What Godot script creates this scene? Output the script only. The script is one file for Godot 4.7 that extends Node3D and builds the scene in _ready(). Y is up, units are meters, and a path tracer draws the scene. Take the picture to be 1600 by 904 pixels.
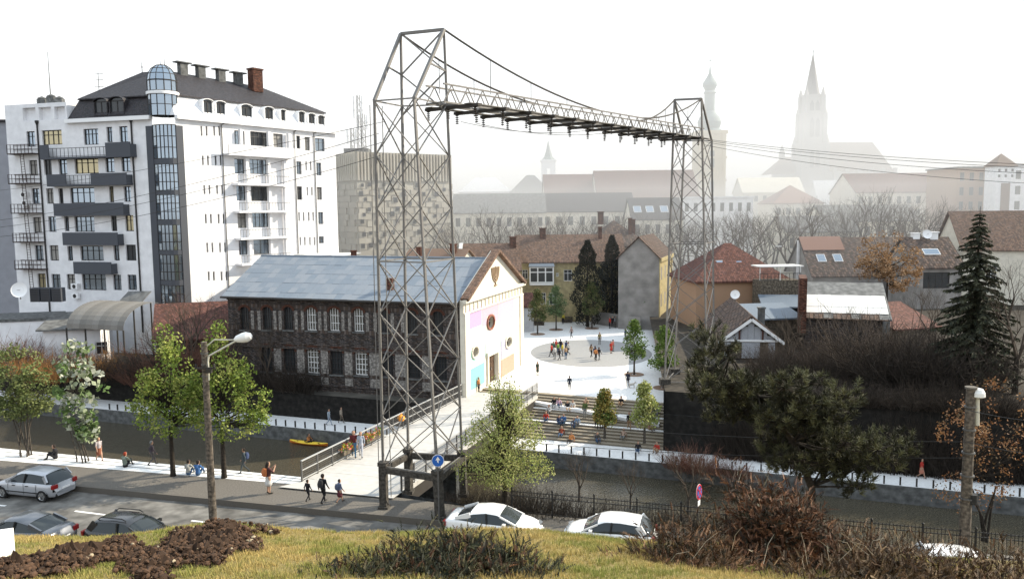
extends Node3D
# A river bank in a hazy town: footbridge and steel gantry over the water, an old mill, a white apartment block, a bright plaza.
# y = 0 is the near pavement; the camera stands on a grassy hill above it.
const CH := 14.7
const FOC := 1250.0
var eye_basis: Basis
var rng := RandomNumberGenerator.new()
var mats := {}
var texs := {}
var used := {}

class B:
	var v := PackedVector3Array()
	var n := PackedVector3Array()
	var u := PackedVector2Array()
	var c := PackedColorArray()
	var i := PackedInt32Array()
	var col := Color(1, 1, 1)
	var tinted := false
	func quad(a: Vector3, b: Vector3, cc: Vector3, d: Vector3, out := Vector3.ZERO) -> void:
		var nn := (cc - a).cross(d - b)
		if nn.length_squared() < 1e-16: return
		nn = nn.normalized()
		var k := v.size()
		var w := a.distance_to(b)
		var h := a.distance_to(d)
		v.append_array([a, b, cc, d])
		u.append_array([Vector2(0, 0), Vector2(w, 0), Vector2(w, h), Vector2(0, h)])
		c.append_array([col, col, col, col])
		if out != Vector3.ZERO and nn.dot(out) < 0.0:
			nn = -nn
			i.append_array([k, k + 1, k + 2, k, k + 2, k + 3])
		else:
			i.append_array([k, k + 2, k + 1, k, k + 3, k + 2])
		n.append_array([nn, nn, nn, nn])
	func tri(a: Vector3, b: Vector3, cc: Vector3, out := Vector3.ZERO) -> void:
		var nn := (b - a).cross(cc - a)
		if nn.length_squared() < 1e-16: return
		nn = nn.normalized()
		var k := v.size()
		v.append_array([a, b, cc])
		var e := (b - a).normalized()
		var f := nn.cross(e)
		u.append_array([Vector2.ZERO, Vector2(a.distance_to(b), 0), Vector2((cc - a).dot(e), (cc - a).dot(f))])
		c.append_array([col, col, col])
		if out != Vector3.ZERO and nn.dot(out) < 0.0:
			nn = -nn
			i.append_array([k, k + 1, k + 2])
		else:
			i.append_array([k, k + 2, k + 1])
		n.append_array([nn, nn, nn])
	# a box from its centre and three half axes
	func hex(o: Vector3, x: Vector3, y: Vector3, z: Vector3) -> void:
		quad(o + x - y - z, o + x + y - z, o + x + y + z, o + x - y + z, x)
		quad(o - x - y - z, o - x + y - z, o - x + y + z, o - x - y + z, -x)
		quad(o - x + y - z, o + x + y - z, o + x + y + z, o - x + y + z, y)
		quad(o - x - y - z, o + x - y - z, o + x - y + z, o - x - y + z, -y)
		quad(o - x - y + z, o + x - y + z, o + x + y + z, o - x + y + z, z)
		quad(o - x - y - z, o + x - y - z, o + x + y - z, o - x + y - z, -z)
	func box(o: Vector3, s: Vector3, yaw := 0.0) -> void:
		var q := Basis(Vector3.UP, yaw)
		hex(o, q.x * s.x * 0.5, q.y * s.y * 0.5, q.z * s.z * 0.5)
	func bar(p: Vector3, q: Vector3, w: float, h := -1.0, up := Vector3.UP) -> void:
		if h < 0.0: h = w
		var d := q - p
		if d.length() < 1e-5: return
		var s := d.cross(up)
		if s.length() < 1e-3 * d.length(): s = d.cross(Vector3(1, 0, 0.13))
		s = s.normalized()
		hex((p + q) * 0.5, d * 0.5, s.cross(d).normalized() * h * 0.5, s * w * 0.5)
	func tube(p: Vector3, q: Vector3, r0: float, r1 := -1.0, k := 6, caps := false) -> void:
		if r1 < 0.0: r1 = r0
		var d := (q - p)
		if d.length() < 1e-6: return
		d = d.normalized()
		var s := d.cross(Vector3.UP if absf(d.y) < 0.9 else Vector3.RIGHT).normalized()
		var t := d.cross(s)
		var b0 := v.size()
		var len := p.distance_to(q)
		for a in k + 1:
			var g := TAU * a / k
			var m := s * cos(g) + t * sin(g)
			v.append_array([p + m * r0, q + m * r1])
			n.append_array([m, m])
			u.append_array([Vector2(float(a) / k, 0), Vector2(float(a) / k, len)])
			c.append_array([col, col])
		for a in k:
			var e := b0 + a * 2
			i.append_array([e, e + 1, e + 2, e + 1, e + 3, e + 2])
		if caps:
			for a in k:
				var g0 := TAU * a / k
				var g1 := TAU * (a + 1) / k
				tri(q, q + (s * cos(g0) + t * sin(g0)) * r1, q + (s * cos(g1) + t * sin(g1)) * r1, d)
				tri(p, p + (s * cos(g0) + t * sin(g0)) * r0, p + (s * cos(g1) + t * sin(g1)) * r0, -d)
	func path(ps: Array, r: float, k := 5, r1 := -1.0) -> void:
		for a in ps.size() - 1:
			var f0 := float(a) / (ps.size() - 1)
			var f1 := float(a + 1) / (ps.size() - 1)
			var e := r if r1 < 0 else r1
			tube(ps[a], ps[a + 1], lerpf(r, e, f0), lerpf(r, e, f1), k, a == 0 or a == ps.size() - 2)
	# profile: [radius, height] pairs turned about a vertical axis
	func lathe(prof: Array, o: Vector3, k := 16, ax := Vector3.UP, smooth := true, turn := 0.0) -> void:
		var s := ax.cross(Vector3.RIGHT if absf(ax.x) < 0.9 else Vector3.FORWARD).normalized()
		var t := ax.cross(s)
		for a in k:
			var g0 := TAU * a / k + turn
			var g1 := TAU * (a + 1) / k + turn
			var m0 := s * cos(g0) + t * sin(g0)
			var m1 := s * cos(g1) + t * sin(g1)
			for j in prof.size() - 1:
				var r0: float = prof[j][0]
				var y0: float = prof[j][1]
				var r1: float = prof[j + 1][0]
				var y1: float = prof[j + 1][1]
				var before := v.size()
				var out := (m0 + m1) * (y1 - y0) - ax * (r1 - r0) * 2.0
				if r0 < 1e-4: tri(o + ax * y0, o + m0 * r1 + ax * y1, o + m1 * r1 + ax * y1, out)
				elif r1 < 1e-4: tri(o + m0 * r0 + ax * y0, o + m1 * r0 + ax * y0, o + ax * y1, out)
				else: quad(o + m0 * r0 + ax * y0, o + m1 * r0 + ax * y0, o + m1 * r1 + ax * y1, o + m0 * r1 + ax * y1, out)
				if smooth:
					for w in range(before, v.size()):
						var rad := v[w] - o
						rad -= ax * rad.dot(ax)
						if rad.length() > 1e-5:
							var sl := Vector2(y1 - y0, -(r1 - r0)).normalized()
							n[w] = (rad.normalized() * sl.x + ax * sl.y).normalized()
	# flat polygon (convex, in order) pushed along e
	func slab(ps: Array, e: Vector3) -> void:
		var mid := Vector3.ZERO
		for p in ps: mid += p
		mid /= ps.size()
		for k in ps.size():
			var a: Vector3 = ps[k]
			var b: Vector3 = ps[(k + 1) % ps.size()]
			quad(a, b, b + e, a + e, (a + b) * 0.5 - mid)
			if k > 0 and k < ps.size() - 1:
				tri(ps[0], a, b, -e)
				tri(ps[0] + e, a + e, b + e, e)
	func mesh(o := Vector3.ZERO) -> ArrayMesh:
		var m := ArrayMesh.new()
		if v.is_empty(): return m
		if o != Vector3.ZERO:
			for k in v.size(): v[k] -= o
		var a := []
		a.resize(Mesh.ARRAY_MAX)
		a[Mesh.ARRAY_VERTEX] = v
		a[Mesh.ARRAY_NORMAL] = n
		a[Mesh.ARRAY_TEX_UV] = u
		if tinted: a[Mesh.ARRAY_COLOR] = c
		a[Mesh.ARRAY_INDEX] = i
		m.add_surface_from_arrays(Mesh.PRIMITIVE_TRIANGLES, a)
		return m

# ---------- the lens: a pixel of the 1600 x 904 picture gives a direction ----------
func ray(px: float, py: float) -> Vector3:
	return eye_basis * Vector3((px - 800.0) / FOC, -(py - 452.0) / FOC, -1.0)
func G(px: float, py: float, h := 0.0) -> Vector3:       # where the ray meets the level h
	var d := ray(px, py)
	return Vector3(0, CH, 0) + d * ((h - CH) / d.y)
func D(px: float, py: float, z: float) -> Vector3:       # the ray at z metres ahead
	var d := ray(px, py)
	return Vector3(0, CH, 0) + d * (z / -d.z)
func onplane(px: float, py: float, o: Vector3, nn: Vector3) -> Vector3:
	var d := ray(px, py)
	var e := Vector3(0, CH, 0)
	return e + d * ((o - e).dot(nn) / d.dot(nn))
func flat(p: Vector3, h: float) -> Vector3:
	return Vector3(p.x, h, p.z)

# ---------- materials ----------
func noise_tex(key: String, freq: float, lo: float, hi: float, oct := 4, size := 512, cell := false) -> ImageTexture:
	if texs.has(key): return texs[key]
	var f := FastNoiseLite.new()
	f.seed = hash(key) % 10000
	f.noise_type = FastNoiseLite.TYPE_CELLULAR if cell else FastNoiseLite.TYPE_SIMPLEX_SMOOTH
	f.frequency = freq
	f.fractal_octaves = oct
	var im := f.get_seamless_image(size, size)
	im.convert(Image.FORMAT_RGB8)
	var dat := im.get_data()
	var lut := PackedByteArray()
	lut.resize(256)
	for k in 256: lut[k] = int(clampf(lerpf(lo, hi, k / 255.0), 0, 1) * 255)
	for k in dat.size(): dat[k] = lut[dat[k]]
	var t := ImageTexture.create_from_image(Image.create_from_data(size, size, false, Image.FORMAT_RGB8, dat))
	texs[key] = t
	return t
func bump_tex(key: String, freq: float, strength: float, oct := 4, size := 512) -> ImageTexture:
	if texs.has(key): return texs[key]
	var f := FastNoiseLite.new()
	f.seed = hash(key) % 10000
	f.frequency = freq
	f.fractal_octaves = oct
	var im := f.get_seamless_image(size, size)
	im.convert(Image.FORMAT_RGBA8)
	im.bump_map_to_normal_map(strength)
	var t := ImageTexture.create_from_image(im)
	texs[key] = t
	return t
# rows of pieces too small to pick apart: courses of brick or roof tile, cell by cell, each with a tone of its own
func course_tex(key: String, cols: int, rows: int, joint: float, shift: float, spread: float, joint_tone: float, size := 512) -> ImageTexture:
	if texs.has(key): return texs[key]
	var r := RandomNumberGenerator.new()
	r.seed = hash(key)
	var im := Image.create(size, size, false, Image.FORMAT_RGB8)
	im.fill(Color(joint_tone, joint_tone, joint_tone))
	var cw := float(size) / cols
	var chh := float(size) / rows
	for y in rows:
		for x in cols:
			var t := 1.0 - spread * r.randf()
			var hue := r.randf_range(-0.05, 0.05) * spread * 2.0
			var x0 := int(x * cw + (shift * cw if y % 2 else 0.0))
			var w := int(cw * (1.0 - joint))
			var col := Color(clampf(t + hue, 0, 1), t * 0.98, clampf(t - hue, 0, 1))
			im.fill_rect(Rect2i(x0, int(y * chh), mini(w, size - x0), int(chh * (1.0 - joint * cw / chh)) ), col)
			if x0 + w > size: im.fill_rect(Rect2i(0, int(y * chh), x0 + w - size, int(chh * (1.0 - joint * cw / chh))), col)
	var tx := ImageTexture.create_from_image(im)
	texs[key] = tx
	return tx
func mat(key: String, r := 0.5, g := 0.5, b := 0.5, rough := 0.8, opt := {}) -> StandardMaterial3D:
	if mats.has(key): return mats[key]
	var m := StandardMaterial3D.new()
	m.resource_name = key
	var k := 0.8 if maxf(r, maxf(g, b)) < 0.7 or opt.has("tint") else 1.0
	m.albedo_color = Color(r * k, g * k, b * k).linear_to_srgb()
	m.roughness = rough
	m.metallic = opt.get("metal", 0.0)
	m.metallic_specular = opt.get("spec", 0.4)
	if opt.has("tint"): m.vertex_color_use_as_albedo = true
	if opt.has("tex"):
		m.albedo_texture = opt.tex
		var s: float = opt.get("scale", 1.0)
		m.uv1_scale = Vector3(s, s, s)
		if not opt.get("uv", false):
			m.uv1_triplanar = true
			m.uv1_world_triplanar = true
	if opt.has("bump"):
		m.normal_enabled = true
		m.normal_texture = opt.bump
		m.normal_scale = opt.get("depth", 1.0)
		if not opt.has("tex"):
			var s: float = opt.get("scale", 1.0)
			m.uv1_scale = Vector3(s, s, s)
			m.uv1_triplanar = true
			m.uv1_world_triplanar = true
	if opt.has("alpha"):
		m.transparency = BaseMaterial3D.TRANSPARENCY_ALPHA
		m.albedo_color.a = opt.alpha
	if opt.has("back"):
		m.backlight_enabled = true
		m.backlight = Color(opt.back, opt.back, opt.back)
	m.cull_mode = BaseMaterial3D.CULL_DISABLED
	mats[key] = m
	return m

# ---------- things, parts, the setting ----------
func numbered(s: String) -> String:
	used[s] = used.get(s, -1) + 1
	return s if used[s] == 0 else "%s_%03d" % [s, used[s]]
func thing(called: String, label: String, category: String, at := Vector3.ZERO, group := "") -> Node3D:
	var o := Node3D.new()
	o.name = numbered(called)
	add_child(o, true)
	o.position = at
	o.set_meta("label", label)
	o.set_meta("category", category)
	if group != "": o.set_meta("group", group)
	return o
func where_is(p: Node) -> Vector3:
	var o := Vector3.ZERO
	while p is Node3D and p != self:
		o += p.position
		p = p.get_parent()
	return o
func part(called: String, b: B, m: Material, parent: Node3D) -> MeshInstance3D:
	var o := MeshInstance3D.new()
	o.name = called
	o.mesh = b.mesh(where_is(parent))
	o.material_override = m
	parent.add_child(o, true)
	return o
func solo(called: String, b: B, m: Material, label: String, category: String, group := "", at := Vector3.ZERO) -> MeshInstance3D:
	var o := MeshInstance3D.new()
	o.name = numbered(called)
	o.mesh = b.mesh(at)
	o.material_override = m
	add_child(o, true)
	o.position = at
	o.set_meta("label", label)
	o.set_meta("category", category)
	if group != "": o.set_meta("group", group)
	return o
func ground_piece(called: String, b: B, m: Material, kind := "structure") -> MeshInstance3D:
	var o := MeshInstance3D.new()
	o.name = numbered(called)
	o.mesh = b.mesh()
	o.material_override = m
	add_child(o, true)
	o.set_meta("kind", kind)
	return o

# ---------- walls with openings, windows ----------
# an upright face from o, along r (unit) for w metres and up for h; holes are [s, y, w, h]; each is a real recess
func facade(b: B, o: Vector3, r: Vector3, w: float, h: float, holes: Array, nn: Vector3, deep := 0.22) -> void:
	var xs := [0.0, w]
	var ys := [0.0, h]
	for q in holes:
		for e in [q[0], q[0] + q[2]]:
			if e > 0 and e < w: xs.append(e)
		for e in [q[1], q[1] + q[3]]:
			if e > 0 and e < h: ys.append(e)
	xs.sort()
	ys.sort()
	for a in xs.size() - 1:
		if xs[a + 1] - xs[a] < 1e-4: continue
		for d in ys.size() - 1:
			if ys[d + 1] - ys[d] < 1e-4: continue
			var mx: float = (xs[a] + xs[a + 1]) * 0.5
			var my: float = (ys[d] + ys[d + 1]) * 0.5
			var open := false
			for q in holes:
				if mx > q[0] and mx < q[0] + q[2] and my > q[1] and my < q[1] + q[3]:
					open = true
					break
			if open: continue
			b.quad(o + r * xs[a] + Vector3.UP * ys[d], o + r * xs[a + 1] + Vector3.UP * ys[d], o + r * xs[a + 1] + Vector3.UP * ys[d + 1], o + r * xs[a] + Vector3.UP * ys[d + 1], nn)
	for q in holes:
		var p0: Vector3 = o + r * q[0] + Vector3.UP * q[1]
		var p1: Vector3 = p0 + r * q[2]
		var up: Vector3 = Vector3.UP * q[3]
		var e := -nn * (deep + 0.06)
		b.quad(p0, p1, p1 + e, p0 + e, Vector3.UP)
		b.quad(p0 + up, p1 + up, p1 + up + e, p0 + up + e, Vector3.DOWN)
		b.quad(p0, p0 + up, p0 + up + e, p0 + e, r)
		b.quad(p1, p1 + up, p1 + up + e, p1 + e, -r)
# window: frame bars with panes behind; o is the lower left corner on the wall face
func window(parent: Node3D, o: Vector3, r: Vector3, w: float, h: float, nn: Vector3, cols: int, rows: int, fm: Material, gm: Material, deep := 0.22, t := 0.07) -> void:
	var b := B.new()
	var q := o - nn * (deep - 0.03)
	var up := Vector3.UP
	b.hex(q + r * w * 0.5 + up * t * 0.5, r * w * 0.5, up * t * 0.5, nn * 0.03)
	b.hex(q + r * w * 0.5 + up * (h - t * 0.5), r * w * 0.5, up * t * 0.5, nn * 0.03)
	b.hex(q + r * t * 0.5 + up * h * 0.5, r * t * 0.5, up * (h * 0.5 - t), nn * 0.03)
	b.hex(q + r * (w - t * 0.5) + up * h * 0.5, r * t * 0.5, up * (h * 0.5 - t), nn * 0.03)
	for k in range(1, cols):
		b.hex(q + r * (w * k / cols) + up * h * 0.5, r * t * 0.4, up * (h * 0.5 - t), nn * 0.025)
	for k in range(1, rows):
		var yy := h * (0.68 if rows == 2 else float(k) / rows)
		b.hex(q + r * w * 0.5 + up * yy, r * (w * 0.5 - t), up * t * 0.4, nn * 0.022)
	var f := part("window", b, fm, parent)
	var g := B.new()
	var e := o - nn * deep
	g.quad(e + r * 0.02, e + r * (w - 0.02), e + r * (w - 0.02) + up * h, e + r * 0.02 + up * h, nn)
	part("pane", g, gm, f)
# pixel rectangles on an upright plane -> [s, y, w, h] from o along r
func px_holes(list: Array, o: Vector3, r: Vector3, nn: Vector3) -> Array:
	var res := []
	for q in list:
		var ym: float = (q[1] + q[3]) * 0.5
		var xm: float = (q[0] + q[2]) * 0.5
		var a := (onplane(q[0], ym, o, nn) - o).dot(r)
		var c := (onplane(q[2], ym, o, nn) - o).dot(r)
		var y0 := onplane(xm, q[3], o, nn).y - o.y
		var y1 := onplane(xm, q[1], o, nn).y - o.y
		res.append([minf(a, c), y0, absf(c - a), y1 - y0])
	return res

func _ready() -> void:
	rng.seed = 4711
	eye_basis = Basis.from_euler(Vector3(-atan(127.0 / FOC), 0, 0)) * Basis(Vector3(0, 0, 1), -0.01)
	var cam := Camera3D.new()
	cam.name = "camera"
	add_child(cam)
	cam.transform = Transform3D(eye_basis, Vector3(0, CH, 0))
	cam.fov = rad_to_deg(2.0 * atan(452.0 / FOC))
	cam.near = 0.1
	cam.far = 4000.0
	cam.current = true
	var we := WorldEnvironment.new()
	we.name = "environment"
	var env := Environment.new()
	env.background_mode = Environment.BG_SKY
	var sky := Sky.new()
	var sm := ProceduralSkyMaterial.new()
	sm.sky_top_color = Color(0.86, 0.92, 0.98)
	sm.sky_horizon_color = Color(1.0, 1.0, 1.0)
	sm.sky_curve = 0.25
	sm.ground_bottom_color = Color(0.35, 0.33, 0.3)
	sm.ground_horizon_color = Color(1.0, 1.0, 1.0)
	sm.sun_angle_max = 0.0
	sm.sky_energy_multiplier = 1.0
	sky.sky_material = sm
	env.sky = sky
	env.tonemap_mode = Environment.TONE_MAPPER_LINEAR
	env.tonemap_exposure = 1.6
	env.sdfgi_enabled = true
	env.ssao_enabled = true
	env.ssil_enabled = true
	env.volumetric_fog_enabled = true
	env.volumetric_fog_density = 0.0
	we.environment = env
	add_child(we)
	var sun := DirectionalLight3D.new()
	sun.name = "sun"
	add_child(sun)
	var to_sun := Vector3(0.88, 0.60, -0.30).normalized()
	sun.look_at_from_position(to_sun * 50.0, Vector3.ZERO, Vector3.UP)
	sun.light_energy = 1.6
	sun.light_color = Color(1.0, 0.95, 0.86)
	sun.light_angular_distance = 0.6
	sun.shadow_enabled = true
	setup_materials()
	build_ground()
	build_steps()
	build_mill()
	build_apartment()
	build_sheds()
	build_panel_block()
	build_yellow_houses()
	build_right_houses()
	build_far_town()
	build_gantry()
	build_bridge()
	build_street_furniture()
	build_cars()
	build_trees()
	build_foreground()
	build_people()
	build_wires()
	build_haze(env)

func setup_materials() -> void:
	var grain := noise_tex("grain", 0.05, 0.72, 1.0, 5)
	var blotch := noise_tex("blotch", 0.012, 0.55, 1.0, 5)
	var speck := noise_tex("speck", 0.16, 0.6, 1.0, 3)
	var streak := noise_tex("streak", 0.02, 0.35, 1.0, 6)
	mat("asphalt", 0.21, 0.19, 0.165, 0.9, {tex = grain, scale = 0.35})
	mat("road", 0.31, 0.295, 0.27, 0.9, {tex = blotch, scale = 0.12})
	mat("paint_white", 0.75, 0.74, 0.72, 0.7)
	mat("kerb", 0.2, 0.18, 0.155, 0.9, {tex = grain, scale = 0.8})
	mat("plaza", 0.82, 0.815, 0.8, 0.8, {tex = noise_tex("pale", 0.03, 0.9, 1.0), scale = 0.2})
	mat("plaza_disc", 0.43, 0.425, 0.415, 0.85, {tex = noise_tex("pale", 0.03, 0.9, 1.0), scale = 0.2})
	mat("concrete", 0.25, 0.255, 0.25, 0.9, {tex = blotch, scale = 0.3})
	mat("concrete_dark", 0.14, 0.15, 0.155, 0.9, {tex = streak, scale = 0.25})
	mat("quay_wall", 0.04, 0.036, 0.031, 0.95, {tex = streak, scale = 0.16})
	mat("earth", 0.085, 0.07, 0.052, 1.0, {tex = blotch, scale = 0.2})
	mat("town_ground", 0.17, 0.155, 0.13, 1.0, {tex = blotch, scale = 0.05})
	mat("bed", 0.08, 0.07, 0.05, 1.0)
	mat("step_wood", 0.5, 0.43, 0.33, 0.85, {tex = grain, scale = 0.6})
	mat("hill_grass", 0.46, 0.36, 0.13, 1.0, {tex = noise_tex("turf", 0.06, 0.45, 1.0, 5), scale = 0.5})
	mat("grass_blade", 1, 1, 1, 0.9, {tint = true, back = 0.5})
	mat("soil", 0.07, 0.04, 0.024, 1.0, {tex = speck, scale = 0.8})
	mat("water", 0.17, 0.147, 0.1, 0.06, {tex = noise_tex("silt", 0.05, 0.45, 1.0, 5), bump = bump_tex("ripple", 0.03, 5.0, 5), scale = 0.31, depth = 0.8, spec = 0.5})
	mat("steel", 0.2, 0.195, 0.19, 0.55, {tex = grain, scale = 0.7, metal = 0.35})
	mat("steel_dark", 0.07, 0.062, 0.055, 0.7, {tex = grain, scale = 0.9, metal = 0.2})
	mat("black_iron", 0.02, 0.02, 0.02, 0.6)
	mat("white_wall", 0.82, 0.82, 0.835, 0.85, {tex = noise_tex("render", 0.01, 0.9, 1.0, 5), scale = 0.15})
	mat("white_trim", 0.8, 0.8, 0.8, 0.8)
	mat("charcoal_panel", 0.085, 0.092, 0.108, 0.75)
	mat("slate", 0.07, 0.066, 0.07, 0.65, {tex = course_tex("slate", 24, 32, 0.06, 0.5, 0.35, 0.4), scale = 0.25, uv = true})
	mat("glass", 0.36, 0.43, 0.5, 0.06, {metal = 0.8})
	mat("glass_painted_reflection", 0.5, 0.44, 0.28, 0.1, {metal = 0.6})  # yellow reflections painted into the pane colour
	mat("curtain_glass", 0.34, 0.33, 0.31, 0.25)
	mat("glass_dark", 0.06, 0.065, 0.07, 0.1, {metal = 0.3})
	mat("dark_frame", 0.035, 0.032, 0.032, 0.6)
	mat("white_frame", 0.75, 0.75, 0.74, 0.6)
	mat("brick_dark", 0.15, 0.127, 0.11, 0.95, {tex = course_tex("brick", 16, 32, 0.1, 0.5, 0.5, 0.55), scale = 0.26, uv = true})
	mat("brick_red", 0.22, 0.1, 0.065, 0.95, {tex = course_tex("brick", 16, 32, 0.1, 0.5, 0.5, 0.55), scale = 0.26, uv = true})
	mat("plaster_old", 0.52, 0.48, 0.44, 0.95, {tex = noise_tex("peel", 0.03, 0.3, 1.1, 5), scale = 0.25})
	mat("cream_plaster", 0.74, 0.69, 0.58, 0.9, {tex = noise_tex("render", 0.01, 0.9, 1.0, 5), scale = 0.2})
	mat("yellow_plaster", 0.69, 0.57, 0.3, 0.9, {tex = noise_tex("stain", 0.02, 0.72, 1.0, 5), scale = 0.12})
	mat("grey_plaster", 0.42, 0.395, 0.37, 0.95, {tex = noise_tex("stains", 0.012, 0.7, 1.02, 5), scale = 0.08})
	mat("tile_brown", 0.25, 0.165, 0.115, 0.9, {tex = course_tex("tiles", 20, 16, 0.1, 0.0, 0.3, 0.5), scale = 0.22, uv = true})
	mat("tile_red", 0.21, 0.1, 0.075, 0.9, {tex = course_tex("tiles", 20, 16, 0.1, 0.0, 0.3, 0.5), scale = 0.22, uv = true})
	mat("tile_old", 0.2, 0.145, 0.11, 0.95, {tex = course_tex("tiles_big", 10, 8, 0.14, 0.0, 0.4, 0.42), scale = 0.28, uv = true})
	mat("sheet_white", 0.72, 0.71, 0.68, 0.6, {tex = noise_tex("render", 0.01, 0.9, 1.0, 5), scale = 0.3})
	mat("sheet_grey", 0.3, 0.3, 0.29, 0.7, {tex = blotch, scale = 0.2})
	mat("sheet_blue", 0.25, 0.3, 0.36, 0.5, {tex = grain, scale = 0.3})
	mat("boards", 0.3, 0.25, 0.19, 0.95, {tex = streak, scale = 0.3})
	mat("orange_wall", 0.44, 0.28, 0.18, 0.9)
	mat("bark", 0.085, 0.068, 0.052, 1.0, {tex = streak, scale = 0.6})
	mat("bark_pale", 0.2, 0.17, 0.14, 1.0, {tex = streak, scale = 0.8})
	mat("twig", 0.1, 0.078, 0.06, 1.0)
	mat("leaf", 1, 1, 1, 0.75, {tint = true, back = 0.7})
	mat("needle", 1, 1, 1, 0.7, {tint = true, back = 0.25})
	mat("body", 1, 1, 1, 0.85, {tint = true})
	mat("pole_concrete", 0.3, 0.25, 0.2, 0.95, {tex = streak, scale = 0.5})
	mat("lamp_white", 0.75, 0.75, 0.73, 0.4)
	mat("rubber", 0.02, 0.02, 0.021, 0.85)
	mat("chrome", 0.5, 0.5, 0.5, 0.25, {metal = 0.9})

# a sheet over a polygon given in order (convex)
func sheet(ps: Array) -> B:
	var b := B.new()
	for k in range(1, ps.size() - 1): b.tri(ps[0], ps[k], ps[k + 1], Vector3.UP)
	return b
func along(a: Vector3, b: Vector3, t: float) -> Vector3: return a + (b - a) * t

var kerb_a: Vector3
var kerb_b: Vector3
var prom_a: Vector3
var prom_b: Vector3
var prom_back: Vector3
var prom_dir: Vector3
func hill_h(x: float, z: float) -> float:      # z metres ahead of the camera
	var h: float
	if z < 13.0: h = 12.6 - 4.0 * z / 13.0
	elif z < 19.0: h = 8.6 - (z - 13.0) * 0.3133
	else:
		var q := z - 19.0
		h = 6.72 - q * 0.30 - q * q * 0.06
	h -= 0.08 * maxf(x - 0.5, 0.0) * clampf(z / 13.0, 0, 1)
	h += 0.22 * exp(-pow((x + 7.6) / 1.6, 2.0) - pow((z - 19.0) / 2.5, 2.0))
	h += 0.05 * sin(x * 0.9 + z * 0.4) + 0.04 * sin(x * 0.37 - z * 1.1)
	return maxf(h, -0.6)

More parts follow.
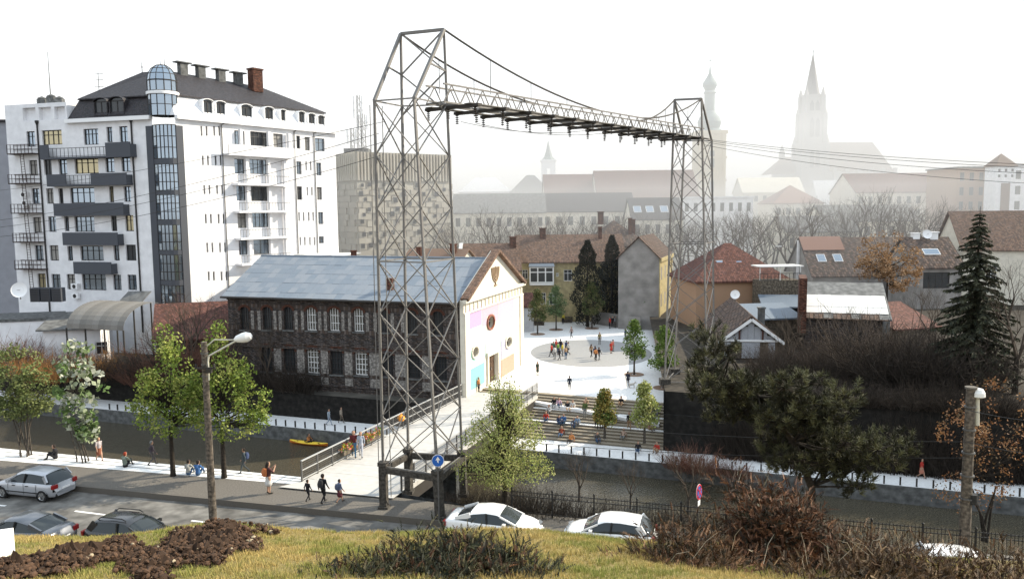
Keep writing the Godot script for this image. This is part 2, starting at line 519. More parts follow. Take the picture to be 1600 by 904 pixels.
func build_ground() -> void:
	kerb_a = G(0, 748, 0)
	kerb_b = G(690, 814, 0)
	var kd := (kerb_b - kerb_a).normalized()
	var kn := Vector3(kd.z, 0, -kd.x)
	if kn.z > 0: kn = -kn                          # away from the camera
	var k0 := kerb_a - kd * 60.0
	var k1 := kerb_b + kd * 60.0
	var dn := Vector3.DOWN
	ground_piece("road", sheet([k0 + dn * 0.3, k1 + dn * 0.3, k1 - kn * 20.0 + dn * 0.3, k0 - kn * 20.0 + dn * 0.3]), mats.road)
	var b := B.new()
	b.hex((k0 + k1) * 0.5 + kn * 0.13 + dn * 0.16, (k1 - k0) * 0.5, Vector3.UP * 0.17, kn * 0.13)
	ground_piece("kerb", b, mats.kerb)
	# lane dashes
	for q in [[118, 797, 165, 803], [300, 812, 352, 818], [-40, 785, 10, 789]]:
		b = B.new()
		var a := G(q[0], q[1], -0.296)
		var c := G(q[2], q[3], -0.296)
		b.quad(a, c, c - kn * 0.14, a - kn * 0.14, Vector3.UP)
		ground_piece("road_marking", b, mats.paint_white)
	# paving between the kerb and the white riverside path
	var pf0 := G(0, 719, 0)
	var pf1 := G(470, 757, 0)
	var pb0 := G(0, 700, 0)
	var pb1 := G(470, 745, 0)
	var pd := (pf1 - pf0).normalized()
	var bd := (pb1 - pb0).normalized()
	var f0 := pf0 - pd * 60.0
	var f1 := G(800, 800, 0)
	var kk := kn * 0.26
	ground_piece("pavement", sheet([k0 + kk, k1 + kk, k1 + kn * 2.4, f1, pf1, f0]), mats.asphalt)
	var g0 := pb0 - bd * 60.0
	var up4 := Vector3.UP * 0.006
	ground_piece("path", sheet([f0 + up4, pf1 + up4, pb1 + up4, g0 + up4]), mats.plaza)
	# joints of the white path stay as shallow steps: two courses
	b = B.new()
	for t in [0.38, 0.72]:
		var a := f0.lerp(g0, t) + Vector3.UP * 0.012
		var c := pf1.lerp(pb1, t) + Vector3.UP * 0.012
		b.hex((a + c) * 0.5, (c - a) * 0.5, Vector3.UP * 0.006, kn * 0.03)
	ground_piece("path_joint", b, mats.concrete)
	# near bank: quay wall under the path, earth slope under the fence
	b = B.new()
	b.quad(g0, pb1, pb1 + dn * 5.6, g0 + dn * 5.6, -kn * -1.0)
	b.quad(pb1, f1, f1 + dn * 5.6, pb1 + dn * 5.6, kn)
	ground_piece("quay_wall", b, mats.concrete_dark)
	var edge := f1
	var edge2 := k1 + kn * 2.4
	var nb := 40
	b = B.new()
	for k in nb:
		for j in 6:
			var q := []
			for e in [[k, j], [k + 1, j], [k + 1, j + 1], [k, j + 1]]:
				var t: float = float(e[0]) / nb
				var s: float = float(e[1]) / 6.0
				var p := edge.lerp(edge2, t) + kn * (s * 6.0)
				p.y = -5.6 * pow(s, 1.2) + (0.25 * sin(k * 1.7 + j * 2.1) if e[1] > 0 else 0.0) * 0.0
				q.append(p)
			b.quad(q[0], q[1], q[2], q[3], Vector3.UP)
	ground_piece("riverbank", b, mats.earth)
	# water and its bed
	b = B.new()
	b.quad(Vector3(-160, -5, -30), Vector3(160, -5, -30), Vector3(160, -5, -110), Vector3(-160, -5, -110), Vector3.UP)
	ground_piece("river_water", b, mats.water)
	# far promenade
	prom_a = G(390, 661, -3.8)
	prom_b = G(1600, 777, -3.8)
	prom_dir = (prom_b - prom_a).normalized()
	prom_back = Vector3(prom_dir.z, 0, -prom_dir.x)
	if prom_back.z > 0: prom_back = -prom_back
	var p0 := prom_a - prom_dir * 60.0
	var p1 := prom_b + prom_dir * 60.0
	var wide := prom_back * 3.0
	ground_piece("promenade", sheet([p0, p1, p1 + wide, p0 + wide]), mats.plaza)
	b = B.new()
	b.hex((p0 + p1) * 0.5 + dn * 0.95 - prom_back * 0.02, (p1 - p0) * 0.5, Vector3.UP * 0.94, prom_back * 0.02)
	ground_piece("promenade_wall", b, mats.concrete)
	# ground of the town, with the drop to the promenade
	var tb := wide + Vector3.UP * 2.2
	var wl := onplane(735, 640, prom_a + wide, prom_back)
	b = sheet([Vector3(-2500, -1.6, -3200), p0 + tb, flat(wl, -1.6), flat(G(742, 604.5, -1.5), -1.6), flat(G(1037, 629, -1.5), -1.6), Vector3(2500, -1.6, -3200)])
	ground_piece("ground", b, mats.town_ground)
	b = B.new()
	b.quad(p0 + wide, flat(wl, -3.8), flat(wl, -1.6), p0 + tb, -prom_back)
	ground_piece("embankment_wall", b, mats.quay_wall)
	# plaza and its grey disc
	var e0 := G(700, 600, -1.5)
	var e1 := G(1037, 629, -1.5)
	var pts := [e0, e1, G(1037, 629, -1.5) + Vector3(6, 0, -10), Vector3(31, -1.5, -116), Vector3(-1, -1.5, -114), Vector3(-3, -1.5, -86)]
	ground_piece("plaza", sheet(pts), mats.plaza)
	b = B.new()
	var cc := G(923, 550, -1.494)
	for k in 64:
		var g := TAU * k / 64
		var g2 := TAU * (k + 1) / 64
		b.tri(cc, cc + Vector3(cos(g) * 6.75, 0, sin(g) * 8.5), cc + Vector3(cos(g2) * 6.75, 0, sin(g2) * 8.5), Vector3.UP)
	ground_piece("plaza_paving_disc", b, mats.plaza_disc)
	# the raised right bank with its dark quay wall
	var w0 := flat(wl, 0).lerp(flat(wl, 0), 0)
	var q0 := onplane(1037, 650, prom_a + wide, prom_back)
	q0.y = -3.8
	var q1 := p1 + wide
	b = B.new()
	var top := 0.7
	var back0 := G(1037, 629, -1.5)
	b.quad(q0, q1, flat(q1, -1.0), flat(q0, -1.0), -prom_back)
	b.quad(flat(q0, -1.0) + prom_back * 0.25, flat(q1, -1.0) + prom_back * 0.25, flat(q1, top) + prom_back * 0.5, flat(q0, top) + prom_back * 0.5, -prom_back)
	b.quad(flat(q0, -1.0), flat(q1, -1.0), flat(q1, -1.0) + prom_back * 0.25, flat(q0, -1.0) + prom_back * 0.25, Vector3.UP)
	var r1 := back0 + Vector3(9.5, 0, -46)
	b.quad(flat(q0, -3.8), flat(back0, -3.8), flat(back0, top), flat(q0, top), Vector3.LEFT)
	b.quad(flat(back0, -3.0), flat(r1, -3.0), flat(r1, 0.0), flat(back0, top), Vector3.LEFT)
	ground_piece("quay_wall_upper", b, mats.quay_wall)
	b = sheet([flat(q0, top) + prom_back * 0.5, flat(q1, top) + prom_back * 0.5, flat(q1, top) + Vector3(60, 0, -120), flat(r1, 0.0) + Vector3(0, 0, -20), flat(r1, 0.0), flat(back0, top)])
	ground_piece("bank", b, mats.earth)
	# hill under the camera
	b = B.new()
	var nx := 110
	var nz := 70
	for jx in nx + 1:
		for jz in nz + 1:
			var x := -34.0 + 68.0 * jx / nx
			var z := 0.5 + 30.0 * jz / nz
			var fx := FastNoiseLite.new() if false else null
			b.v.append(Vector3(x, hill_h(x, z), -z))
			b.u.append(Vector2(x, z))
			b.c.append(Color.WHITE)
			var nn := Vector3(-(hill_h(x + 0.1, z) - hill_h(x - 0.1, z)) / 0.2, 1.0, (hill_h(x, z + 0.1) - hill_h(x, z - 0.1)) / 0.2)
			b.n.append(nn.normalized())
	for jx in nx:
		for jz in nz:
			var k := jx * (nz + 1) + jz
			b.i.append_array([k, k + 1, k + nz + 1, k + 1, k + nz + 2, k + nz + 1])
	ground_piece("hillside", b, mats.hill_grass)

var st_b0: Vector3
var st_b1: Vector3
var st_e0: Vector3
var st_e1: Vector3
func build_steps() -> void:
	# seating steps from the plaza down to the promenade
	var e0 := G(742, 604.5, -1.5)
	var e1 := G(1037, 629, -1.5)
	var o := prom_a + prom_back * 3.0
	var b0 := onplane(742, 660, o, prom_back)
	var b1 := onplane(1037, 688, o, prom_back)
	b0.y = -3.8
	b1.y = -3.8
	st_b0 = b0
	st_b1 = b1
	st_e0 = e0
	st_e1 = e1
	var t := thing("seating_steps", "broad timber seating steps descending from white plaza to river promenade", "steps", (b0 + b1) * 0.5)
	var ns := 15
	for k in ns:
		var f0 := float(k) / ns
		var f1 := float(k + 1) / ns
		var y := -3.8 + 2.3 * (k + 1) / (ns + 0.0)
		var a0 := flat(b0.lerp(e0, f0), y)
		var a1 := flat(b1.lerp(e1, f0), y)
		var c0 := flat(b0.lerp(e0, f1), y)
		var c1 := flat(b1.lerp(e1, f1), y)
		var pale := k == 9 or k == 5
		var b := B.new()
		b.slab([a0, a1, c1 + (c1 - a1) * 0.12, c0 + (c0 - a0) * 0.12], Vector3.DOWN * 0.05)
		part("tread", b, mats.plaza if pale else mats.step_wood, t)
		b = B.new()
		var back := (c0 - a0).normalized() * 0.06
		b.slab([a0 + back + Vector3.DOWN * 0.05, a1 + back + Vector3.DOWN * 0.05, a1 + back + Vector3.DOWN * 0.5, a0 + back + Vector3.DOWN * 0.5], back)
		part("riser", b, mats.step_wood, t)
	# the slanting white ramp laid across the flight
	var b := B.new()
	var ra := b0.lerp(e0, 0.78).lerp(b1.lerp(e1, 0.78), 0.2)
	var rb := b0.lerp(e0, 0.46).lerp(b1.lerp(e1, 0.46), 0.98)
	ra.y = -3.8 + 2.3 * 0.80 + 0.1
	rb.y = -3.8 + 2.3 * 0.50 + 0.1
	b.hex((ra + rb) * 0.5, (rb - ra) * 0.5, Vector3.UP * 0.12, prom_back * 0.26)
	part("ramp", b, mats.plaza, t)
	# low posts along the edge of the promenade
	var len := prom_a.distance_to(prom_b)
	var n := 0
	var s := -16.0
	while s < len + 3.0:
		var p := prom_a + prom_dir * s + prom_back * 0.14
		b = B.new()
		b.hex(p + Vector3.UP * 0.26, prom_dir * 0.05, Vector3.UP * 0.26, prom_back * 0.05)
		b.hex(p + Vector3.UP * 0.53, prom_dir * 0.06, Vector3.UP * 0.012, prom_back * 0.06)
		solo("edge_post", b, mats.steel_dark, "short dark steel post on the white edge of far promenade", "post", "posts along the promenade edge", p)
		s += 0.98

# fills the corners between an oval (half axes rx, ry) and the rectangle round it, upper and/or lower half
func oval_fill(b: B, o: Vector3, r: Vector3, rx: float, ry: float, nn: Vector3, lower := true, deep := 0.3) -> void:
	var n := 8
	for sy in ([1.0, -1.0] if lower else [1.0]):
		for sx in [1.0, -1.0]:
			for k in n:
				var g0 := PI * 0.5 * k / n
				var g1 := PI * 0.5 * (k + 1) / n
				var a = o + r * sx * rx * cos(g0) + Vector3.UP * sy * ry * sin(g0)
				var c = o + r * sx * rx * cos(g1) + Vector3.UP * sy * ry * sin(g1)
				b.tri(a, c, o + r * sx * rx + Vector3.UP * sy * ry, nn)
				b.quad(a, c, c - nn * deep, a - nn * deep, o - a)
# bricks of an arch over an opening, proud of the wall
func arch_ring(b: B, o: Vector3, r: Vector3, rx: float, ry: float, nn: Vector3, t := 0.2, proud := 0.05) -> void:
	var n := 9
	for k in n:
		var g := PI * (k + 0.5) / n
		var d := r * cos(g) + Vector3.UP * sin(g)
		var p := o + r * rx * cos(g) + Vector3.UP * ry * sin(g) + d * t * 0.5
		var tang := (Vector3.UP * cos(g) - r * sin(g)) * (PI * (rx + t * 0.5) / n * 0.46)
		b.hex(p + nn * proud * 0.5, tang, d * t * 0.5, nn * proud * 0.5)

func roof_sheets(t: Node3D, el: Vector3, er: Vector3, rl: Vector3, rr: Vector3, cols: int, rows: int, keys: Array, up: Vector3, called := "roof_sheet") -> void:
	for y in rows:
		for x in cols:
			var q := []
			for e in [[x, y], [x + 1, y], [x + 1, y + 1], [x, y + 1]]:
				q.append(el.lerp(er, float(e[0]) / cols).lerp(rl.lerp(rr, float(e[0]) / cols), float(e[1]) / rows))
			var lift := up * (0.03 + 0.02 * rng.randf() + 0.012 * (y % 2))
			var m: Vector3 = (q[0] + q[2]) * 0.5
			for k in 4: q[k] = q[k] + (m - q[k]) * 0.018 + lift
			var b := B.new()
			b.slab(q, -up * 0.03)
			part(called, b, mats[keys[rng.randi() % keys.size()]], t)

func build_mill() -> void:
	for k in 4: mat("zinc%d" % k, [0.31, 0.34, 0.28, 0.36][k], [0.36, 0.385, 0.335, 0.4][k], [0.42, 0.44, 0.4, 0.45][k], 0.6, {metal = 0.15, tex = texs.grain, scale = 0.5})
	var an := deg_to_rad(18.4)
	var gd := Vector3(sin(an), 0, -cos(an))
	var ld := Vector3(-cos(an), 0, -sin(an))
	var gn := -ld
	var fn := -gd
	var base := -1.6
	var c0 := flat(D(718, 470, 67), base)
	var c1 := c0 + gd * 16.4
	var c3 := c0 + ld * 23.4
	var eave := 7.0
	var ridge_h := 10.0
	var rr := flat(c0 + gd * 8.2, ridge_h)
	var rl := onplane(412, 404, rr, fn)
	rl = rr + ld * (rl - rr).dot(ld)
	var c2 := flat(c3, base) + (flat(rl, base) - c3) * 2.0
	var t := thing("brick_mill", "long two storey dark brick mill with grey metal roof and painted gable", "building", (c0 + c3) * 0.5)
	# long wall over the river
	var o := c3
	var ups := px_holes([[375, 479, 389, 515], [410, 479, 424, 515], [443, 479, 457, 515], [478, 480, 494, 516], [514, 481, 530, 517], [552, 482, 568, 518], [592, 483, 607, 519], [635, 484, 651, 521], [676, 486, 692, 523]], o, gn, fn)
	var los := px_holes([[408, 540, 425, 580], [443, 541, 461, 582], [479, 542, 498, 583], [516, 543, 535, 585], [554, 545, 574, 586], [596, 547, 614, 588], [637, 549, 656, 591], [679, 551, 698, 594]], o, gn, fn)
	var wall := B.new()
	facade(wall, o, gn, 23.4, eave - base, ups + los, fn, 0.3)
	wall.quad(c2, c3, flat(c3, eave), flat(c2, eave), ld)
	wall.quad(c2, c1, flat(c1, eave), flat(c2, eave), gd)
	wall.tri(flat(c2, eave), flat(c3, eave), rl, ld)
	for q in ups + los:
		oval_fill(wall, o + gn * (q[0] + q[2] * 0.5) + Vector3.UP * (q[1] + q[3] - q[2] * 0.35), gn, q[2] * 0.5, q[2] * 0.35, fn, false)
	part("wall", wall, mats.brick_dark, t)
	var k := 0
	mat("shutter", 0.3, 0.28, 0.24, 0.9, {tex = texs.streak, scale = 0.4})
	for q in ups + los:
		var p: Vector3 = o + gn * q[0] + Vector3.UP * q[1]
		var infilled := k in [3, 4, 5, 11, 13]  # windows closed with pale infills in white frames
		window(t, p, gn, q[2], q[3], fn, 4, 5 if k > 8 else 3, mats.white_frame if infilled else mats.dark_frame, mats.shutter if infilled else mats.glass_dark, 0.26, 0.06)
		var b := B.new()
		arch_ring(b, p + gn * q[2] * 0.5 + Vector3.UP * (q[3] - q[2] * 0.35), gn, q[2] * 0.5, q[2] * 0.35, fn)
		part("arch", b, mats.brick_red, t)
		b = B.new()
		b.hex(p + gn * q[2] * 0.5 - Vector3.UP * 0.07 + fn * 0.06, gn * (q[2] * 0.5 + 0.12), Vector3.UP * 0.06, fn * 0.08)
		part("sill", b, mats.concrete, t)
		k += 1
	# worn plaster fields between the windows
	for row in [ups, los]:
		for j in row.size() - 1:
			var q = row[j]
			var w = row[j + 1]
			var x0: float = q[0] + q[2] + 0.22
			var x1: float = w[0] - 0.22
			if row == ups and j > 6: continue
			var b := B.new()
			var y0: float = q[1] + 0.05
			var hh: float = q[3] * (0.82 if row == ups else 0.9)
			var xm := (x0 + x1) * 0.5
			if row == ups:
				for e in [[x0, x0 + 0.3], [x1 - 0.3, x1]]: b.hex(o + gn * (e[0] + e[1]) * 0.5 + Vector3.UP * (y0 + hh * 0.5) + fn * 0.02, gn * 0.15, Vector3.UP * hh * 0.5, fn * 0.02)
			else:
				b.hex(o + gn * xm + Vector3.UP * (y0 + hh * 0.5) + fn * 0.02, gn * (x1 - x0) * 0.5, Vector3.UP * hh * 0.5, fn * 0.02)
				b.hex(o + gn * xm + Vector3.UP * (y0 - 0.75) + fn * 0.02, gn * (x1 - x0) * 0.5, Vector3.UP * 0.42, fn * 0.02)
			part("plaster_field", b, mats.plaster_old, t)
	var b := B.new()
	for e in [[3.85, 0.22, 0.12], [4.2, 0.1, 0.07], [eave - base - 0.35, 0.35, 0.16], [0.55, 0.12, 0.1]]:
		b.hex(o + gn * 11.7 + Vector3.UP * e[0] + fn * e[2] * 0.5, gn * 11.7, Vector3.UP * e[1] * 0.5, fn * e[2] * 0.5)
	part("string_course", b, mats.brick_dark, t)
	b = B.new()
	b.quad(c3 + fn * 0.06, c0 + fn * 0.06, flat(c0, -3.8) + fn * 0.06, flat(c3, -3.8) + fn * 0.06, fn)
	part("plinth", b, mats.quay_wall, t)
	# roof
	var up := Vector3.UP
	var el := flat(c3, eave) + fn * 0.55 + ld * 0.3 - up * 0.18
	var er := flat(c0, eave) + fn * 0.55 - up * 0.18
	b = B.new()
	var rn := (rr - er).cross(el - er).normalized()
	if rn.y < 0: rn = -rn
	b.slab([el, er, rr, rl + ld * 0.3], -rn * 0.12)
	var bl := flat(c2, eave) - fn * 0.5
	var br := flat(c1, eave) - fn * 0.5
	b.slab([bl, br, rr, rl], Vector3.DOWN * 0.12)
	part("roof", b, mats.steel_dark, t)
	roof_sheets(t, el, er, rl + ld * 0.3, rr, 32, 9, ["zinc0", "zinc1", "zinc2", "zinc3"], rn)
	b = B.new()
	b.tube(rl + ld * 0.3 + up * 0.06, rr + up * 0.06, 0.1, 0.1, 8, true)
	part("ridge_cap", b, mats.zinc2, t)
	b = B.new()
	b.tube(el - up * 0.08 + fn * 0.08, er - up * 0.08 + fn * 0.08, 0.09, 0.09, 8, true)
	part("gutter", b, mats.steel_dark, t)
	b = B.new()
	var cp := el.lerp(er, 0.70).lerp(rl.lerp(rr, 0.70), 0.24)
	b.box(cp + up * 0.3, Vector3(0.5, 1.3, 0.5), -an)
	b.box(cp + up * 0.98, Vector3(0.62, 0.12, 0.62), -an)
	part("chimney", b, mats.brick_red, t)
	# painted gable
	var go := c0 + gn * 0.35
	var holes := px_holes([[760.5, 492, 771.5, 514], [736.5, 540, 746.5, 559], [789, 525, 799, 543], [762, 553, 776.5, 592]], go, gd, gn)
	holes[3][3] += holes[3][1] - 0.02
	holes[3][1] = 0.02
	var gw := B.new()
	facade(gw, go, gd, 16.4, eave - base, holes, gn, 0.35)
	for j in 3:
		var q = holes[j]
		oval_fill(gw, go + gd * (q[0] + q[2] * 0.5) + up * (q[1] + q[3] * 0.5), gd, q[2] * 0.5, q[3] * 0.5, gn, true, 0.4)
	var apex := go + gd * 8.2 + up * (ridge_h - base + 0.75)
	var gl := go + up * (eave - base)
	var gr := go + gd * 16.4 + up * (eave - base)
	gw.slab([gl, gr, apex], -gn * 0.5)
	gw.quad(go, gl, gl - gn * 0.35, go - gn * 0.35, fn)
	part("gable_wall", gw, mats.cream_plaster, t)
	b = B.new()
	for e in [[gl, apex], [apex, gr]]:
		b.bar(e[0] + gn * 0.1 + up * 0.05, e[1] + gn * 0.1 + up * 0.05, 0.75, 0.28)
	part("gable_coping", b, mats.tile_brown, t)
	b = B.new()
	b.hex(go + gd * 8.2 + up * (eave - base - 0.1) + gn * 0.16, gd * 8.4, up * 0.14, gn * 0.16)
	b.hex(go + gd * 8.2 + up * (eave - base - 1.15) + gn * 0.06, gd * 8.25, up * 0.07, gn * 0.06)
	for j in 17: b.hex(go + gd * (0.5 + j * 0.96) + up * (eave - base - 0.62) + gn * 0.04, gd * 0.09, up * 0.44, gn * 0.04)
	for s in [0.55, 15.85]: b.hex(go + gd * s + up * 3.7 + gn * 0.06, gd * 0.5, up * 3.68, gn * 0.06)
	part("cornice", b, mats.cream_plaster, t)
	# fields of the mural, flat paint on the plaster
	var paints := [[727, 482, 752.5, 512, 0.6, 0.44, 0.68], [753, 475, 779, 505, 0.68, 0.5, 0.6], [779.5, 470, 803, 500, 0.72, 0.43, 0.53], [727, 513, 803, 534, 0.84, 0.83, 0.82], [727, 545, 757, 572, 0.42, 0.7, 0.62], [757.5, 530, 782, 551, 0.55, 0.68, 0.64], [727, 573, 757, 606, 0.3, 0.6, 0.63], [782.5, 527, 803, 556, 0.52, 0.52, 0.66], [782.5, 557, 803, 588, 0.66, 0.4, 0.3]]
	var pk := 0
	for q in px_holes(paints, go, gd, gn):
		b = B.new()
		var cut := []
		for e in holes: cut.append([e[0] - q[0], e[1] - q[1], e[2], e[3]])
		var ps = go + gd * q[0] + up * q[1] + gn * (0.006 + 0.004 * pk)
		facade(b, ps, gd, q[2], q[3], cut.filter(func(e): return e[0] < q[2] and e[0] + e[2] > 0 and e[1] < q[3] and e[1] + e[3] > 0), gn, 0.0)
		var pc = paints[pk]
		part("mural_field", b, mat("mural%d" % pk, pc[4], pc[5], pc[6], 0.85, {tex = texs.pale, scale = 0.3}), t)
		pk += 1
	for j in 3:
		var q = holes[j]
		b = B.new()
		var m = go + gd * (q[0] + q[2] * 0.5) + up * (q[1] + q[3] * 0.5)
		for e in 20:
			var g0 := TAU * e / 20
			var g1 := TAU * (e + 1) / 20
			b.bar(m + gd * q[2] * 0.5 * cos(g0) + up * q[3] * 0.5 * sin(g0) + gn * 0.06, m + gd * q[2] * 0.5 * cos(g1) + up * q[3] * 0.5 * sin(g1) + gn * 0.06, 0.16, 0.16, gn)
		var f := part("round_window", b, mat("ring_red", 0.3, 0.12, 0.08, 0.8) if j == 0 else mats.cream_plaster, t)
		b = B.new()
		b.hex(m - gn * 0.36, gd * q[2] * 0.5, up * q[3] * 0.5, gn * 0.02)
		part("pane", b, mats.glass_dark, f)
		b = B.new()
		b.hex(m - gn * 0.32, gd * 0.035, up * q[3] * 0.48, gn * 0.02)
		b.hex(m - gn * 0.32, gd * q[2] * 0.48, up * 0.035, gn * 0.015)
		part("glazing_bar", b, mats.white_frame, f)
	var dq = holes[3]
	b = B.new()
	var dm: Vector3 = go + gd * (dq[0] + dq[2] * 0.5) + up * (dq[1] + dq[3] * 0.5)
	b.hex(dm - gn * 0.3, gd * dq[2] * 0.5, up * dq[3] * 0.5, gn * 0.04)
	for s in [-0.5, 0.5]:
		for yy in [-0.3, 0.05, 0.33]: b.hex(dm + gd * s * dq[2] * 0.5 + up * yy * dq[3] - gn * 0.25, gd * dq[2] * 0.17, up * dq[3] * 0.12, gn * 0.02)
	var door := part("door", b, mat("door_brown", 0.2, 0.11, 0.06, 0.7, {tex = texs.streak, scale = 0.5}), t)
	b = B.new()
	b.hex(dm + gd * 0.1 - gn * 0.2, gd * 0.03, up * 0.12, gn * 0.05)
	part("handle", b, mats.chrome, door)
	b = B.new()
	for s in [-1.0, 1.0]: b.hex(dm + gd * s * (dq[2] * 0.5 + 0.18) + gn * 0.07, gd * 0.17, up * (dq[3] * 0.5), gn * 0.1)
	b.hex(dm + up * (dq[3] * 0.5 + 0.2) + gn * 0.09, gd * (dq[2] * 0.5 + 0.45), up * 0.19, gn * 0.12)
	part("door_surround", b, mats.cream_plaster, t)
	# branched relief in the pediment
	b = B.new()
	var em := go + gd * 8.0 + up * (eave - base + 0.55) + gn * 0.06
	b.bar(em, em + up * 1.75, 0.14, 0.1, gn)
	b.bar(em - gd * 0.35, em + gd * 0.35, 0.1, 0.12, gn)
	for j in 3:
		for s in [-1.0, 1.0]:
			var pv := em + up * (0.35 + 0.25 * j)
			for e in 6:
				var g := PI * 0.5 * (e + 1) / 6
				var rad := 1.0 - 0.3 * j
				var nx: Vector3 = em + up * (0.35 + 0.25 * j) + gd * s * rad * sin(g) + up * (1.35 - 0.25 * j) * (1.0 - cos(g))
				b.bar(pv, nx, 0.11, 0.08, gn)
				pv = nx
	part("branched_emblem", b, mat("emblem", 0.36, 0.26, 0.17, 0.9), t)

func build_apartment() -> void:
	var up := Vector3.UP
	var base := -1.6
	var la := Vector3(-sin(deg_to_rad(74)), 0, -cos(deg_to_rad(74)))
	var nl := Vector3(la.z, 0, -la.x)
	var ra := Vector3(sin(deg_to_rad(34)), 0, -cos(deg_to_rad(34)))
	var nr := Vector3(-ra.z, 0, ra.x)
	var A := flat(D(243, 300, 90.4), base)
	var C := flat(D(279, 300, 90.0), base)
	var W := (onplane(16, 300, A, nl) - A).dot(la)
	var WR := (onplane(526, 300, C, nr) - C).dot(ra)
	var top := D(245, 185, 90.4).y
	var H := top - base
	var t := thing("apartment_building", "tall white apartment block with charcoal balconies, slate mansard roof and glass corner bay", "building", (A + C) * 0.5)
	# left face, seen in the shade; o at its left end
	var o := A + la * W
	var lr := -la
	var rects := [[41, 205, 54, 229], [65, 203, 96, 226], [130, 201, 153, 226], [166, 198, 175, 222], [186, 197, 199, 222],
		[45, 250, 58, 274], [68, 249, 80, 273], [91, 248, 104, 272], [116, 246, 153, 271], [164, 245, 178, 269], [189, 244, 203, 268],
		[49, 294, 61, 318], [72, 294, 83, 318], [91, 294, 98, 318], [109, 293, 147, 317], [170, 291, 177, 316], [193, 291, 204, 315],
		[51, 339, 64, 363], [75, 338, 87, 362], [100, 338, 107, 361], [116, 338, 147, 362], [173, 337, 182, 361], [195, 336, 208, 361],
		[54, 383, 67, 407], [77, 383, 91, 407], [105, 384, 113, 407], [125, 384, 161, 407], [177, 383, 186, 407], [196, 382, 212, 407],
		[58, 427, 71, 450], [80, 428, 94, 452], [104, 428, 117, 452], [128, 428, 165, 453], [176, 429, 189, 453], [199, 429, 213, 453],
		[152, 472, 168, 486], [178, 473, 192, 488]]
	var hl := px_holes(rects, o, lr, nl)
	var wall := B.new()
	facade(wall, o, lr, W, H, hl, nl, 0.25)
	var k := 0
	for q in hl:
		var wide: bool = q[2] > 1.9
		var gm: Material = mats[["glass", "glass", "glass_dark", "glass", "curtain_glass", "glass_painted_reflection", "glass"][(k * 5) % 7 if k < 17 else (k * 3 + 2) % 7]]
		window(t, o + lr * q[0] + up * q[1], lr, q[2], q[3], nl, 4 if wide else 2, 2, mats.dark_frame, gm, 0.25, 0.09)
		k += 1
	# wing that rises beside the mansard, with white attic openings
	var a3 := onplane(104, 180, A, nl)
	var ws := W - (a3 - A).dot(la)
	var wing_h := D(60, 162, 95).y
	var att := px_holes([[35, 168, 55, 188], [60, 167, 79, 187], [84, 166, 101, 186]], o, lr, nl)
	facade(wall, flat(o, top), lr, ws, wing_h - top, att.map(func(q): return [q[0], maxf(q[1] - H, 0.05), q[2], q[3]]), nl, 0.5)
	wall.quad(flat(o, top) + lr * ws, flat(o, wing_h) + lr * ws, flat(o, wing_h) + lr * ws - nl * 9.0, flat(o, top) + lr * ws - nl * 9.0, lr)
	wall.quad(flat(o, wing_h), flat(o, wing_h) + lr * ws, flat(o, wing_h) + lr * ws - nl * 9.0, flat(o, wing_h) - nl * 9.0, up)
	wall.quad(o, flat(o, wing_h), flat(o, wing_h) - nl * 12.0, o - nl * 12.0, la)
	for q in att:
		wall.quad(flat(o, top) + lr * q[0] - nl * 0.5, flat(o, top) + lr * (q[0] + q[2]) - nl * 0.5, flat(o, wing_h) + lr * (q[0] + q[2]) - nl * 0.5, flat(o, wing_h) + lr * q[0] - nl * 0.5, nl)
	# right face, in the sun
	var slits := []
	var ry := [[197, 212], [243, 258], [289, 303], [334, 349], [379, 394], [424, 438]]
	for j in 6:
		for x in [314.5, 322.5, 334.5, 342.5]: slits.append([x + j * 2.3 - 1.5, ry[j][0], x + j * 2.3 + 1.5, ry[j][1]])
	var big := [[366, 204, 382, 226], [391, 206, 419, 231], [427, 209, 442, 233], [366, 248, 382, 271], [390, 249, 418, 272], [369, 290, 384, 313], [392, 291, 419, 314], [371, 333, 385, 356], [394, 332, 420, 355], [373, 375, 387, 398], [396, 374, 421, 397],
		[463, 212, 469, 232], [476, 214, 484, 235], [492, 216, 507, 236], [463, 252, 471, 272], [494, 254, 502, 274], [464, 291, 472, 312], [495, 292, 503, 312], [497, 331, 505, 350], [498, 369, 506, 380],
		[477, 252, 479.5, 266], [484, 252, 486.5, 266], [479, 292, 481.5, 305], [486, 292, 488.5, 305], [466, 331, 468.5, 345], [473, 331, 475.5, 345], [481, 331, 483.5, 345], [488, 331, 490.5, 345], [468, 370, 470.5, 383], [475, 370, 477.5, 383], [483, 370, 485.5, 383], [490, 370, 492.5, 383]]
	var hr := px_holes(slits + big, C, ra, nr)
	facade(wall, C, ra, WR, H, hr, nr, 0.25)
	k = 0
	for q in hr:
		window(t, C + ra * q[0] + up * q[1], ra, q[2], q[3], nr, 1 if q[2] < 0.7 else (4 if q[2] > 2.5 else 2), 1 if q[2] < 0.7 else 2, mats.dark_frame if k < 24 else mats.steel, mats[["glass_dark", "glass", "glass", "curtain_glass", "glass"][(k * 3) % 5]], 0.25, 0.06)
		k += 1
	var e := C + ra * WR
	wall.quad(e, flat(e, top), flat(e, top) - nr * 12.0, e - nr * 12.0, ra)
	wall.quad(e - nr * 12.0, flat(e, top) - nr * 12.0, flat(o, top) - nl * 12.0, o - nl * 12.0, -nr)
	part("wall", wall, mats.white_wall, t)
	# cornice
	var b := B.new()
	b.hex(flat(A, top) - la * -0.0 + la * (W - ws) * 0.5 + nl * 0.2 + up * 0.12, la * (W - ws) * 0.5, up * 0.22, nl * 0.3)
	b.hex(flat(C, top) + ra * (WR + 0.6) * 0.5 + nr * 0.2 + up * 0.12, ra * (WR + 0.6) * 0.5, up * 0.22, nr * 0.3)
	part("cornice", b, mats.white_trim, t)
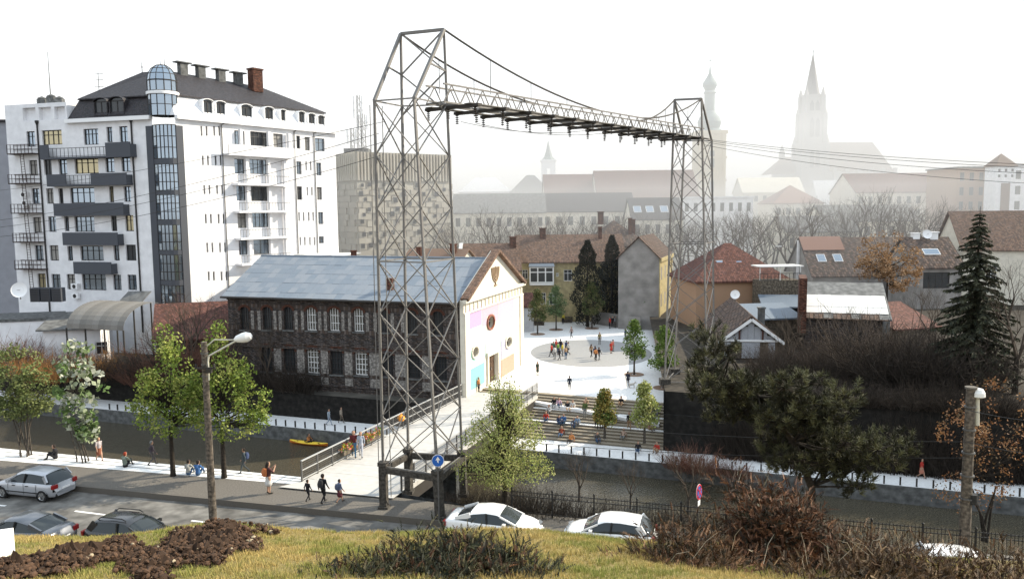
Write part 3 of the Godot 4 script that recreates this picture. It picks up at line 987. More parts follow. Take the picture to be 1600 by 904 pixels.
	# charcoal strips beside the bay
	b = B.new()
	b.hex(A + la * 0.42 + up * (H * 0.5 - 0.3) + nl * 0.04, la * 0.42, up * (H * 0.5 - 0.5), nl * 0.05)
	b.hex(C + ra * 0.42 + up * (H * 0.5 - 0.3) + nr * 0.04, ra * 0.42, up * (H * 0.5 - 0.5), nr * 0.05)
	part("bay_surround", b, mats.charcoal_panel, t)
	# bowed glass bay
	var mid := (A + C) * 0.5
	var bn := (nl + nr).normalized()
	var chord := (C - A) * 0.5
	var fac := 6
	var arc := []
	for j in fac + 1:
		var g := lerpf(-1.0, 1.0, float(j) / fac)
		arc.append(mid + chord * g + bn * (0.75 * (1.0 - g * g)))
	var lv := [[194, 247], [256, 297], [304, 343], [351, 391], [398, 438], [446, 486]]
	for q in lv:
		var y1 := D(262, q[0], 89.5).y
		var y0 := D(262, q[1], 89.5).y
		b = B.new()
		var gl := B.new()
		for j in fac:
			var p0: Vector3 = flat(arc[j], y0)
			var p1: Vector3 = flat(arc[j + 1], y0)
			var hh := up * (y1 - y0)
			gl.quad(p0, p1, p1 + hh, p0 + hh, bn)
			b.bar(p0, p0 + hh, 0.09)
			for f in [0.0, 0.33, 0.66, 1.0]: b.bar(p0 + hh * f, p1 + hh * f, 0.08)
		b.bar(flat(arc[fac], y0), flat(arc[fac], y1), 0.09)
		var w := part("bay_window", b, mats.dark_frame, t)
		part("pane", gl, mats.glass, w)
	for q in [[247, 256], [297, 304], [343, 351], [391, 398], [438, 446], [486, 520]]:
		b = B.new()
		for j in fac: b.slab([flat(arc[j], D(262, q[1], 89.5).y) + bn * 0.06, flat(arc[j + 1], D(262, q[1], 89.5).y) + bn * 0.06, flat(arc[j + 1], D(262, q[0], 89.5).y) + bn * 0.06, flat(arc[j], D(262, q[0], 89.5).y) + bn * 0.06], -bn * 0.3)
		part("bay_band", b, mats.charcoal_panel, t)
	# mansard and roof
	var mt := D(245, 147, 91).y
	var P0 := flat(a3, top + 0.34)
	var P1 := flat(A, top + 0.34)
	var P2 := flat(C, top + 0.34)
	var P3 := flat(e, top + 0.34)
	var ins := 1.1
	var T0 := flat(P0, mt) - nl * ins
	var T1 := flat(P1, mt) - nl * ins - bn * 0.3
	var T2 := flat(P2, mt) - nr * ins - bn * 0.3
	var T3 := flat(P3, mt) - nr * ins - ra * ins
	T0 += -la * 0.9
	b = B.new()
	b.quad(P0, P1, T1, T0, nl + up * 0.4)
	b.quad(P0, T0, T0 - nl * 9.0, P0 - nl * 10.0, la)
	part("mansard", b, mats.slate, t)
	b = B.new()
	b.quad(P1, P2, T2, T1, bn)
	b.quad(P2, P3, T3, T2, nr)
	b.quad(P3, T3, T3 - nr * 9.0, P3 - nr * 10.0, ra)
	part("mansard_painted_sun", b, mats.white_wall, t)  # full sun on this side of the mansard painted in as white
	var rh := D(235, 110, 98).y
	var R1 := flat((T1 + T2) * 0.5 - bn * 7.0, rh)
	var R0 := flat(T0 - nl * 5.0 - la * 4.6, rh - 0.2)
	var R2 := flat(T3 - nr * 5.2 - ra * 6.0, rh - 0.6)
	var ov := 0.35
	b = B.new()
	var dn := Vector3.DOWN * 0.14
	b.slab([T0 + nl * ov, T1 + nl * ov, R1, R0], dn)
	b.slab([T1 + nl * ov, T2 + nr * ov, R1], dn)
	b.slab([T2 + nr * ov, T3 + nr * ov + ra * ov, R2, R1], dn)
	b.slab([T3 + nr * ov + ra * ov, flat(T3 - nr * 10.0, mt), R2], dn)
	b.slab([flat(T3 - nr * 10.0, mt), flat(T0 - nl * 10.0, mt), R0, R2], dn)
	b.slab([T0 + nl * ov, flat(T0 - nl * 10.0, mt), R0], dn)
	part("roof", b, mats.slate, t)
	for q in [[R0, 1.2], [R1, 1.3]]:
		b = B.new()
		b.tube(q[0], q[0] + up * q[1], 0.05, 0.02, 6)
		b.lathe([[0, 0.5], [0.12, 0.6], [0, 0.72]], q[0], 8)
		part("finial", b, mats.steel_dark, t)
	for q in [0.16, 0.34, 0.55, 0.74]:
		b = B.new()
		var p := R1.lerp(R2, q) + nr * 0.3
		var yw := -deg_to_rad(34.0) + PI * 0.5
		b.box(p + up * 0.3, Vector3(1.0, 1.6, 0.7), yw)
		b.box(p + up * 1.2, Vector3(2.0, 0.14, 1.0), yw)
		for s in [-0.4, 0.4]: b.box(p + up * 1.12 + ra * s, Vector3(0.1, 0.2, 0.6), yw)
		part("vent_stack", b, mats.concrete, t)
	b = B.new()
	var cp := R1.lerp(R2, 0.86) + nr * 1.6 - up * 0.6
	b.box(cp + up * 0.9, Vector3(1.5, 2.8, 1.1), -deg_to_rad(34.0) + PI * 0.5)
	b.box(cp + up * 2.35, Vector3(1.7, 0.2, 1.3), -deg_to_rad(34.0) + PI * 0.5)
	part("chimney", b, mats.brick_red, t)
	# dormers in the sunlit slope and the paired arched windows in the slate
	for q in [[318, 333, 155, 180], [338, 353, 158, 183], [377, 395, 163, 186], [414, 428, 167, 190], [439, 447, 171, 193], [467, 477, 174, 196], [482, 493, 177, 198], [497, 508, 180, 200]]:
		dormer(t, q, C - nr * 0.15 + up * 0, ra, nr, mats.white_trim)
	for q in [[147, 167, 153, 179], [171, 193, 151, 178]]:
		dormer(t, q, A - nl * 0.2, lr, nl, mats.slate)
	# glass lantern over the corner
	b = B.new()
	var gb := B.new()
	var dc := (T1 + T2) * 0.5 + bn * 0.2
	var dr := 1.55
	for j in 12:
		var g0 := TAU * j / 12
		var g1 := TAU * (j + 1) / 12
		for m in 4:
			var a0 := PI * 0.5 * m / 4
			var a1 := PI * 0.5 * (m + 1) / 4
			var f := func(g: float, a: float) -> Vector3: return dc + up * (1.5 + sin(a) * 1.75) + Vector3(cos(g), 0, sin(g)) * dr * cos(a)
			gb.quad(f.call(g0, a0), f.call(g1, a0), f.call(g1, a1), f.call(g0, a1), Vector3(cos(g0), 0.4, sin(g0)))
			b.bar(f.call(g0, a0), f.call(g0, a1), 0.07)
			if m > 0: b.bar(f.call(g0, a0), f.call(g1, a0), 0.06)
		var v0 := dc + Vector3(cos(g0), 0, sin(g0)) * dr
		var v1 := dc + Vector3(cos(g1), 0, sin(g1)) * dr
		gb.quad(v0 - up * 2.4, v1 - up * 2.4, v1 + up * 1.4, v0 + up * 1.4, v0 - dc)
		b.bar(v0 - up * 2.4, v0 + up * 1.5, 0.09)
		for yy in [-1.2, -0.1, 0.25, 1.42]: b.bar(v0 + up * yy, v1 + up * yy, 0.12 if yy != -1.2 else 0.07)
	var lan := part("lantern", b, mats.dark_frame, t)
	part("pane", gb, mats.glass, lan)
	b = B.new()
	b.lathe([[dr + 0.05, -0.12], [dr + 0.18, -0.1], [dr + 0.18, 0.2], [dr + 0.05, 0.24]], dc, 16)
	b.lathe([[0.05, 3.2], [0.1, 3.4], [0.02, 4.3]], dc, 6)
	part("lantern_ring", b, mats.white_trim, t)
	# charcoal balconies, narrower from floor to floor
	for q in [[62, 204, 224, 247, 76, 165], [73, 198, 271, 290, 103, 142], [84, 193, 317, 337, 0, 0], [98, 184, 363, 383, 0, 0], [115, 174, 409, 428, 0, 0]]:
		var h1 = px_holes([[q[0], q[2], q[1], q[3]]], o + nl * 0.9, lr, nl)[0]
		b = B.new()
		var bo: Vector3 = o + nl * 0.5 + lr * (h1[0] + h1[2] * 0.5) + up * h1[1]
		b.hex(bo + up * 0.1, lr * h1[2] * 0.5, up * 0.1, nl * 0.5)
		var bal := part("balcony", b, mats.charcoal_panel, t)
		var front: Vector3 = o + nl * 0.95 + up * (h1[1] + h1[3] * 0.5 + 0.1)
		b = B.new()
		if q[4] == 0:
			b.hex(front + lr * (h1[0] + h1[2] * 0.5), lr * h1[2] * 0.5, up * (h1[3] * 0.5 - 0.1), nl * 0.05)
		else:
			var g1 = px_holes([[q[4], q[2], q[5], q[3]]], o + nl * 0.9, lr, nl)[0]
			var l0: float = g1[0] - h1[0]
			b.hex(front + lr * (h1[0] + l0 * 0.5), lr * l0 * 0.5, up * (h1[3] * 0.5 - 0.1), nl * 0.05)
			part("parapet", b, mats.charcoal_panel, bal)
			b = B.new()
			var r0: float = g1[0] + g1[2]
			var l1: float = h1[0] + h1[2] - r0
			b.hex(front + lr * (r0 + l1 * 0.5), lr * l1 * 0.5, up * (h1[3] * 0.5 - 0.1), nl * 0.05)
			var rb := B.new()
			var ra0: Vector3 = o + nl * 0.95 + lr * g1[0] + up * (h1[1] + 0.2)
			rb.bar(ra0 + up * 1.0, ra0 + lr * g1[2] + up * 1.0, 0.06)
			rb.bar(ra0 + up * 0.1, ra0 + lr * g1[2] + up * 0.1, 0.05)
			for j in int(g1[2] / 0.55) + 1: rb.bar(ra0 + lr * (j * 0.55), ra0 + lr * (j * 0.55) + up * 1.0, 0.04)
			part("railing", rb, mats.dark_frame, bal)
		part("parapet", b, mats.charcoal_panel, bal)
		b = B.new()
		for s in [-1.0, 1.0]: b.hex(bo + lr * s * (h1[2] * 0.5 - 0.04) + up * (h1[3] * 0.5), lr * 0.04, up * (h1[3] * 0.5 - 0.21), nl * 0.45)
		part("side_wall", b, mats.charcoal_panel, bal)
	# sunny balconies
	for q in [[352, 455, 226, 245], [367, 448, 281, 290], [369, 449, 324, 332], [371, 450, 365, 373], [373, 451, 405, 412]]:
		var h1 = px_holes([[q[0], q[2], q[1], q[3]]], C + nr * 0.6, ra, nr)[0]
		b = B.new()
		var bo: Vector3 = C + nr * 0.6 + ra * (h1[0] + h1[2] * 0.5) + up * (h1[1] + 0.12)
		b.hex(bo, ra * h1[2] * 0.5, up * 0.12, nr * 0.6)
		if q[3] == 245: b.hex(bo + up * 0.65 + nr * 0.55, ra * h1[2] * 0.5, up * 0.5, nr * 0.05)
		var bal := part("balcony", b, mats.white_wall, t)
		b = B.new()
		var p = bo - ra * h1[2] * 0.5 + nr * 0.52 + up * 0.12
		b.bar(p + up * 0.95, p + ra * h1[2] + up * 0.95, 0.05)
		for j in int(h1[2] / 0.45) + 1: b.bar(p + ra * (j * 0.45), p + ra * (j * 0.45) + up * 0.95, 0.03)
		part("railing", b, mats.steel, bal)
		for s in [0.24, 0.66, 0.98]:
			b = B.new()
			b.hex(bo - ra * h1[2] * (0.5 - s) + up * 1.6 - nr * 0.2, ra * 0.18, up * 1.45, nr * 0.2)
			part("pier", b, mats.white_wall, bal)
	# fire escape with landings and ladders
	for q in [[16, 55, 241, 227], [18, 59, 287, 272], [22, 62, 333, 317], [25, 65, 378, 362], [28, 69, 420, 405]]:
		b = B.new()
		var p0 := onplane(q[0], q[2], o + nl * 0.5, nl)
		var p1 := onplane(q[1], q[2], o + nl * 0.5, nl)
		p1.y = p0.y
		b.hex((p0 + p1) * 0.5, (p1 - p0) * 0.5, up * 0.06, nl * 0.5)
		for z in [0.0, 1.0]:
			for y in [0.55, 1.05]: b.bar(p0 + nl * (0.48 if z > 0 else -0.4) + up * y, p1 + nl * (0.48 if z > 0 else -0.4) + up * y, 0.05)
		for j in 8: b.bar(p0.lerp(p1, j / 7.0) + nl * 0.48, p0.lerp(p1, j / 7.0) + nl * 0.48 + up * 1.05, 0.05)
		var la0 := p0.lerp(p1, 0.5) + nl * 0.2
		for s in [-0.25, 0.25]: b.bar(la0 + lr * s, la0 + lr * (s + 0.15) - up * 3.3, 0.05)
		for j in 11: b.bar(la0 + lr * -0.25 - up * 0.3 * j, la0 + lr * 0.3 - up * 0.3 * j, 0.035)
		part("fire_escape", b, mat("rust_iron", 0.06, 0.04, 0.035, 0.8), t)
	# downpipes
	for q in [[204, 192, 222, 480], [57, 195, 76, 455]]:
		b = B.new()
		var p0 := onplane(q[0], q[1], o + nl * 0.1, nl)
		b.tube(p0, Vector3(p0.x, base + 2.5, p0.z), 0.09, 0.09, 6)
		b.lathe([[0.1, 0.0], [0.22, 0.3], [0.22, 0.5]], p0, 8)
		part("downpipe", b, mats.dark_frame, t)
	for x in [346, 459, 490]:
		b = B.new()
		var p0 := onplane(x, 205, C + nr * 0.1, nr)
		p0.y = top - 0.3
		b.tube(p0, Vector3(p0.x, base + 2.0, p0.z), 0.06, 0.06, 6)
		b.tube(p0, p0 + up * 0.4 + ra * 0.5 + nr * 0.3, 0.06, 0.06, 6)
		part("downpipe", b, mats.steel, t)
	# mast and roof gear on the wing
	b = B.new()
	var mp := flat(o + lr * 3.8 - nl * 3.0, wing_h)
	b.tube(mp, mp + up * 6.5, 0.07, 0.03, 6)
	part("mast", b, mats.steel, t)
	b = B.new()
	for q in [[3.0, 0.9], [4.4, 1.1], [5.6, 0.8]]:
		var p := flat(o + lr * q[0] - nl * 2.5, wing_h)
		b.box(p + up * q[1] * 0.5, Vector3(0.9, q[1], 0.7))
		b.lathe([[0.42, 0.0], [0.5, 0.1], [0, 0.35]], p + up * q[1], 10)
	part("roof_vent", b, mats.concrete, t)
	b = B.new()
	mp = flat(P0 - nl * 4.0 - la * 1.0, wing_h)
	b.tube(mp, mp + up * 4.0, 0.05, 0.03, 6)
	for y in [2.2, 3.0, 3.7]: b.bar(mp + up * y - lr * 0.7, mp + up * y + lr * 0.7, 0.05)
	part("antenna", b, mats.steel, t)
	# air-conditioning units
	for q in [[37, 304], [39, 317], [117, 447], [118, 462]]:
		b = B.new()
		var p := onplane(q[0], q[1], o + nl * 0.3, nl)
		b.hex(p, lr * 0.45, up * 0.32, nl * 0.2)
		var ac := part("air_conditioner", b, mats.white_trim, t)
		b = B.new()
		b.lathe([[0.24, 0.0], [0.24, 0.03], [0, 0.03]], p + nl * 0.2, 12, nl)
		part("fan", b, mats.dark_frame, ac)

func dormer(t: Node3D, q: Array, o: Vector3, r: Vector3, nn: Vector3, m: Material) -> void:
	var up := Vector3.UP
	var xm: float = (q[0] + q[1]) * 0.5
	var bot := onplane(xm, q[3], o, nn)
	var w := (onplane(q[1], q[3], o, nn) - onplane(q[0], q[3], o, nn)).length() * 0.5
	var h := onplane(xm, q[2], o, nn).y - bot.y
	var b := B.new()
	var hs := h - w * 0.45
	for s in [-1.0, 1.0]: b.hex(bot + r * s * w + up * hs * 0.5 - nn * 0.7, r * 0.06, up * hs * 0.5, nn * 0.7)
	var n := 6
	for k in n:
		var g0 := PI * k / n
		var g1 := PI * (k + 1) / n
		var a := bot + up * hs + r * cos(g0) * (w + 0.06) + up * sin(g0) * w * 0.45
		var c := bot + up * hs + r * cos(g1) * (w + 0.06) + up * sin(g1) * w * 0.45
		b.slab([a + nn * 0.1, c + nn * 0.1, c - nn * 1.4, a - nn * 1.4], up * 0.07)
	b.hex(bot - up * 0.05, r * (w + 0.1), up * 0.06, nn * 0.12)
	var d := part("dormer", b, m, t)
	b = B.new()
	b.hex(bot + up * hs * 0.5 - nn * 0.2, r * (w - 0.06), up * hs * 0.5, nn * 0.02)
	b.slab([bot + up * hs - nn * 0.21 - r * w * 0.9, bot + up * hs - nn * 0.21 + r * w * 0.9, bot + up * (hs + w * 0.33) - nn * 0.21 + r * w * 0.5, bot + up * (hs + w * 0.33) - nn * 0.21 - r * w * 0.5], nn * 0.03)
	part("pane", b, mats.glass_dark, d)
	b = B.new()
	b.hex(bot + up * hs * 0.5 - nn * 0.15, r * 0.05, up * hs * 0.5, nn * 0.02)
	b.hex(bot + up * hs - nn * 0.15, r * (w - 0.06), up * 0.05, nn * 0.02)
	part("glazing_bar", b, mats.dark_frame, d)

# A house from its front left corner o, turned by yaw; r runs along the front, f away from it.
# roof: gable_x (ridge along the front), gable_z (gable to the front), hip, shed (rising away), flat
func house(called: String, label: String, o: Vector3, yaw: float, w: float, d: float, h: float, kind: String, rise: float, wm: Material, rm: Material, wins := [], opt := {}) -> Node3D:
	var up := Vector3.UP
	var r := Basis(up, yaw).x
	var f := -Basis(up, yaw).z
	var ov: float = opt.get("over", 0.4)
	var deep: float = opt.get("deep", 0.2)
	var t := thing(called, label, opt.get("category", "house"), o + r * w * 0.5 + f * d * 0.5, opt.get("group", ""))
	var b := B.new()
	facade(b, o, r, w, h, wins, -f, deep)
	var sw: Array = opt.get("side", [])
	facade(b, o + r * w, f, d, h, sw, r, deep)
	var lw: Array = opt.get("left", [])
	facade(b, o, f, d, h, lw, -r, deep)
	b.quad(o + f * d, o + r * w + f * d, o + r * w + f * d + up * h, o + f * d + up * h, f)
	var e := up * h
	var th := 0.16
	var rb := B.new()
	var A := o + e
	var Bq := o + r * w + e
	var Cq := Bq + f * d
	var Dq := A + f * d
	var dn := Vector3.DOWN * th
	match kind:
		"gable_x":
			var m0 := A + f * d * 0.5 + up * rise
			var m1 := m0 + r * w
			b.tri(A, Dq, m0, -r)
			b.tri(Bq, Cq, m1, r)
			var sl := ov * rise / (d * 0.5)
			rb.slab([A - f * ov - up * sl - r * ov, Bq - f * ov - up * sl + r * ov, m1 + r * ov + up * 0.05, m0 - r * ov + up * 0.05], up * th)
			rb.slab([Dq + f * ov - up * sl - r * ov, Cq + f * ov - up * sl + r * ov, m1 + r * ov + up * 0.05, m0 - r * ov + up * 0.05], up * th)
		"gable_z":
			var m0 := A + r * w * 0.5 + up * rise
			var m1 := m0 + f * d
			b.tri(A, Bq, m0, -f)
			b.tri(Dq, Cq, m1, f)
			var sl := ov * rise / (w * 0.5)
			rb.slab([A - r * ov - up * sl - f * ov, Dq - r * ov - up * sl + f * ov, m1 + f * ov + up * 0.05, m0 - f * ov + up * 0.05], up * th)
			rb.slab([Bq + r * ov - up * sl - f * ov, Cq + r * ov - up * sl + f * ov, m1 + f * ov + up * 0.05, m0 - f * ov + up * 0.05], up * th)
		"hip":
			var ins: float = opt.get("inset", minf(d, w) * 0.5)
			var m0 := A + f * d * 0.5 + r * ins + up * rise
			var m1 := Bq + f * d * 0.5 - r * ins + up * rise
			var a := A - (r + f) * ov
			var c := Bq + (r - f) * ov
			var g := Cq + (r + f) * ov
			var q := Dq - (r - f) * ov
			rb.slab([a, c, m1, m0], up * th)
			rb.slab([q, g, m1, m0], up * th)
			rb.slab([a, q, m0], up * th)
			rb.slab([c, g, m1], up * th)
			rb.slab([a, c, g, q], dn * 0.3)
		"shed":
			b.quad(A + f * d, Bq + f * d, Bq + f * d + up * rise, A + f * d + up * rise, f)
			b.tri(A, Dq, Dq + up * rise, -r)
			b.tri(Bq, Cq, Cq + up * rise, r)
			rb.slab([A - r * ov - f * ov, Bq + r * ov - f * ov, Cq + r * ov + f * ov + up * rise, Dq - r * ov + f * ov + up * rise], up * th)
		"flat":
			rb.slab([A - (r + f) * ov, Bq + (r - f) * ov, Cq + (r + f) * ov, Dq - (r - f) * ov], up * 0.3)
	part("wall", b, wm, t)
	var roof := part("roof", rb, rm, t)
	var fm: Material = opt.get("frame", mats.white_frame)
	for q in wins: window(t, o + r * q[0] + up * q[1], r, q[2], q[3], -f, 2 if q[2] < 2.2 else 4, 2, fm, opt.get("glass", mats.glass_dark), deep, 0.08)
	for q in sw: window(t, o + r * w + f * q[0] + up * q[1], f, q[2], q[3], r, 2, 2, fm, mats.glass_dark, deep, 0.08)
	for q in lw: window(t, o + f * q[0] + up * q[1], f, q[2], q[3], -r, 2, 2, fm, mats.glass_dark, deep, 0.08)
	for q in opt.get("chimneys", []):       # [along, back, foot height, tall, wide]
		var c := B.new()
		var p = o + r * q[0] + f * q[1] + up * (h + q[2])
		c.box(p + up * q[3] * 0.5, Vector3(q[4], q[3], q[4]), yaw)
		c.box(p + up * (q[3] + 0.06), Vector3(q[4] * 1.25, 0.12, q[4] * 1.25), yaw)
		part("chimney", c, opt.get("chimney_mat", mats.brick_red), roof)
	for q in opt.get("skylights", []):      # [along, share of slope, wide, long] on the front slope
		var c := B.new()
		var half := d * 0.5 if kind != "shed" else d
		var s := (f * half + up * rise).normalized()
		var nn := r.cross(s)
		if nn.y < 0: nn = -nn
		var p = o + e + r * q[0] + f * half * q[1] + up * (rise * q[1] + th + 0.08)
		c.hex(p, r * q[2] * 0.5, s * q[3] * 0.5, nn * 0.06)
		var k := part("skylight", c, mats.white_frame, roof)
		c = B.new()
		c.hex(p + nn * 0.062, r * (q[2] * 0.5 - 0.08), s * (q[3] * 0.5 - 0.08), nn * 0.01)
		part("pane", c, mats.glass, k)
	return t
func wpx(a: float, b: float, z: float) -> float: return absf(b - a) / FOC * z
func rows_of(n: int, s0: float, step: float, ys: Array, w: float, h: float) -> Array:
	var res := []
	for y in ys:
		for k in n: res.append([s0 + step * k, y, w, h])
	return res

func build_sheds() -> void:
	var up := Vector3.UP
	# grey neighbour at the edge of the picture
	var o := flat(D(-160, 300, 100), -1.6)
	house("grey_building", "plain grey rendered building beside the fire escape of the white apartment block", o, 0.12, wpx(-160, 6, 100), 12, 27.6, "flat", 0.3, mat("grey_render", 0.4, 0.41, 0.45, 0.9, {tex = texs.render, scale = 0.1}), mats.slate, [], {category = "building"})
	# low white annex with flat roof, gas-bottle cage, canopy roofs in front of the block
	o = flat(D(-60, 520, 84), -1.6)
	house("annex", "low white annex with flat roof below the fire escape", o, 0.22, wpx(-60, 62, 84), 6, 4.7, "flat", 0.2, mats.white_wall, mats.concrete, [], {category = "building", over = 0.1})
	o = flat(D(66, 520, 83), -1.6)
	house("annex", "white shed with grey lean-to roof beside the barrel roof canopy", o, 0.2, wpx(66, 150, 83), 4.5, 4.0, "shed", 1.2, mats.white_wall, mats.sheet_grey, [[5.0, 1.2, 1.2, 1.4]], {category = "shed", over = 0.5})
	# barrel roof on posts
	var a := D(103, 512, 80)
	var c := D(192, 516, 79)
	var deep := Vector3(1.2, 0, -5.2)
	var t := thing("canopy", "curved grey sheet canopy roof in front of white apartment block", "canopy", flat((a + c) * 0.5, -1.6))
	var n := 10
	for k in 9:
		var b := B.new()
		for j in n:
			var q := []
			for e in [[k, j], [k + 1, j], [k + 1, j + 1], [k, j + 1]]:
				var g: float = lerpf(0.0, PI * 0.62, float(e[1]) / n)
				var p := a.lerp(c, float(e[0]) / 9.0) + deep * (1.0 - cos(g)) * 0.76 + up * sin(g) * 2.3
				q.append(p + up * 0.012 * (k % 2))
			b.slab(q, Vector3.DOWN * 0.04)
		part("roof_sheet", b, mat("canopy_sheet%d" % (k % 3), [0.3, 0.34, 0.26][k % 3], [0.28, 0.32, 0.245][k % 3], [0.25, 0.29, 0.22][k % 3], 0.7, {tex = texs.grain, scale = 0.4}), t)
	for k in 4:
		for s in [0.0, 1.35]:
			var b := B.new()
			var p = a.lerp(c, k / 3.0) + deep * s
			b.bar(flat(p, -1.6), p + up * (0.0 if s == 0.0 else 1.9), 0.12)
			part("post", b, mats.steel_dark, t)
	# small awning on the block
	var b := B.new()
	var p0 := D(183, 474, 87)
	var p1 := D(220, 474, 86.5)
	b.slab([p0, p1, p1 + Vector3(0.4, 1.1, -1.8), p0 + Vector3(0.4, 1.1, -1.8)], up * 0.08)
	solo("awning", b, mats.sheet_grey, "small grey sloping awning over a doorway of white apartment block", "awning", "", p0)
	# equipment cage with louvres
	t = thing("louvre_cage", "dark louvred equipment cage on annex roof under the fire escape", "equipment", D(74, 469, 86))
	for k in 3:
		b = B.new()
		var q := D(57 + k * 17, 460, 86)
		b.box(q, Vector3(1.0, 1.5, 0.9))
		part("cabinet", b, mats.charcoal_panel, t)
		b = B.new()
		for j in 7: b.box(q + Vector3(0, -0.6 + j * 0.2, 0.47), Vector3(0.9, 0.08, 0.05))
		part("louvre", b, mats.dark_frame, t)
	# satellite dish
	dish("white satellite dish on annex roof beside the fire escape", D(30, 453, 84), 0.8, Vector3(0.2, 0.25, 1))
	# brown tiled shed against the mill
	o = flat(D(243, 520, 79), -1.6)
	house("tiled_shed", "low shed with dark red tiled roof against the mill's end", o, 0.33, wpx(243, 372, 78), 9, 3.6, "gable_x", 2.9, mats.brick_dark, mats.tile_red, [], {category = "shed"})
	# boarded fence
	t = thing("board_fence", "weathered pale board fence between brown bushes and the mill", "fence", flat(D(205, 545, 76), -1.6))
	var fa := flat(D(183, 545, 77), -1.6)
	var fb := flat(D(235, 545, 75), -1.6)
	for k in 14:
		b = B.new()
		var q := fa.lerp(fb, k / 14.0)
		b.box(q + up * (1.2 + 0.05 * rng.randf()), Vector3(0.2, 2.4, 0.04), 0.3)
		part("plank", b, mats.boards, t)
	# white roofed block behind the mill
	var z := 93.0
	o = flat(D(385, 430, z), -1.6)
	house("white_roof_house", "house with low white sheet roof and brick chimneys behind the mill", o, 0.16, wpx(385, 628, z), 15, 8.6, "hip", 2.1, mats.cream_plaster, mats.sheet_white, [], {inset = 13.0, chimneys = [[3.4, 1.5, 0.0, 1.9, 0.8], [9.0, 2.5, 0.4, 1.7, 0.9], [12.2, 4.0, 0.7, 1.9, 0.7], [5.6, 3.0, 0.2, 0.8, 0.9], [7.3, 3.0, 0.3, 1.2, 0.7]]})
	o = flat(D(618, 430, 104), -1.6)
	house("brown_roof_house", "house with plain brown roof between white roof and tiled house", o, -0.35, 8.0, 10, 8.2, "gable_x", 2.6, mats.cream_plaster, mat("roof_brown", 0.33, 0.22, 0.16, 0.9, {tex = texs.grain, scale = 0.4}), [], {chimneys = [[2.0, 3.0, 1.4, 1.6, 0.6], [6.5, 4.0, 1.8, 1.6, 0.7]]})

func dish(label: String, at: Vector3, rad: float, face: Vector3) -> void:
	var t := thing("satellite_dish", label, "satellite dish", at - Vector3.UP * rad * 1.2)
	face = face.normalized()
	var b := B.new()
	b.lathe([[0, 0.0], [rad * 0.4, 0.03 * rad], [rad * 0.75, 0.12 * rad], [rad, 0.24 * rad]], at, 18, face)
	part("reflector", b, mats.white_trim, t)
	b = B.new()
	b.tube(at, at + face * rad * 0.9 - Vector3.UP * rad * 0.1, 0.025, 0.02, 5, true)
	b.tube(at - face * 0.05, at - Vector3.UP * rad * 1.2 - face * 0.1, 0.05, 0.05, 6)
	part("arm", b, mats.steel, t)

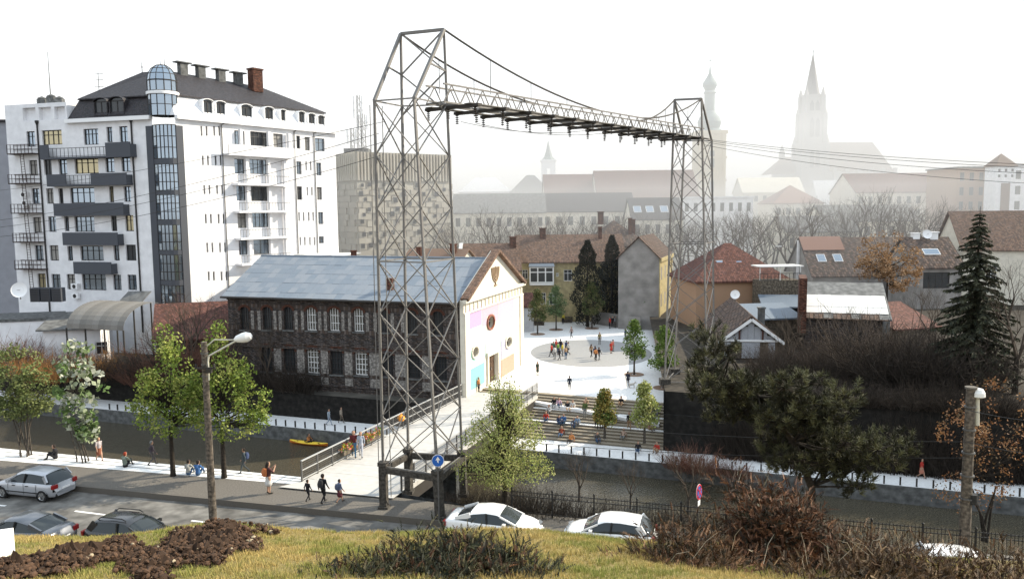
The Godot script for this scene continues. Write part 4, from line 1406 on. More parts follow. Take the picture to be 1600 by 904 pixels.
# the cube clad in stepped pale panels
func build_panel_block() -> void:
	var up := Vector3.UP
	var z := 138.0
	var E := flat(D(558, 300, z), -1.6)                   # the near edge
	var rd := Vector3(cos(0.62), 0, -sin(0.62))
	var rn := Vector3(-rd.z, 0, rd.x)
	if rn.z < 0: rn = -rn
	var w := (onplane(706, 300, E, rn) - E).dot(rd)
	var top := D(640, 236, z).y
	var h := top + 1.6
	var sd := Vector3(-sin(0.62), 0, -cos(0.62))
	var sn := Vector3(sd.z, 0, -sd.x)
	if sn.z < 0: sn = -sn
	var t := thing("panel_clad_block", "pale block clad in stepped stone panels with small scattered windows", "building", E + rd * w * 0.5)
	var b := B.new()
	b.slab([E, E + rd * w, E + rd * w + sd * 16.0, E + sd * 16.0], up * h)
	part("wall", b, mat("panel_core", 0.4, 0.37, 0.31, 0.9), t)
	for k in 3: mat("panel%d" % k, [0.5, 0.46, 0.54][k], [0.46, 0.42, 0.5][k], [0.38, 0.35, 0.42][k], 0.85)
	var split := D(640, 281, z).y
	# panels: running blocks of uneven size, about 300 on the sunny face
	var pw := 1.55
	var ph := 1.05
	var cols := int(w / pw)
	var rows := int((split + 1.6 - 4.0) / ph)
	for y in rows:
		for x in cols + 1:
			var x0 := maxf(0.0, x * pw + (0.6 if y % 2 else 0.0) - 0.5 + rng.randf_range(-0.2, 0.2))
			var x1 := minf(w, x0 + pw * rng.randf_range(0.75, 1.0))
			if x1 - x0 < 0.3: continue
			b = B.new()
			b.hex(E + rd * (x0 + x1) * 0.5 + up * (4.0 + ph * (y + 0.5 + rng.randf_range(-0.15, 0.15))) + rn * 0.08, rd * (x1 - x0) * 0.5, up * ph * rng.randf_range(0.4, 0.49), rn * rng.randf_range(0.05, 0.2))
			part("panel", b, mats["panel%d" % (rng.randi() % 3)], t)
	b = B.new()
	for y in rows:
		for x in 9:
			if rng.randf() < 0.25: continue
			b.hex(E + sd * (x * 1.75 + 0.9 + (0.8 if y % 2 else 0.0)) + up * (4.0 + ph * (y + 0.5)) + sn * 0.08, sd * 0.82, up * ph * 0.46, sn * rng.randf_range(0.05, 0.2))
	var st := part("side_panels", b, mats.panel1, t)
	st.set_meta("kind", "stuff")
	# vertical fins of the upper storey
	var nf := int(w / 0.62)
	for k in nf:
		b = B.new()
		b.hex(E + rd * (0.2 + 0.62 * k) + up * ((split + top) * 0.5 + 1.6) + rn * 0.2, rd * 0.14, up * (top - split) * 0.5, rn * 0.2)
		part("fin", b, mats["panel%d" % (k % 3)], t)
	for k in 20:
		b = B.new()
		b.hex(E + sd * (0.4 + 0.8 * k) + up * ((split + top) * 0.5 + 1.6) + sn * 0.2, sd * 0.16, up * (top - split) * 0.5, sn * 0.2)
		part("fin", b, mats.panel2, t)
	# little square windows
	for q in [[566, 289], [577, 288], [589, 296], [564, 302], [591, 307], [571, 311], [600, 288], [618, 312], [631, 303], [612, 296], [577, 327], [569, 335], [590, 334], [613, 334], [621, 326], [632, 333], [566, 346], [589, 346], [601, 345], [621, 345], [569, 366], [579, 364], [592, 378], [614, 363], [652, 289], [662, 303], [671, 311], [682, 303], [683, 322], [664, 341], [680, 337], [655, 362], [567, 384], [579, 383], [601, 366], [641, 318], [648, 346], [694, 296], [697, 334], [690, 360]]:
		var s: float = 0.26 + 0.16 * rng.randf()
		var p := onplane(q[0], q[1], E + rn * 0.3, rn)
		b = B.new()
		b.hex(p, rd * s, up * s * 1.1, rn * 0.04)
		var f := part("window", b, mats.steel, t)
		b = B.new()
		b.hex(p + rn * 0.045, rd * (s - 0.08), up * (s * 1.1 - 0.08), rn * 0.01)
		part("pane", b, mats.glass_dark, f)
	b = B.new()
	var rc := flat(D(553, 228, 150), top)
	b.box(rc + up * 0.8 + Vector3(0, 0, -3), Vector3(4.5, 1.6, 3))
	part("roof_plant", b, mats.concrete, t)
	# telecom masts on the roof
	for q in [[561, 148, 3], [568, 178, 2], [550, 200, 2]]:
		var base := flat(D(q[0], 230, 150), top)
		var tip := D(q[0], q[1], 150)
		var m := thing("telecom_mast", "slender lattice telecom mast with panel antennas rising behind the panel clad block" if q[2] == 3 else ("shorter telecom mast beside the lattice mast" if q[1] == 178 else "low telecom mast nearest the white apartment block"), "mast", base)
		b = B.new()
		for e in [[-0.4, -0.4], [0.4, -0.4], [0.0, 0.5]]: b.bar(base + Vector3(e[0], 0, e[1]), flat(base, tip.y) + Vector3(e[0], 0, e[1]) * 0.7, 0.09)
		var nn := int((tip.y - base.y) / 1.1)
		for k in nn:
			b.bar(base + Vector3(-0.4, 1.1 * k, -0.4), base + Vector3(0.4, 1.1 * k + 1.1, -0.4), 0.05)
			b.bar(base + Vector3(0.4, 1.1 * k, -0.4), base + Vector3(0, 1.1 * k + 1.1, 0.5), 0.05)
		part("lattice", b, mats.steel, m)
		for k in q[2] * 2:
			b = B.new()
			b.box(flat(base, tip.y - 0.9 - 1.3 * (k / 2)) + Vector3(-0.75 if k % 2 else 0.75, 0, 0.2), Vector3(0.35, 1.4, 0.25))
			part("antenna_panel", b, mats.white_trim, m)

func build_yellow_houses() -> void:
	var up := Vector3.UP
	# main yellow house with bay window
	var z := 113.0
	var o := flat(D(811, 500, z), -1.6)
	var w := wpx(811, 975, z)
	var hh := D(850, 407, z).y + 1.6
	var wins := px_holes([[816, 421, 825, 436], [881, 421, 894, 439], [869, 426, 873, 432], [820, 462, 832, 485], [845, 457, 853, 476], [858, 457, 870, 476]], o, Vector3.RIGHT, Vector3.BACK)
	var t := house("yellow_house", "yellow plastered house with brown tiled roof and white bay window", o, 0.0, w, 10, hh, "gable_x", 3.3, mats.yellow_plaster, mats.tile_brown, wins, {chimneys = [[3.6, 4.5, 2.4, 2.0, 0.9], [12.0, 4.2, 2.3, 2.2, 0.5]], over = 0.5})
	var bw = px_holes([[828, 417, 864, 441]], o, Vector3.RIGHT, Vector3.BACK)[0]
	var b := B.new()
	var p = o + Vector3.RIGHT * (bw[0] + bw[2] * 0.5) + up * bw[1]
	b.hex(p + up * -0.15 + Vector3(0, 0, 0.5), Vector3.RIGHT * bw[2] * 0.52, up * 0.16, Vector3(0, 0, 0.5))
	var bay := part("bay", b, mats.white_frame, t)
	b = B.new()
	var fr = p + Vector3(-bw[2] * 0.5, 0, 0.95)
	for k in 4: b.bar(fr + Vector3(bw[2] * k / 3.0, 0, 0), fr + Vector3(bw[2] * k / 3.0, bw[3], 0), 0.16)
	for y in [0.05, 0.7, 1.0]: b.bar(fr + up * bw[3] * y, fr + up * bw[3] * y + Vector3(bw[2], 0, 0), 0.13)
	for s in [0.0, bw[2]]: b.bar(fr + Vector3(s, bw[3], 0), fr + Vector3(s, bw[3], -0.9), 0.13)
	part("bay_frame", b, mats.white_frame, bay)
	b = B.new()
	b.hex(p + up * bw[3] * 0.5 + Vector3(0, 0, 0.5), Vector3.RIGHT * bw[2] * 0.48, up * bw[3] * 0.48, Vector3(0, 0, 0.42))
	part("pane", b, mats.glass_dark, bay)
	b = B.new()
	b.slab([p + Vector3(-bw[2] * 0.56, bw[3] + 0.1, 1.15), p + Vector3(bw[2] * 0.56, bw[3] + 0.1, 1.15), p + Vector3(bw[2] * 0.5, bw[3] + 0.8, -0.05), p + Vector3(-bw[2] * 0.5, bw[3] + 0.8, -0.05)], up * 0.08)
	part("bay_roof", b, mats.sheet_blue, bay)
	# tiled house to its left with white flashing
	o = flat(D(722, 470, 108), -1.6)
	t = house("tiled_house", "house with long brown tiled roof and white edge flashing beyond the mill", o, 0.05, wpx(722, 812, 108), 10, 8.0, "gable_x", 3.2, mats.yellow_plaster, mats.tile_brown, [], {chimneys = [[7.2, 4.4, 2.4, 1.8, 0.9]]})
	b = B.new()
	var e0 := o + up * 8.05 + Vector3(-0.5, 0, 0.4)
	b.bar(e0 + up * 0.15, e0 + Vector3(0.2, 3.4, -5.4), 0.5, 0.12)
	part("flashing", b, mats.sheet_white, t)
	b = B.new()
	var dv := o + up * 8.7 + Vector3(4.4, 0, -1.4)
	b.slab([dv + Vector3(-0.5, 0, 0.4), dv + Vector3(0.5, 0, 0.4), dv + Vector3(0.4, 0.55, -0.3), dv + Vector3(-0.4, 0.55, -0.3)], up * 0.1)
	part("roof_vent", b, mats.sheet_grey, t)
	# hipped house behind
	o = flat(D(926, 480, 122), -1.6)
	house("hipped_house", "hipped grey brown tiled house behind the dark conifers", o, 0.1, wpx(926, 1015, 122), 9, 10.2, "hip", 3.9, mats.grey_plaster, mats.tile_old, [], {chimneys = [[2.2, 4.5, 3.4, 1.9, 0.8], [6.3, 2.0, 1.7, 2.6, 0.5], [7.0, 2.6, 1.5, 2.6, 0.5]]})
	# gable end with bare plaster, its side glowing yellow in the sun
	z = 106.0
	o = flat(D(966, 500, z), -1.6)
	hh = D(980, 402, z).y + 1.6
	t = house("gable_house", "house with stained grey gable end and bright yellow side wall facing plaza", o, -0.33, wpx(966, 1026, z) * 1.06, 12, hh, "gable_z", 2.6, mats.grey_plaster, mats.tile_old, [], {over = 0.25})
	b = B.new()
	var gy := -0.33
	var rr := Basis(up, gy).x
	var ff := -Basis(up, gy).z
	var sp := o + rr * (wpx(966, 1026, z) * 1.06 + 0.012)
	facade(b, sp, ff, 12.0, hh, rows_of(3, 1.5, 3.4, [3.0, 6.6], 1.1, 1.7), rr, 0.2)
	b.hex(sp + ff * 6.0 + up * (hh - 0.3) + rr * 0.15, ff * 6.0, up * 0.25, rr * 0.16)
	for s in [0.3, 11.7]: b.hex(sp + ff * s + up * hh * 0.5 + rr * 0.06, ff * 0.3, up * hh * 0.5, rr * 0.07)
	part("side_facade", b, mats.yellow_plaster, t)
	for q in rows_of(3, 1.5, 3.4, [3.0, 6.6], 1.1, 1.7): window(t, sp + ff * q[0] + up * q[1], ff, q[2], q[3], rr, 2, 2, mats.white_frame, mats.glass_dark, 0.2, 0.08)
	# small white gabled outbuilding and low garden wall
	o = flat(D(815, 512, 104), -1.6)
	house("outbuilding", "small white gabled outbuilding with red tiles beside the mill gable", o, 0.0, wpx(815, 834, 104), 4, 3.4, "gable_x", 1.5, mats.white_wall, mats.tile_red, [], {over = 0.15})
	b = B.new()
	var wa := flat(D(925, 500, 111), -1.5)
	var wb := flat(D(1000, 500, 104), -1.5)
	var wc := flat(D(1046, 486, 103), -1.5)
	b.hex((wa + wb) * 0.5 + up * 0.9, (wb - wa) * 0.5, up * 0.9, Vector3(0.05, 0, 0.15))
	solo("garden_wall", b, mats.grey_plaster, "low stained garden wall below the dark conifers behind the plaza", "wall", "", (wa + wb) * 0.5)
	# brick kiosk frames and tables at the far edge of the plaza
	for q in [[806, 511, 100], [838, 507, 104], [882, 503, 108], [960, 503, 107]]:
		b = B.new()
		var c := G(q[0] + 4, q[1], -1.5)
		b.box(c + up * 0.72, Vector3(1.6, 0.06, 0.8))
		for s in [-0.7, 0.7]: b.box(c + up * 0.36 + Vector3(s, 0, 0), Vector3(0.06, 0.7, 0.6))
		for s in [-0.75, 0.75]: b.box(c + up * 0.42 + Vector3(0, 0, s), Vector3(1.6, 0.05, 0.3))
		for s in [-0.75, 0.75]: b.box(c + up * 0.2 + Vector3(0, 0, s), Vector3(1.3, 0.4, 0.06))
		solo("picnic_table", b, mats.boards, "weathered picnic table with benches at the far edge of plaza", "table", "picnic tables", c)

func build_right_houses() -> void:
	var up := Vector3.UP
	# hipped house with red ridge and roof terrace
	var z := 93.0
	var o := flat(D(1088, 470, z), 0.0)
	var w := wpx(1088, 1238, z)
	var hh := D(1150, 441, z).y
	var t := house("red_roof_house", "orange walled house with red hipped roof and roof window", o, 0.1, w, 10, hh, "hip", 4.2, mats.orange_wall, mats.tile_red, [], {inset = 5.2, skylights = [[3.6, 0.42, 0.9, 1.1], [6.0, 0.42, 0.8, 0.9]]})
	var b := B.new()
	var tp := o + Vector3(6.6, hh - 2.4, 1.2)
	b.box(tp + Vector3(2.4, 1.4, 0), Vector3(4.8, 2.8, 2.4), 0.1)
	part("terrace", b, mats.boards, t)
	b = B.new()
	b.box(tp + Vector3(2.4, 4.4, 0), Vector3(5.2, 0.12, 2.6), 0.1)
	for s in [0.1, 2.4, 4.7]: b.bar(tp + Vector3(s, 2.8, 1.1), tp + Vector3(s, 4.4, 1.1), 0.09)
	part("terrace_roof", b, mats.sheet_white, t)
	b = B.new()
	for k in 12: b.bar(tp + Vector3(0.1 + k * 0.42, 2.8, 1.15), tp + Vector3(0.1 + k * 0.42, 3.6, 1.15), 0.04)
	b.bar(tp + Vector3(0.1, 3.6, 1.15), tp + Vector3(4.75, 3.6, 1.15), 0.06)
	part("terrace_railing", b, mats.dark_frame, t)
	# timbered gable house on the bank
	z = 73.0
	var g0 := flat(D(1128, 560, z), 0.7)
	w = wpx(1128, 1212, z)
	hh = D(1170, 530, z).y - 0.7
	t = house("timbered_house", "small house with pale blue boarded gable, dark timber frame and mossy tiles", g0, -0.15, w * 1.05, 15, hh, "gable_z", 2.1, mats.boards, mats.tile_old, [], {over = 0.35, deep = 0.1, chimneys = [[4.0, 3.5, 0.9, 1.6, 0.6]], chimney_mat = mats.concrete})
	var r := Basis(up, -0.15).x
	var f := -Basis(up, -0.15).z
	var ww := w * 1.05
	for k in 9:
		b = B.new()
		var s := ww * (k + 0.5) / 9.0
		var top := hh + 1.9 * (1.0 - absf(s - ww * 0.5) / (ww * 0.5)) - 0.25
		b.hex(g0 + r * s - f * 0.05 + up * (hh + 0.05 + top) * 0.5, r * ww / 9.0 * 0.48, up * maxf(0.05, (top - hh) * 0.5), f * 0.03)
		part("board", b, mat("board_blue", 0.62, 0.64, 0.69, 0.9, {tex = texs.grain, scale = 0.5}), t)
	for q in [[0.30, 0.0, 1.0], [0.70, 0.0, 1.0]]:
		b = B.new()
		b.hex(g0 + r * ww * q[0] - f * 0.1 + up * (hh + 0.55), r * 0.09, up * 0.6, f * 0.05)
		part("timber_post", b, mat("timber_red", 0.11, 0.06, 0.05, 0.9), t)
	b = B.new()
	b.hex(g0 + r * ww * 0.5 - f * 0.1 + up * (hh - 0.05), r * ww * 0.5, up * 0.09, f * 0.06)
	for s in [-1.0, 1.0]: b.bar(g0 + r * (ww * 0.5 + s * (ww * 0.5 + 0.35)) - f * 0.4 + up * (hh - 0.25), g0 + r * ww * 0.5 - f * 0.4 + up * (hh + 1.95), 0.06, 0.26)
	part("barge_board", b, mats.white_trim, t)
	for s in [0.1, 0.5, 0.86]:
		b = B.new()
		b.hex(g0 + r * ww * s - f * 0.06 + up * (hh * 0.45), r * (0.8 if s == 0.5 else 0.28), up * hh * 0.42, f * 0.05)
		part("shutter", b, mats.board_blue, t)
	dish("pale satellite dish on the ridge of timbered house", D(1149, 460, 78), 0.45, Vector3(-0.3, 0.3, 1))
	# long shed with white sheet roof
	z = 76.0
	o = flat(D(1258, 540, z), 0.7)
	w = wpx(1258, 1372, z)
	hh = D(1300, 497, z).y - 0.7
	t = house("sheet_roof_shed", "brick shed with torn white sheet roof and mossy lower eaves", o, -0.32, w * 1.06, 7.5, hh, "shed", 2.7, mats.brick_dark, mats.sheet_grey, [[3.4, 0.9, 1.6, 1.1]], {category = "shed", over = 0.2, frame = mats.dark_frame})
	r = Basis(up, -0.32).x
	f = -Basis(up, -0.32).z
	ww = w * 1.06
	var sl := (f * 7.5 + up * 2.7).normalized()
	var rnn := r.cross(sl)
	if rnn.y < 0: rnn = -rnn
	for k in 3:
		for j in 6:
			b = B.new()
			b.hex(o + up * (hh + 0.25 + 0.03 * (k % 2) + 0.02 * (j % 2)) + r * (ww * (j + 0.5) / 6.0) + sl * (1.5 + k * 1.25), r * ww / 6.0 * 0.5, sl * 0.7, rnn * 0.02)
			part("roof_sheet", b, mats.sheet_white, t)
	for j in 9:
		b = B.new()
		b.hex(o + up * (hh + 0.22) + r * (ww * (j + 0.5) / 9.0) + sl * 0.3 - up * 0.02 * (j % 3), r * ww / 9.0 * 0.49, sl * 0.65, rnn * 0.03)
		part("eaves_board", b, mats.tile_old, t)
	b = B.new()
	b.hex(o + up * (hh + 1.3) - r * 0.3 + f * 1.6, r * 0.35, up * 2.6, f * 2.2)
	part("fire_wall", b, mats.brick_red, t)
	b = B.new()
	b.box(o + up * hh * 0.5 + r * (ww - 0.3) - f * 0.25, Vector3(0.6, hh, 0.4), -0.32)
	part("pier", b, mats.concrete, t)
	# lean-to sheds in the yard
	o = flat(D(1178, 540, 79), 0.7)
	house("lean_to", "low lean-to with pale blue sheet roof between timbered house and brick shed", o, 0.15, wpx(1178, 1256, 79), 4, D(1210, 500, 79).y - 0.7, "shed", 1.0, mats.boards, mats.sheet_blue, [], {category = "shed", over = 0.3})
	o = flat(D(1196, 520, 86), 0.5)
	house("lean_to", "dark boarded shed with bluish roof behind the low lean-to", o, -0.2, wpx(1196, 1258, 86), 4, D(1220, 480, 86).y - 0.5, "shed", 0.8, mats.quay_wall, mats.sheet_blue, [], {category = "shed"})
	# house with two roof windows
	z = 118.0
	o = flat(D(1270, 460, z), 0.0)
	w = wpx(1270, 1445, z)
	hh = D(1300, 430, z).y
	t = house("long_roof_house", "long house with grey brown roof and two bright roof windows", o, 0.02, w, 11, hh, "gable_x", 5.2, mats.grey_plaster, mats.tile_old, [], {skylights = [[2.1, 0.42, 1.3, 1.5], [4.6, 0.42, 1.3, 1.5]], over = 0.3})
	b = B.new()
	b.slab([o + up * (hh + 3.55) + Vector3(-0.3, 0, -3.4), o + up * (hh + 3.55) + Vector3(6.0, 0, -3.4), o + up * (hh + 5.5) + Vector3(6.0, 0, -5.5), o + up * (hh + 5.5) + Vector3(-0.3, 0, -5.5)], up * 0.06)
	part("salmon_tiles", b, mat("salmon", 0.42, 0.24, 0.18, 0.9, {tex = texs.grain, scale = 0.4}), t)
	b = B.new()
	b.box(o + Vector3(-0.35, hh * 0.5 + 2.4, -5.4), Vector3(0.3, hh + 5.2, 0.5))
	part("end_wall", b, mats.white_wall, t)
	# house with dormer and roof gear
	z = 108.0
	o = flat(D(1432, 480, z), 0.0)
	w = wpx(1432, 1502, z)
	hh = D(1460, 416, z).y
	house("dormer_house", "house with steep grey roof, wide roof window and dark shopfront window", o, 0.0, w, 9, hh, "gable_x", 3.6, mats.grey_plaster, mats.tile_old, [[0.8, hh - 3.0, 3.6, 2.2]], {skylights = [[2.8, 0.45, 2.2, 1.2]], chimneys = [[1.8, 4.6, 3.0, 1.3, 0.9], [4.2, 4.6, 3.0, 1.4, 1.1]], chimney_mat = mats.white_trim, frame = mats.dark_frame})
	dish("large pale satellite dish on the ridge of dormer house", D(1449, 366, 112), 0.65, Vector3(-0.1, 0.3, 1))
	# red tiled lean-to by the bushes
	o = flat(D(1398, 540, 80), 0.7)
	house("red_tile_shed", "low boarded shed with red tiled roof beside the spruce", o, 0.32, wpx(1398, 1482, 80), 5, D(1420, 516, 80).y - 0.7, "shed", 2.0, mats.boards, mats.tile_red, [], {category = "shed"})
	# cream house at the right edge
	z = 112.0
	o = flat(D(1502, 480, z), 0.0)
	hh = D(1540, 388, z).y
	house("cream_house", "cream house with broad brown tiled roof behind the spruce", o, -0.2, wpx(1502, 1720, z), 12, hh, "gable_x", 5.0, mats.cream_plaster, mats.tile_brown, [[3, hh - 4.4, 1.4, 2.0], [8, hh - 4.4, 1.4, 2.0]], {})
	# lamps and a hoarding in the street beyond
	for q in [[1215, 385], [1259, 400]]:
		var lp := flat(D(q[0], q[1] + 40, 128), -1.6)
		var lt := D(q[0], q[1], 128)
		var lm := thing("street_lamp", "thin street lamp standing before the bare trees behind red roof house", "lamp", lp, "lamps of the street beyond")
		b = B.new()
		b.tube(lp, lt, 0.09, 0.06, 6)
		part("post", b, mats.steel, lm)
		b = B.new()
		b.box(lt + Vector3(0.2, 0.05, 0), Vector3(0.9, 0.16, 0.35))
		part("lamp_head", b, mats.lamp_white, lm)
	# low kerbside wall behind
	b = B.new()
	b.box(D(1300, 432, 126), Vector3(60, 1.6, 0.3), 0.0)
	solo("boundary_wall", b, mats.cream_plaster, "low pale boundary wall along the street behind red roof house", "wall", "", D(1300, 432, 126))

# far buildings in the haze; distances chosen so that their sizes come out right
func build_far_town() -> void:
	var up := Vector3.UP
	var far_wall: Material = mats.cream_plaster
	var far_roof: Material = mats.tile_red
	var far_grey: Material = mats.sheet_grey
	var far_white: Material = mats.white_wall
	# [px0, px1, eave y, ridge y, depth, z, wall, roof, kind, windows in a row, storeys, label]
	var list := [
		[708, 852, 332, 304, 14, 175, far_wall, far_grey, "gable_x", 9, 1, "long grey roofed hall behind the bare trees beside panel clad block"],
		[846, 992, 330, 303, 14, 178, far_wall, mats.slate, "gable_x", 8, 1, "long dark slate roofed hall behind the yellow house"],
		[718, 800, 300, 278, 12, 300, far_white, far_white, "hip", 9, 2, "pale hazy town house with mansard roof left of small spire"],
		[798, 862, 301, 274, 12, 290, far_white, far_grey, "hip", 8, 2, "pale town house with dormered roof below the small spire"],
		[852, 938, 306, 273, 18, 235, far_wall, far_roof, "gable_x", 0, 1, "hazy house with broad red roof next to largest red roof"],
		[934, 1092, 310, 267, 20, 228, far_wall, far_roof, "gable_x", 0, 1, "hazy building with the largest red roof beside the gantry"],
		[988, 1068, 342, 311, 12, 165, far_wall, far_slate(), "gable_x", 5, 1, "dark roofed building with three pale blue roof windows"],
		[1066, 1176, 336, 309, 16, 180, far_white, far_white, "flat", 8, 1, "white flat roofed building behind the far gantry tower"],
		[1160, 1255, 300, 278, 12, 260, far_wall, far_wall, "gable_x", 7, 1, "cream roofed hazy house below the onion dome church"],
		[1208, 1285, 318, 290, 14, 220, far_wall, mat("salmon", 0.42, 0.24, 0.18, 0.9, {tex = texs.grain, scale = 0.4}), "hip", 5, 1, "house with pale orange roof below the cathedral"],
		[1280, 1342, 325, 283, 14, 300, far_white, far_white, "gable_x", 4, 1, "pale blue hazy house left of the very long red roof"],
		[1336, 1500, 300, 271, 18, 215, far_wall, mats.tile_red, "gable_x", 11, 2, "very long building with dull red roof behind bare trees"],
		[1290, 1440, 345, 322, 12, 160, far_wall, far_grey, "gable_x", 8, 2, "cream building with grey roof standing behind bare trees"],
		[1492, 1552, 312, 262, 14, 190, mats.orange_wall, far_grey, "flat", 4, 3, "pinkish block between very long red roof and pyramid roofed tower"],
		[1576, 1680, 330, 258, 14, 180, far_white, far_grey, "flat", 5, 3, "white modern block right of the pyramid roofed tower"],
		[1230, 1345, 362, 340, 12, 150, far_wall, far_grey, "gable_x", 7, 1, "low cream terrace behind the large bare tree"]]
	for q in list:
		var z: float = q[5]
		var o := flat(D(q[0], 380, z), -1.6)
		var w := wpx(q[0], q[1], z)
		var eave := D((q[0] + q[1]) * 0.5, q[2], z).y + 1.6
		var rise: float = (q[3] - q[2]) * -1.0 / FOC * (z + q[4] * 0.5)
		if q[8] == "flat":
			eave = D((q[0] + q[1]) * 0.5, q[3], z).y + 1.6
			rise = 0.3
		var wins := []
		for s in q[10]:
			for k in q[9]:
				var hw := minf(1.3, w / q[9] * 0.45)
				wins.append([w * (k + 0.5) / q[9] - hw * 0.5, eave - 3.0 - 3.4 * s, hw, 1.9])
		var sky := []
		if q[11].begins_with("dark roofed"): sky = [[1.4, 0.42, 1.6, 2.2], [4.0, 0.42, 1.6, 2.2], [7.0, 0.42, 1.6, 2.2]]
		house("town_house", q[11], o, 0.0, w, q[4], eave, q[8], rise, q[6], q[7], wins, {category = "building", group = "hazy town buildings", over = 0.3, skylights = sky, frame = mats.steel})
	# onion dome church
	var z := 300.0
	var c := flat(D(1107, 300, z), -1.6)
	var t := thing("onion_church", "baroque church tower with green onion dome behind the far gantry tower", "church", c)
	var s := z / FOC
	var yy := func(py: float) -> float: return D(1107, py, z).y + 1.6
	var hw := 21.0 * s
	var b := B.new()
	var wins := [[hw - 0.9, yy.call(262), 1.8, 6.0], [hw - 0.9, yy.call(300), 1.8, 4.4]]
	facade(b, c + Vector3(-hw, 0, hw), Vector3.RIGHT, hw * 2, yy.call(208), wins, Vector3.BACK, 0.5)
	b.quad(c + Vector3(hw, 0, hw), c + Vector3(hw, 0, -hw), c + Vector3(hw, yy.call(208), -hw), c + Vector3(hw, yy.call(208), hw), Vector3.RIGHT)
	b.quad(c + Vector3(-hw, 0, hw), c + Vector3(-hw, 0, -hw), c + Vector3(-hw, yy.call(208), -hw), c + Vector3(-hw, yy.call(208), hw), Vector3.LEFT)
	part("tower", b, mat("church_cream", 0.6, 0.5, 0.33, 0.95), t)
	for q in wins: window(t, c + Vector3(-hw + q[0], q[1], hw), Vector3.RIGHT, q[2], q[3], Vector3.BACK, 2, 3, mats.dark_frame, mats.glass_dark, 0.5, 0.12)
	b = B.new()
	for q in [[208, 1.1, 0.6], [247, 1.06, 0.35], [282, 1.06, 0.35]]: b.box(c + up * yy.call(q[0]), Vector3(hw * 2 * q[1], q[2] * 2, hw * 2 * q[1]))
	for e in [-1.0, 1.0]: b.box(c + Vector3(e * hw * 0.86, yy.call(208) * 0.5, hw), Vector3(hw * 0.24, yy.call(208), 0.5))
	part("cornice", b, mats.church_cream, t)
	b = B.new()
	var y0: float = yy.call(207)
	b.lathe([[hw * 1.02, 0], [hw * 0.95, 0.6], [hw * 0.72, 1.4], [hw * 0.82, 2.6], [hw * 0.86, 3.8], [hw * 0.74, 5.4], [hw * 0.5, 6.8], [hw * 0.38, 7.8], [hw * 0.38, 14.0], [hw * 0.5, 14.3], [hw * 0.34, 15.2], [hw * 0.52, 17.0], [hw * 0.5, 18.0], [hw * 0.24, 20.0], [hw * 0.1, 21.4], [0.05, 24.5]], c + up * y0, 16)
	b.bar(c + up * (y0 + 24.0), c + up * (y0 + 27.0), 0.18)
	b.bar(c + up * (y0 + 26.0) - Vector3.RIGHT * 0.7, c + up * (y0 + 26.0) + Vector3.RIGHT * 0.7, 0.18)
	part("onion_dome", b, mat("copper", 0.16, 0.22, 0.22, 0.7), t)
	# small spire
	z = 340.0
	c = flat(D(857, 300, z), -1.6)
	s = z / FOC
	t = thing("small_spire_church", "small pale church tower with blue grey pointed spire among hazy roofs", "church", c)
	hw = 10.5 * s
	var top := D(857, 251, z).y + 1.6
	b = B.new()
	wins = [[hw - 0.6, top - 6.5, 1.2, 3.2]]
	facade(b, c + Vector3(-hw, 0, hw), Vector3.RIGHT, hw * 2, top, wins, Vector3.BACK, 0.5)
	b.quad(c + Vector3(hw, 0, hw), c + Vector3(hw, 0, -hw), c + Vector3(hw, top, -hw), c + Vector3(hw, top, hw), Vector3.RIGHT)
	b.quad(c + Vector3(-hw, 0, hw), c + Vector3(-hw, 0, -hw), c + Vector3(-hw, top, -hw), c + Vector3(-hw, top, hw), Vector3.LEFT)
	b.box(c + up * top, Vector3(hw * 2.3, 0.7, hw * 2.3))
	part("tower", b, far_white, t)
	b = B.new()
	b.lathe([[hw * 1.1, 0.3], [hw * 0.6, 1.8], [hw * 0.5, 3.2], [hw * 0.42, 3.5], [0.05, 8.5]], c + up * top, 8, up, false, PI / 8)
	part("spire", b, mats.copper, t)
	# gothic cathedral
	z = 430.0
	c = flat(D(1265, 300, z), -1.6)
	s = z / FOC
	t = thing("gothic_cathedral", "gothic cathedral fading in haze with tall pointed spire and long steep nave roof", "church", c)
	var py := func(v: float) -> float: return D(1265, v, z).y + 1.6
	var stone := mat("cathedral_stone", 0.3, 0.29, 0.28, 0.95)
	b = B.new()
	for q in [[330, 225, 18.5], [225, 178, 15.0], [178, 150, 12.5]]:
		var h0: float = py.call(q[0])
		var h1: float = py.call(q[1])
		b.box(c + up * (h0 + h1) * 0.5, Vector3(q[2] * 2 * s, h1 - h0, q[2] * 2 * s))
		b.box(c + up * h1, Vector3(q[2] * 2.15 * s, 1.0, q[2] * 2.15 * s))
		for e in [[-1, 1], [1, 1], [-1, -1], [1, -1]]:
			b.box(c + Vector3(e[0] * q[2] * s, (h0 + h1) * 0.5, e[1] * q[2] * s), Vector3(2.2, h1 - h0, 2.2))
			b.lathe([[1.4, 0], [0.05, 4.5]], c + Vector3(e[0] * q[2] * s, h1, e[1] * q[2] * s), 4, up, false)
	part("tower", b, stone, t)
	for q in [[185, 215], [158, 174], [235, 262]]:
		for e in [-0.42, 0.42]:
			b = B.new()
			var y1: float = py.call(q[0])
			var y2: float = py.call(q[1])
			var bz := (18.5 if q[0] == 235 else (15.0 if q[0] == 185 else 12.5)) * s + 0.1
			b.slab([c + Vector3(e * 10 * s - 1.1, y2, bz), c + Vector3(e * 10 * s + 1.1, y2, bz), c + Vector3(e * 10 * s + 1.1, y1 - 2.0, bz), c + Vector3(e * 10 * s, y1, bz), c + Vector3(e * 10 * s - 1.1, y1 - 2.0, bz)], Vector3(0, 0, 0.2))
			part("lancet_window", b, mats.glass_dark, t)
	b = B.new()
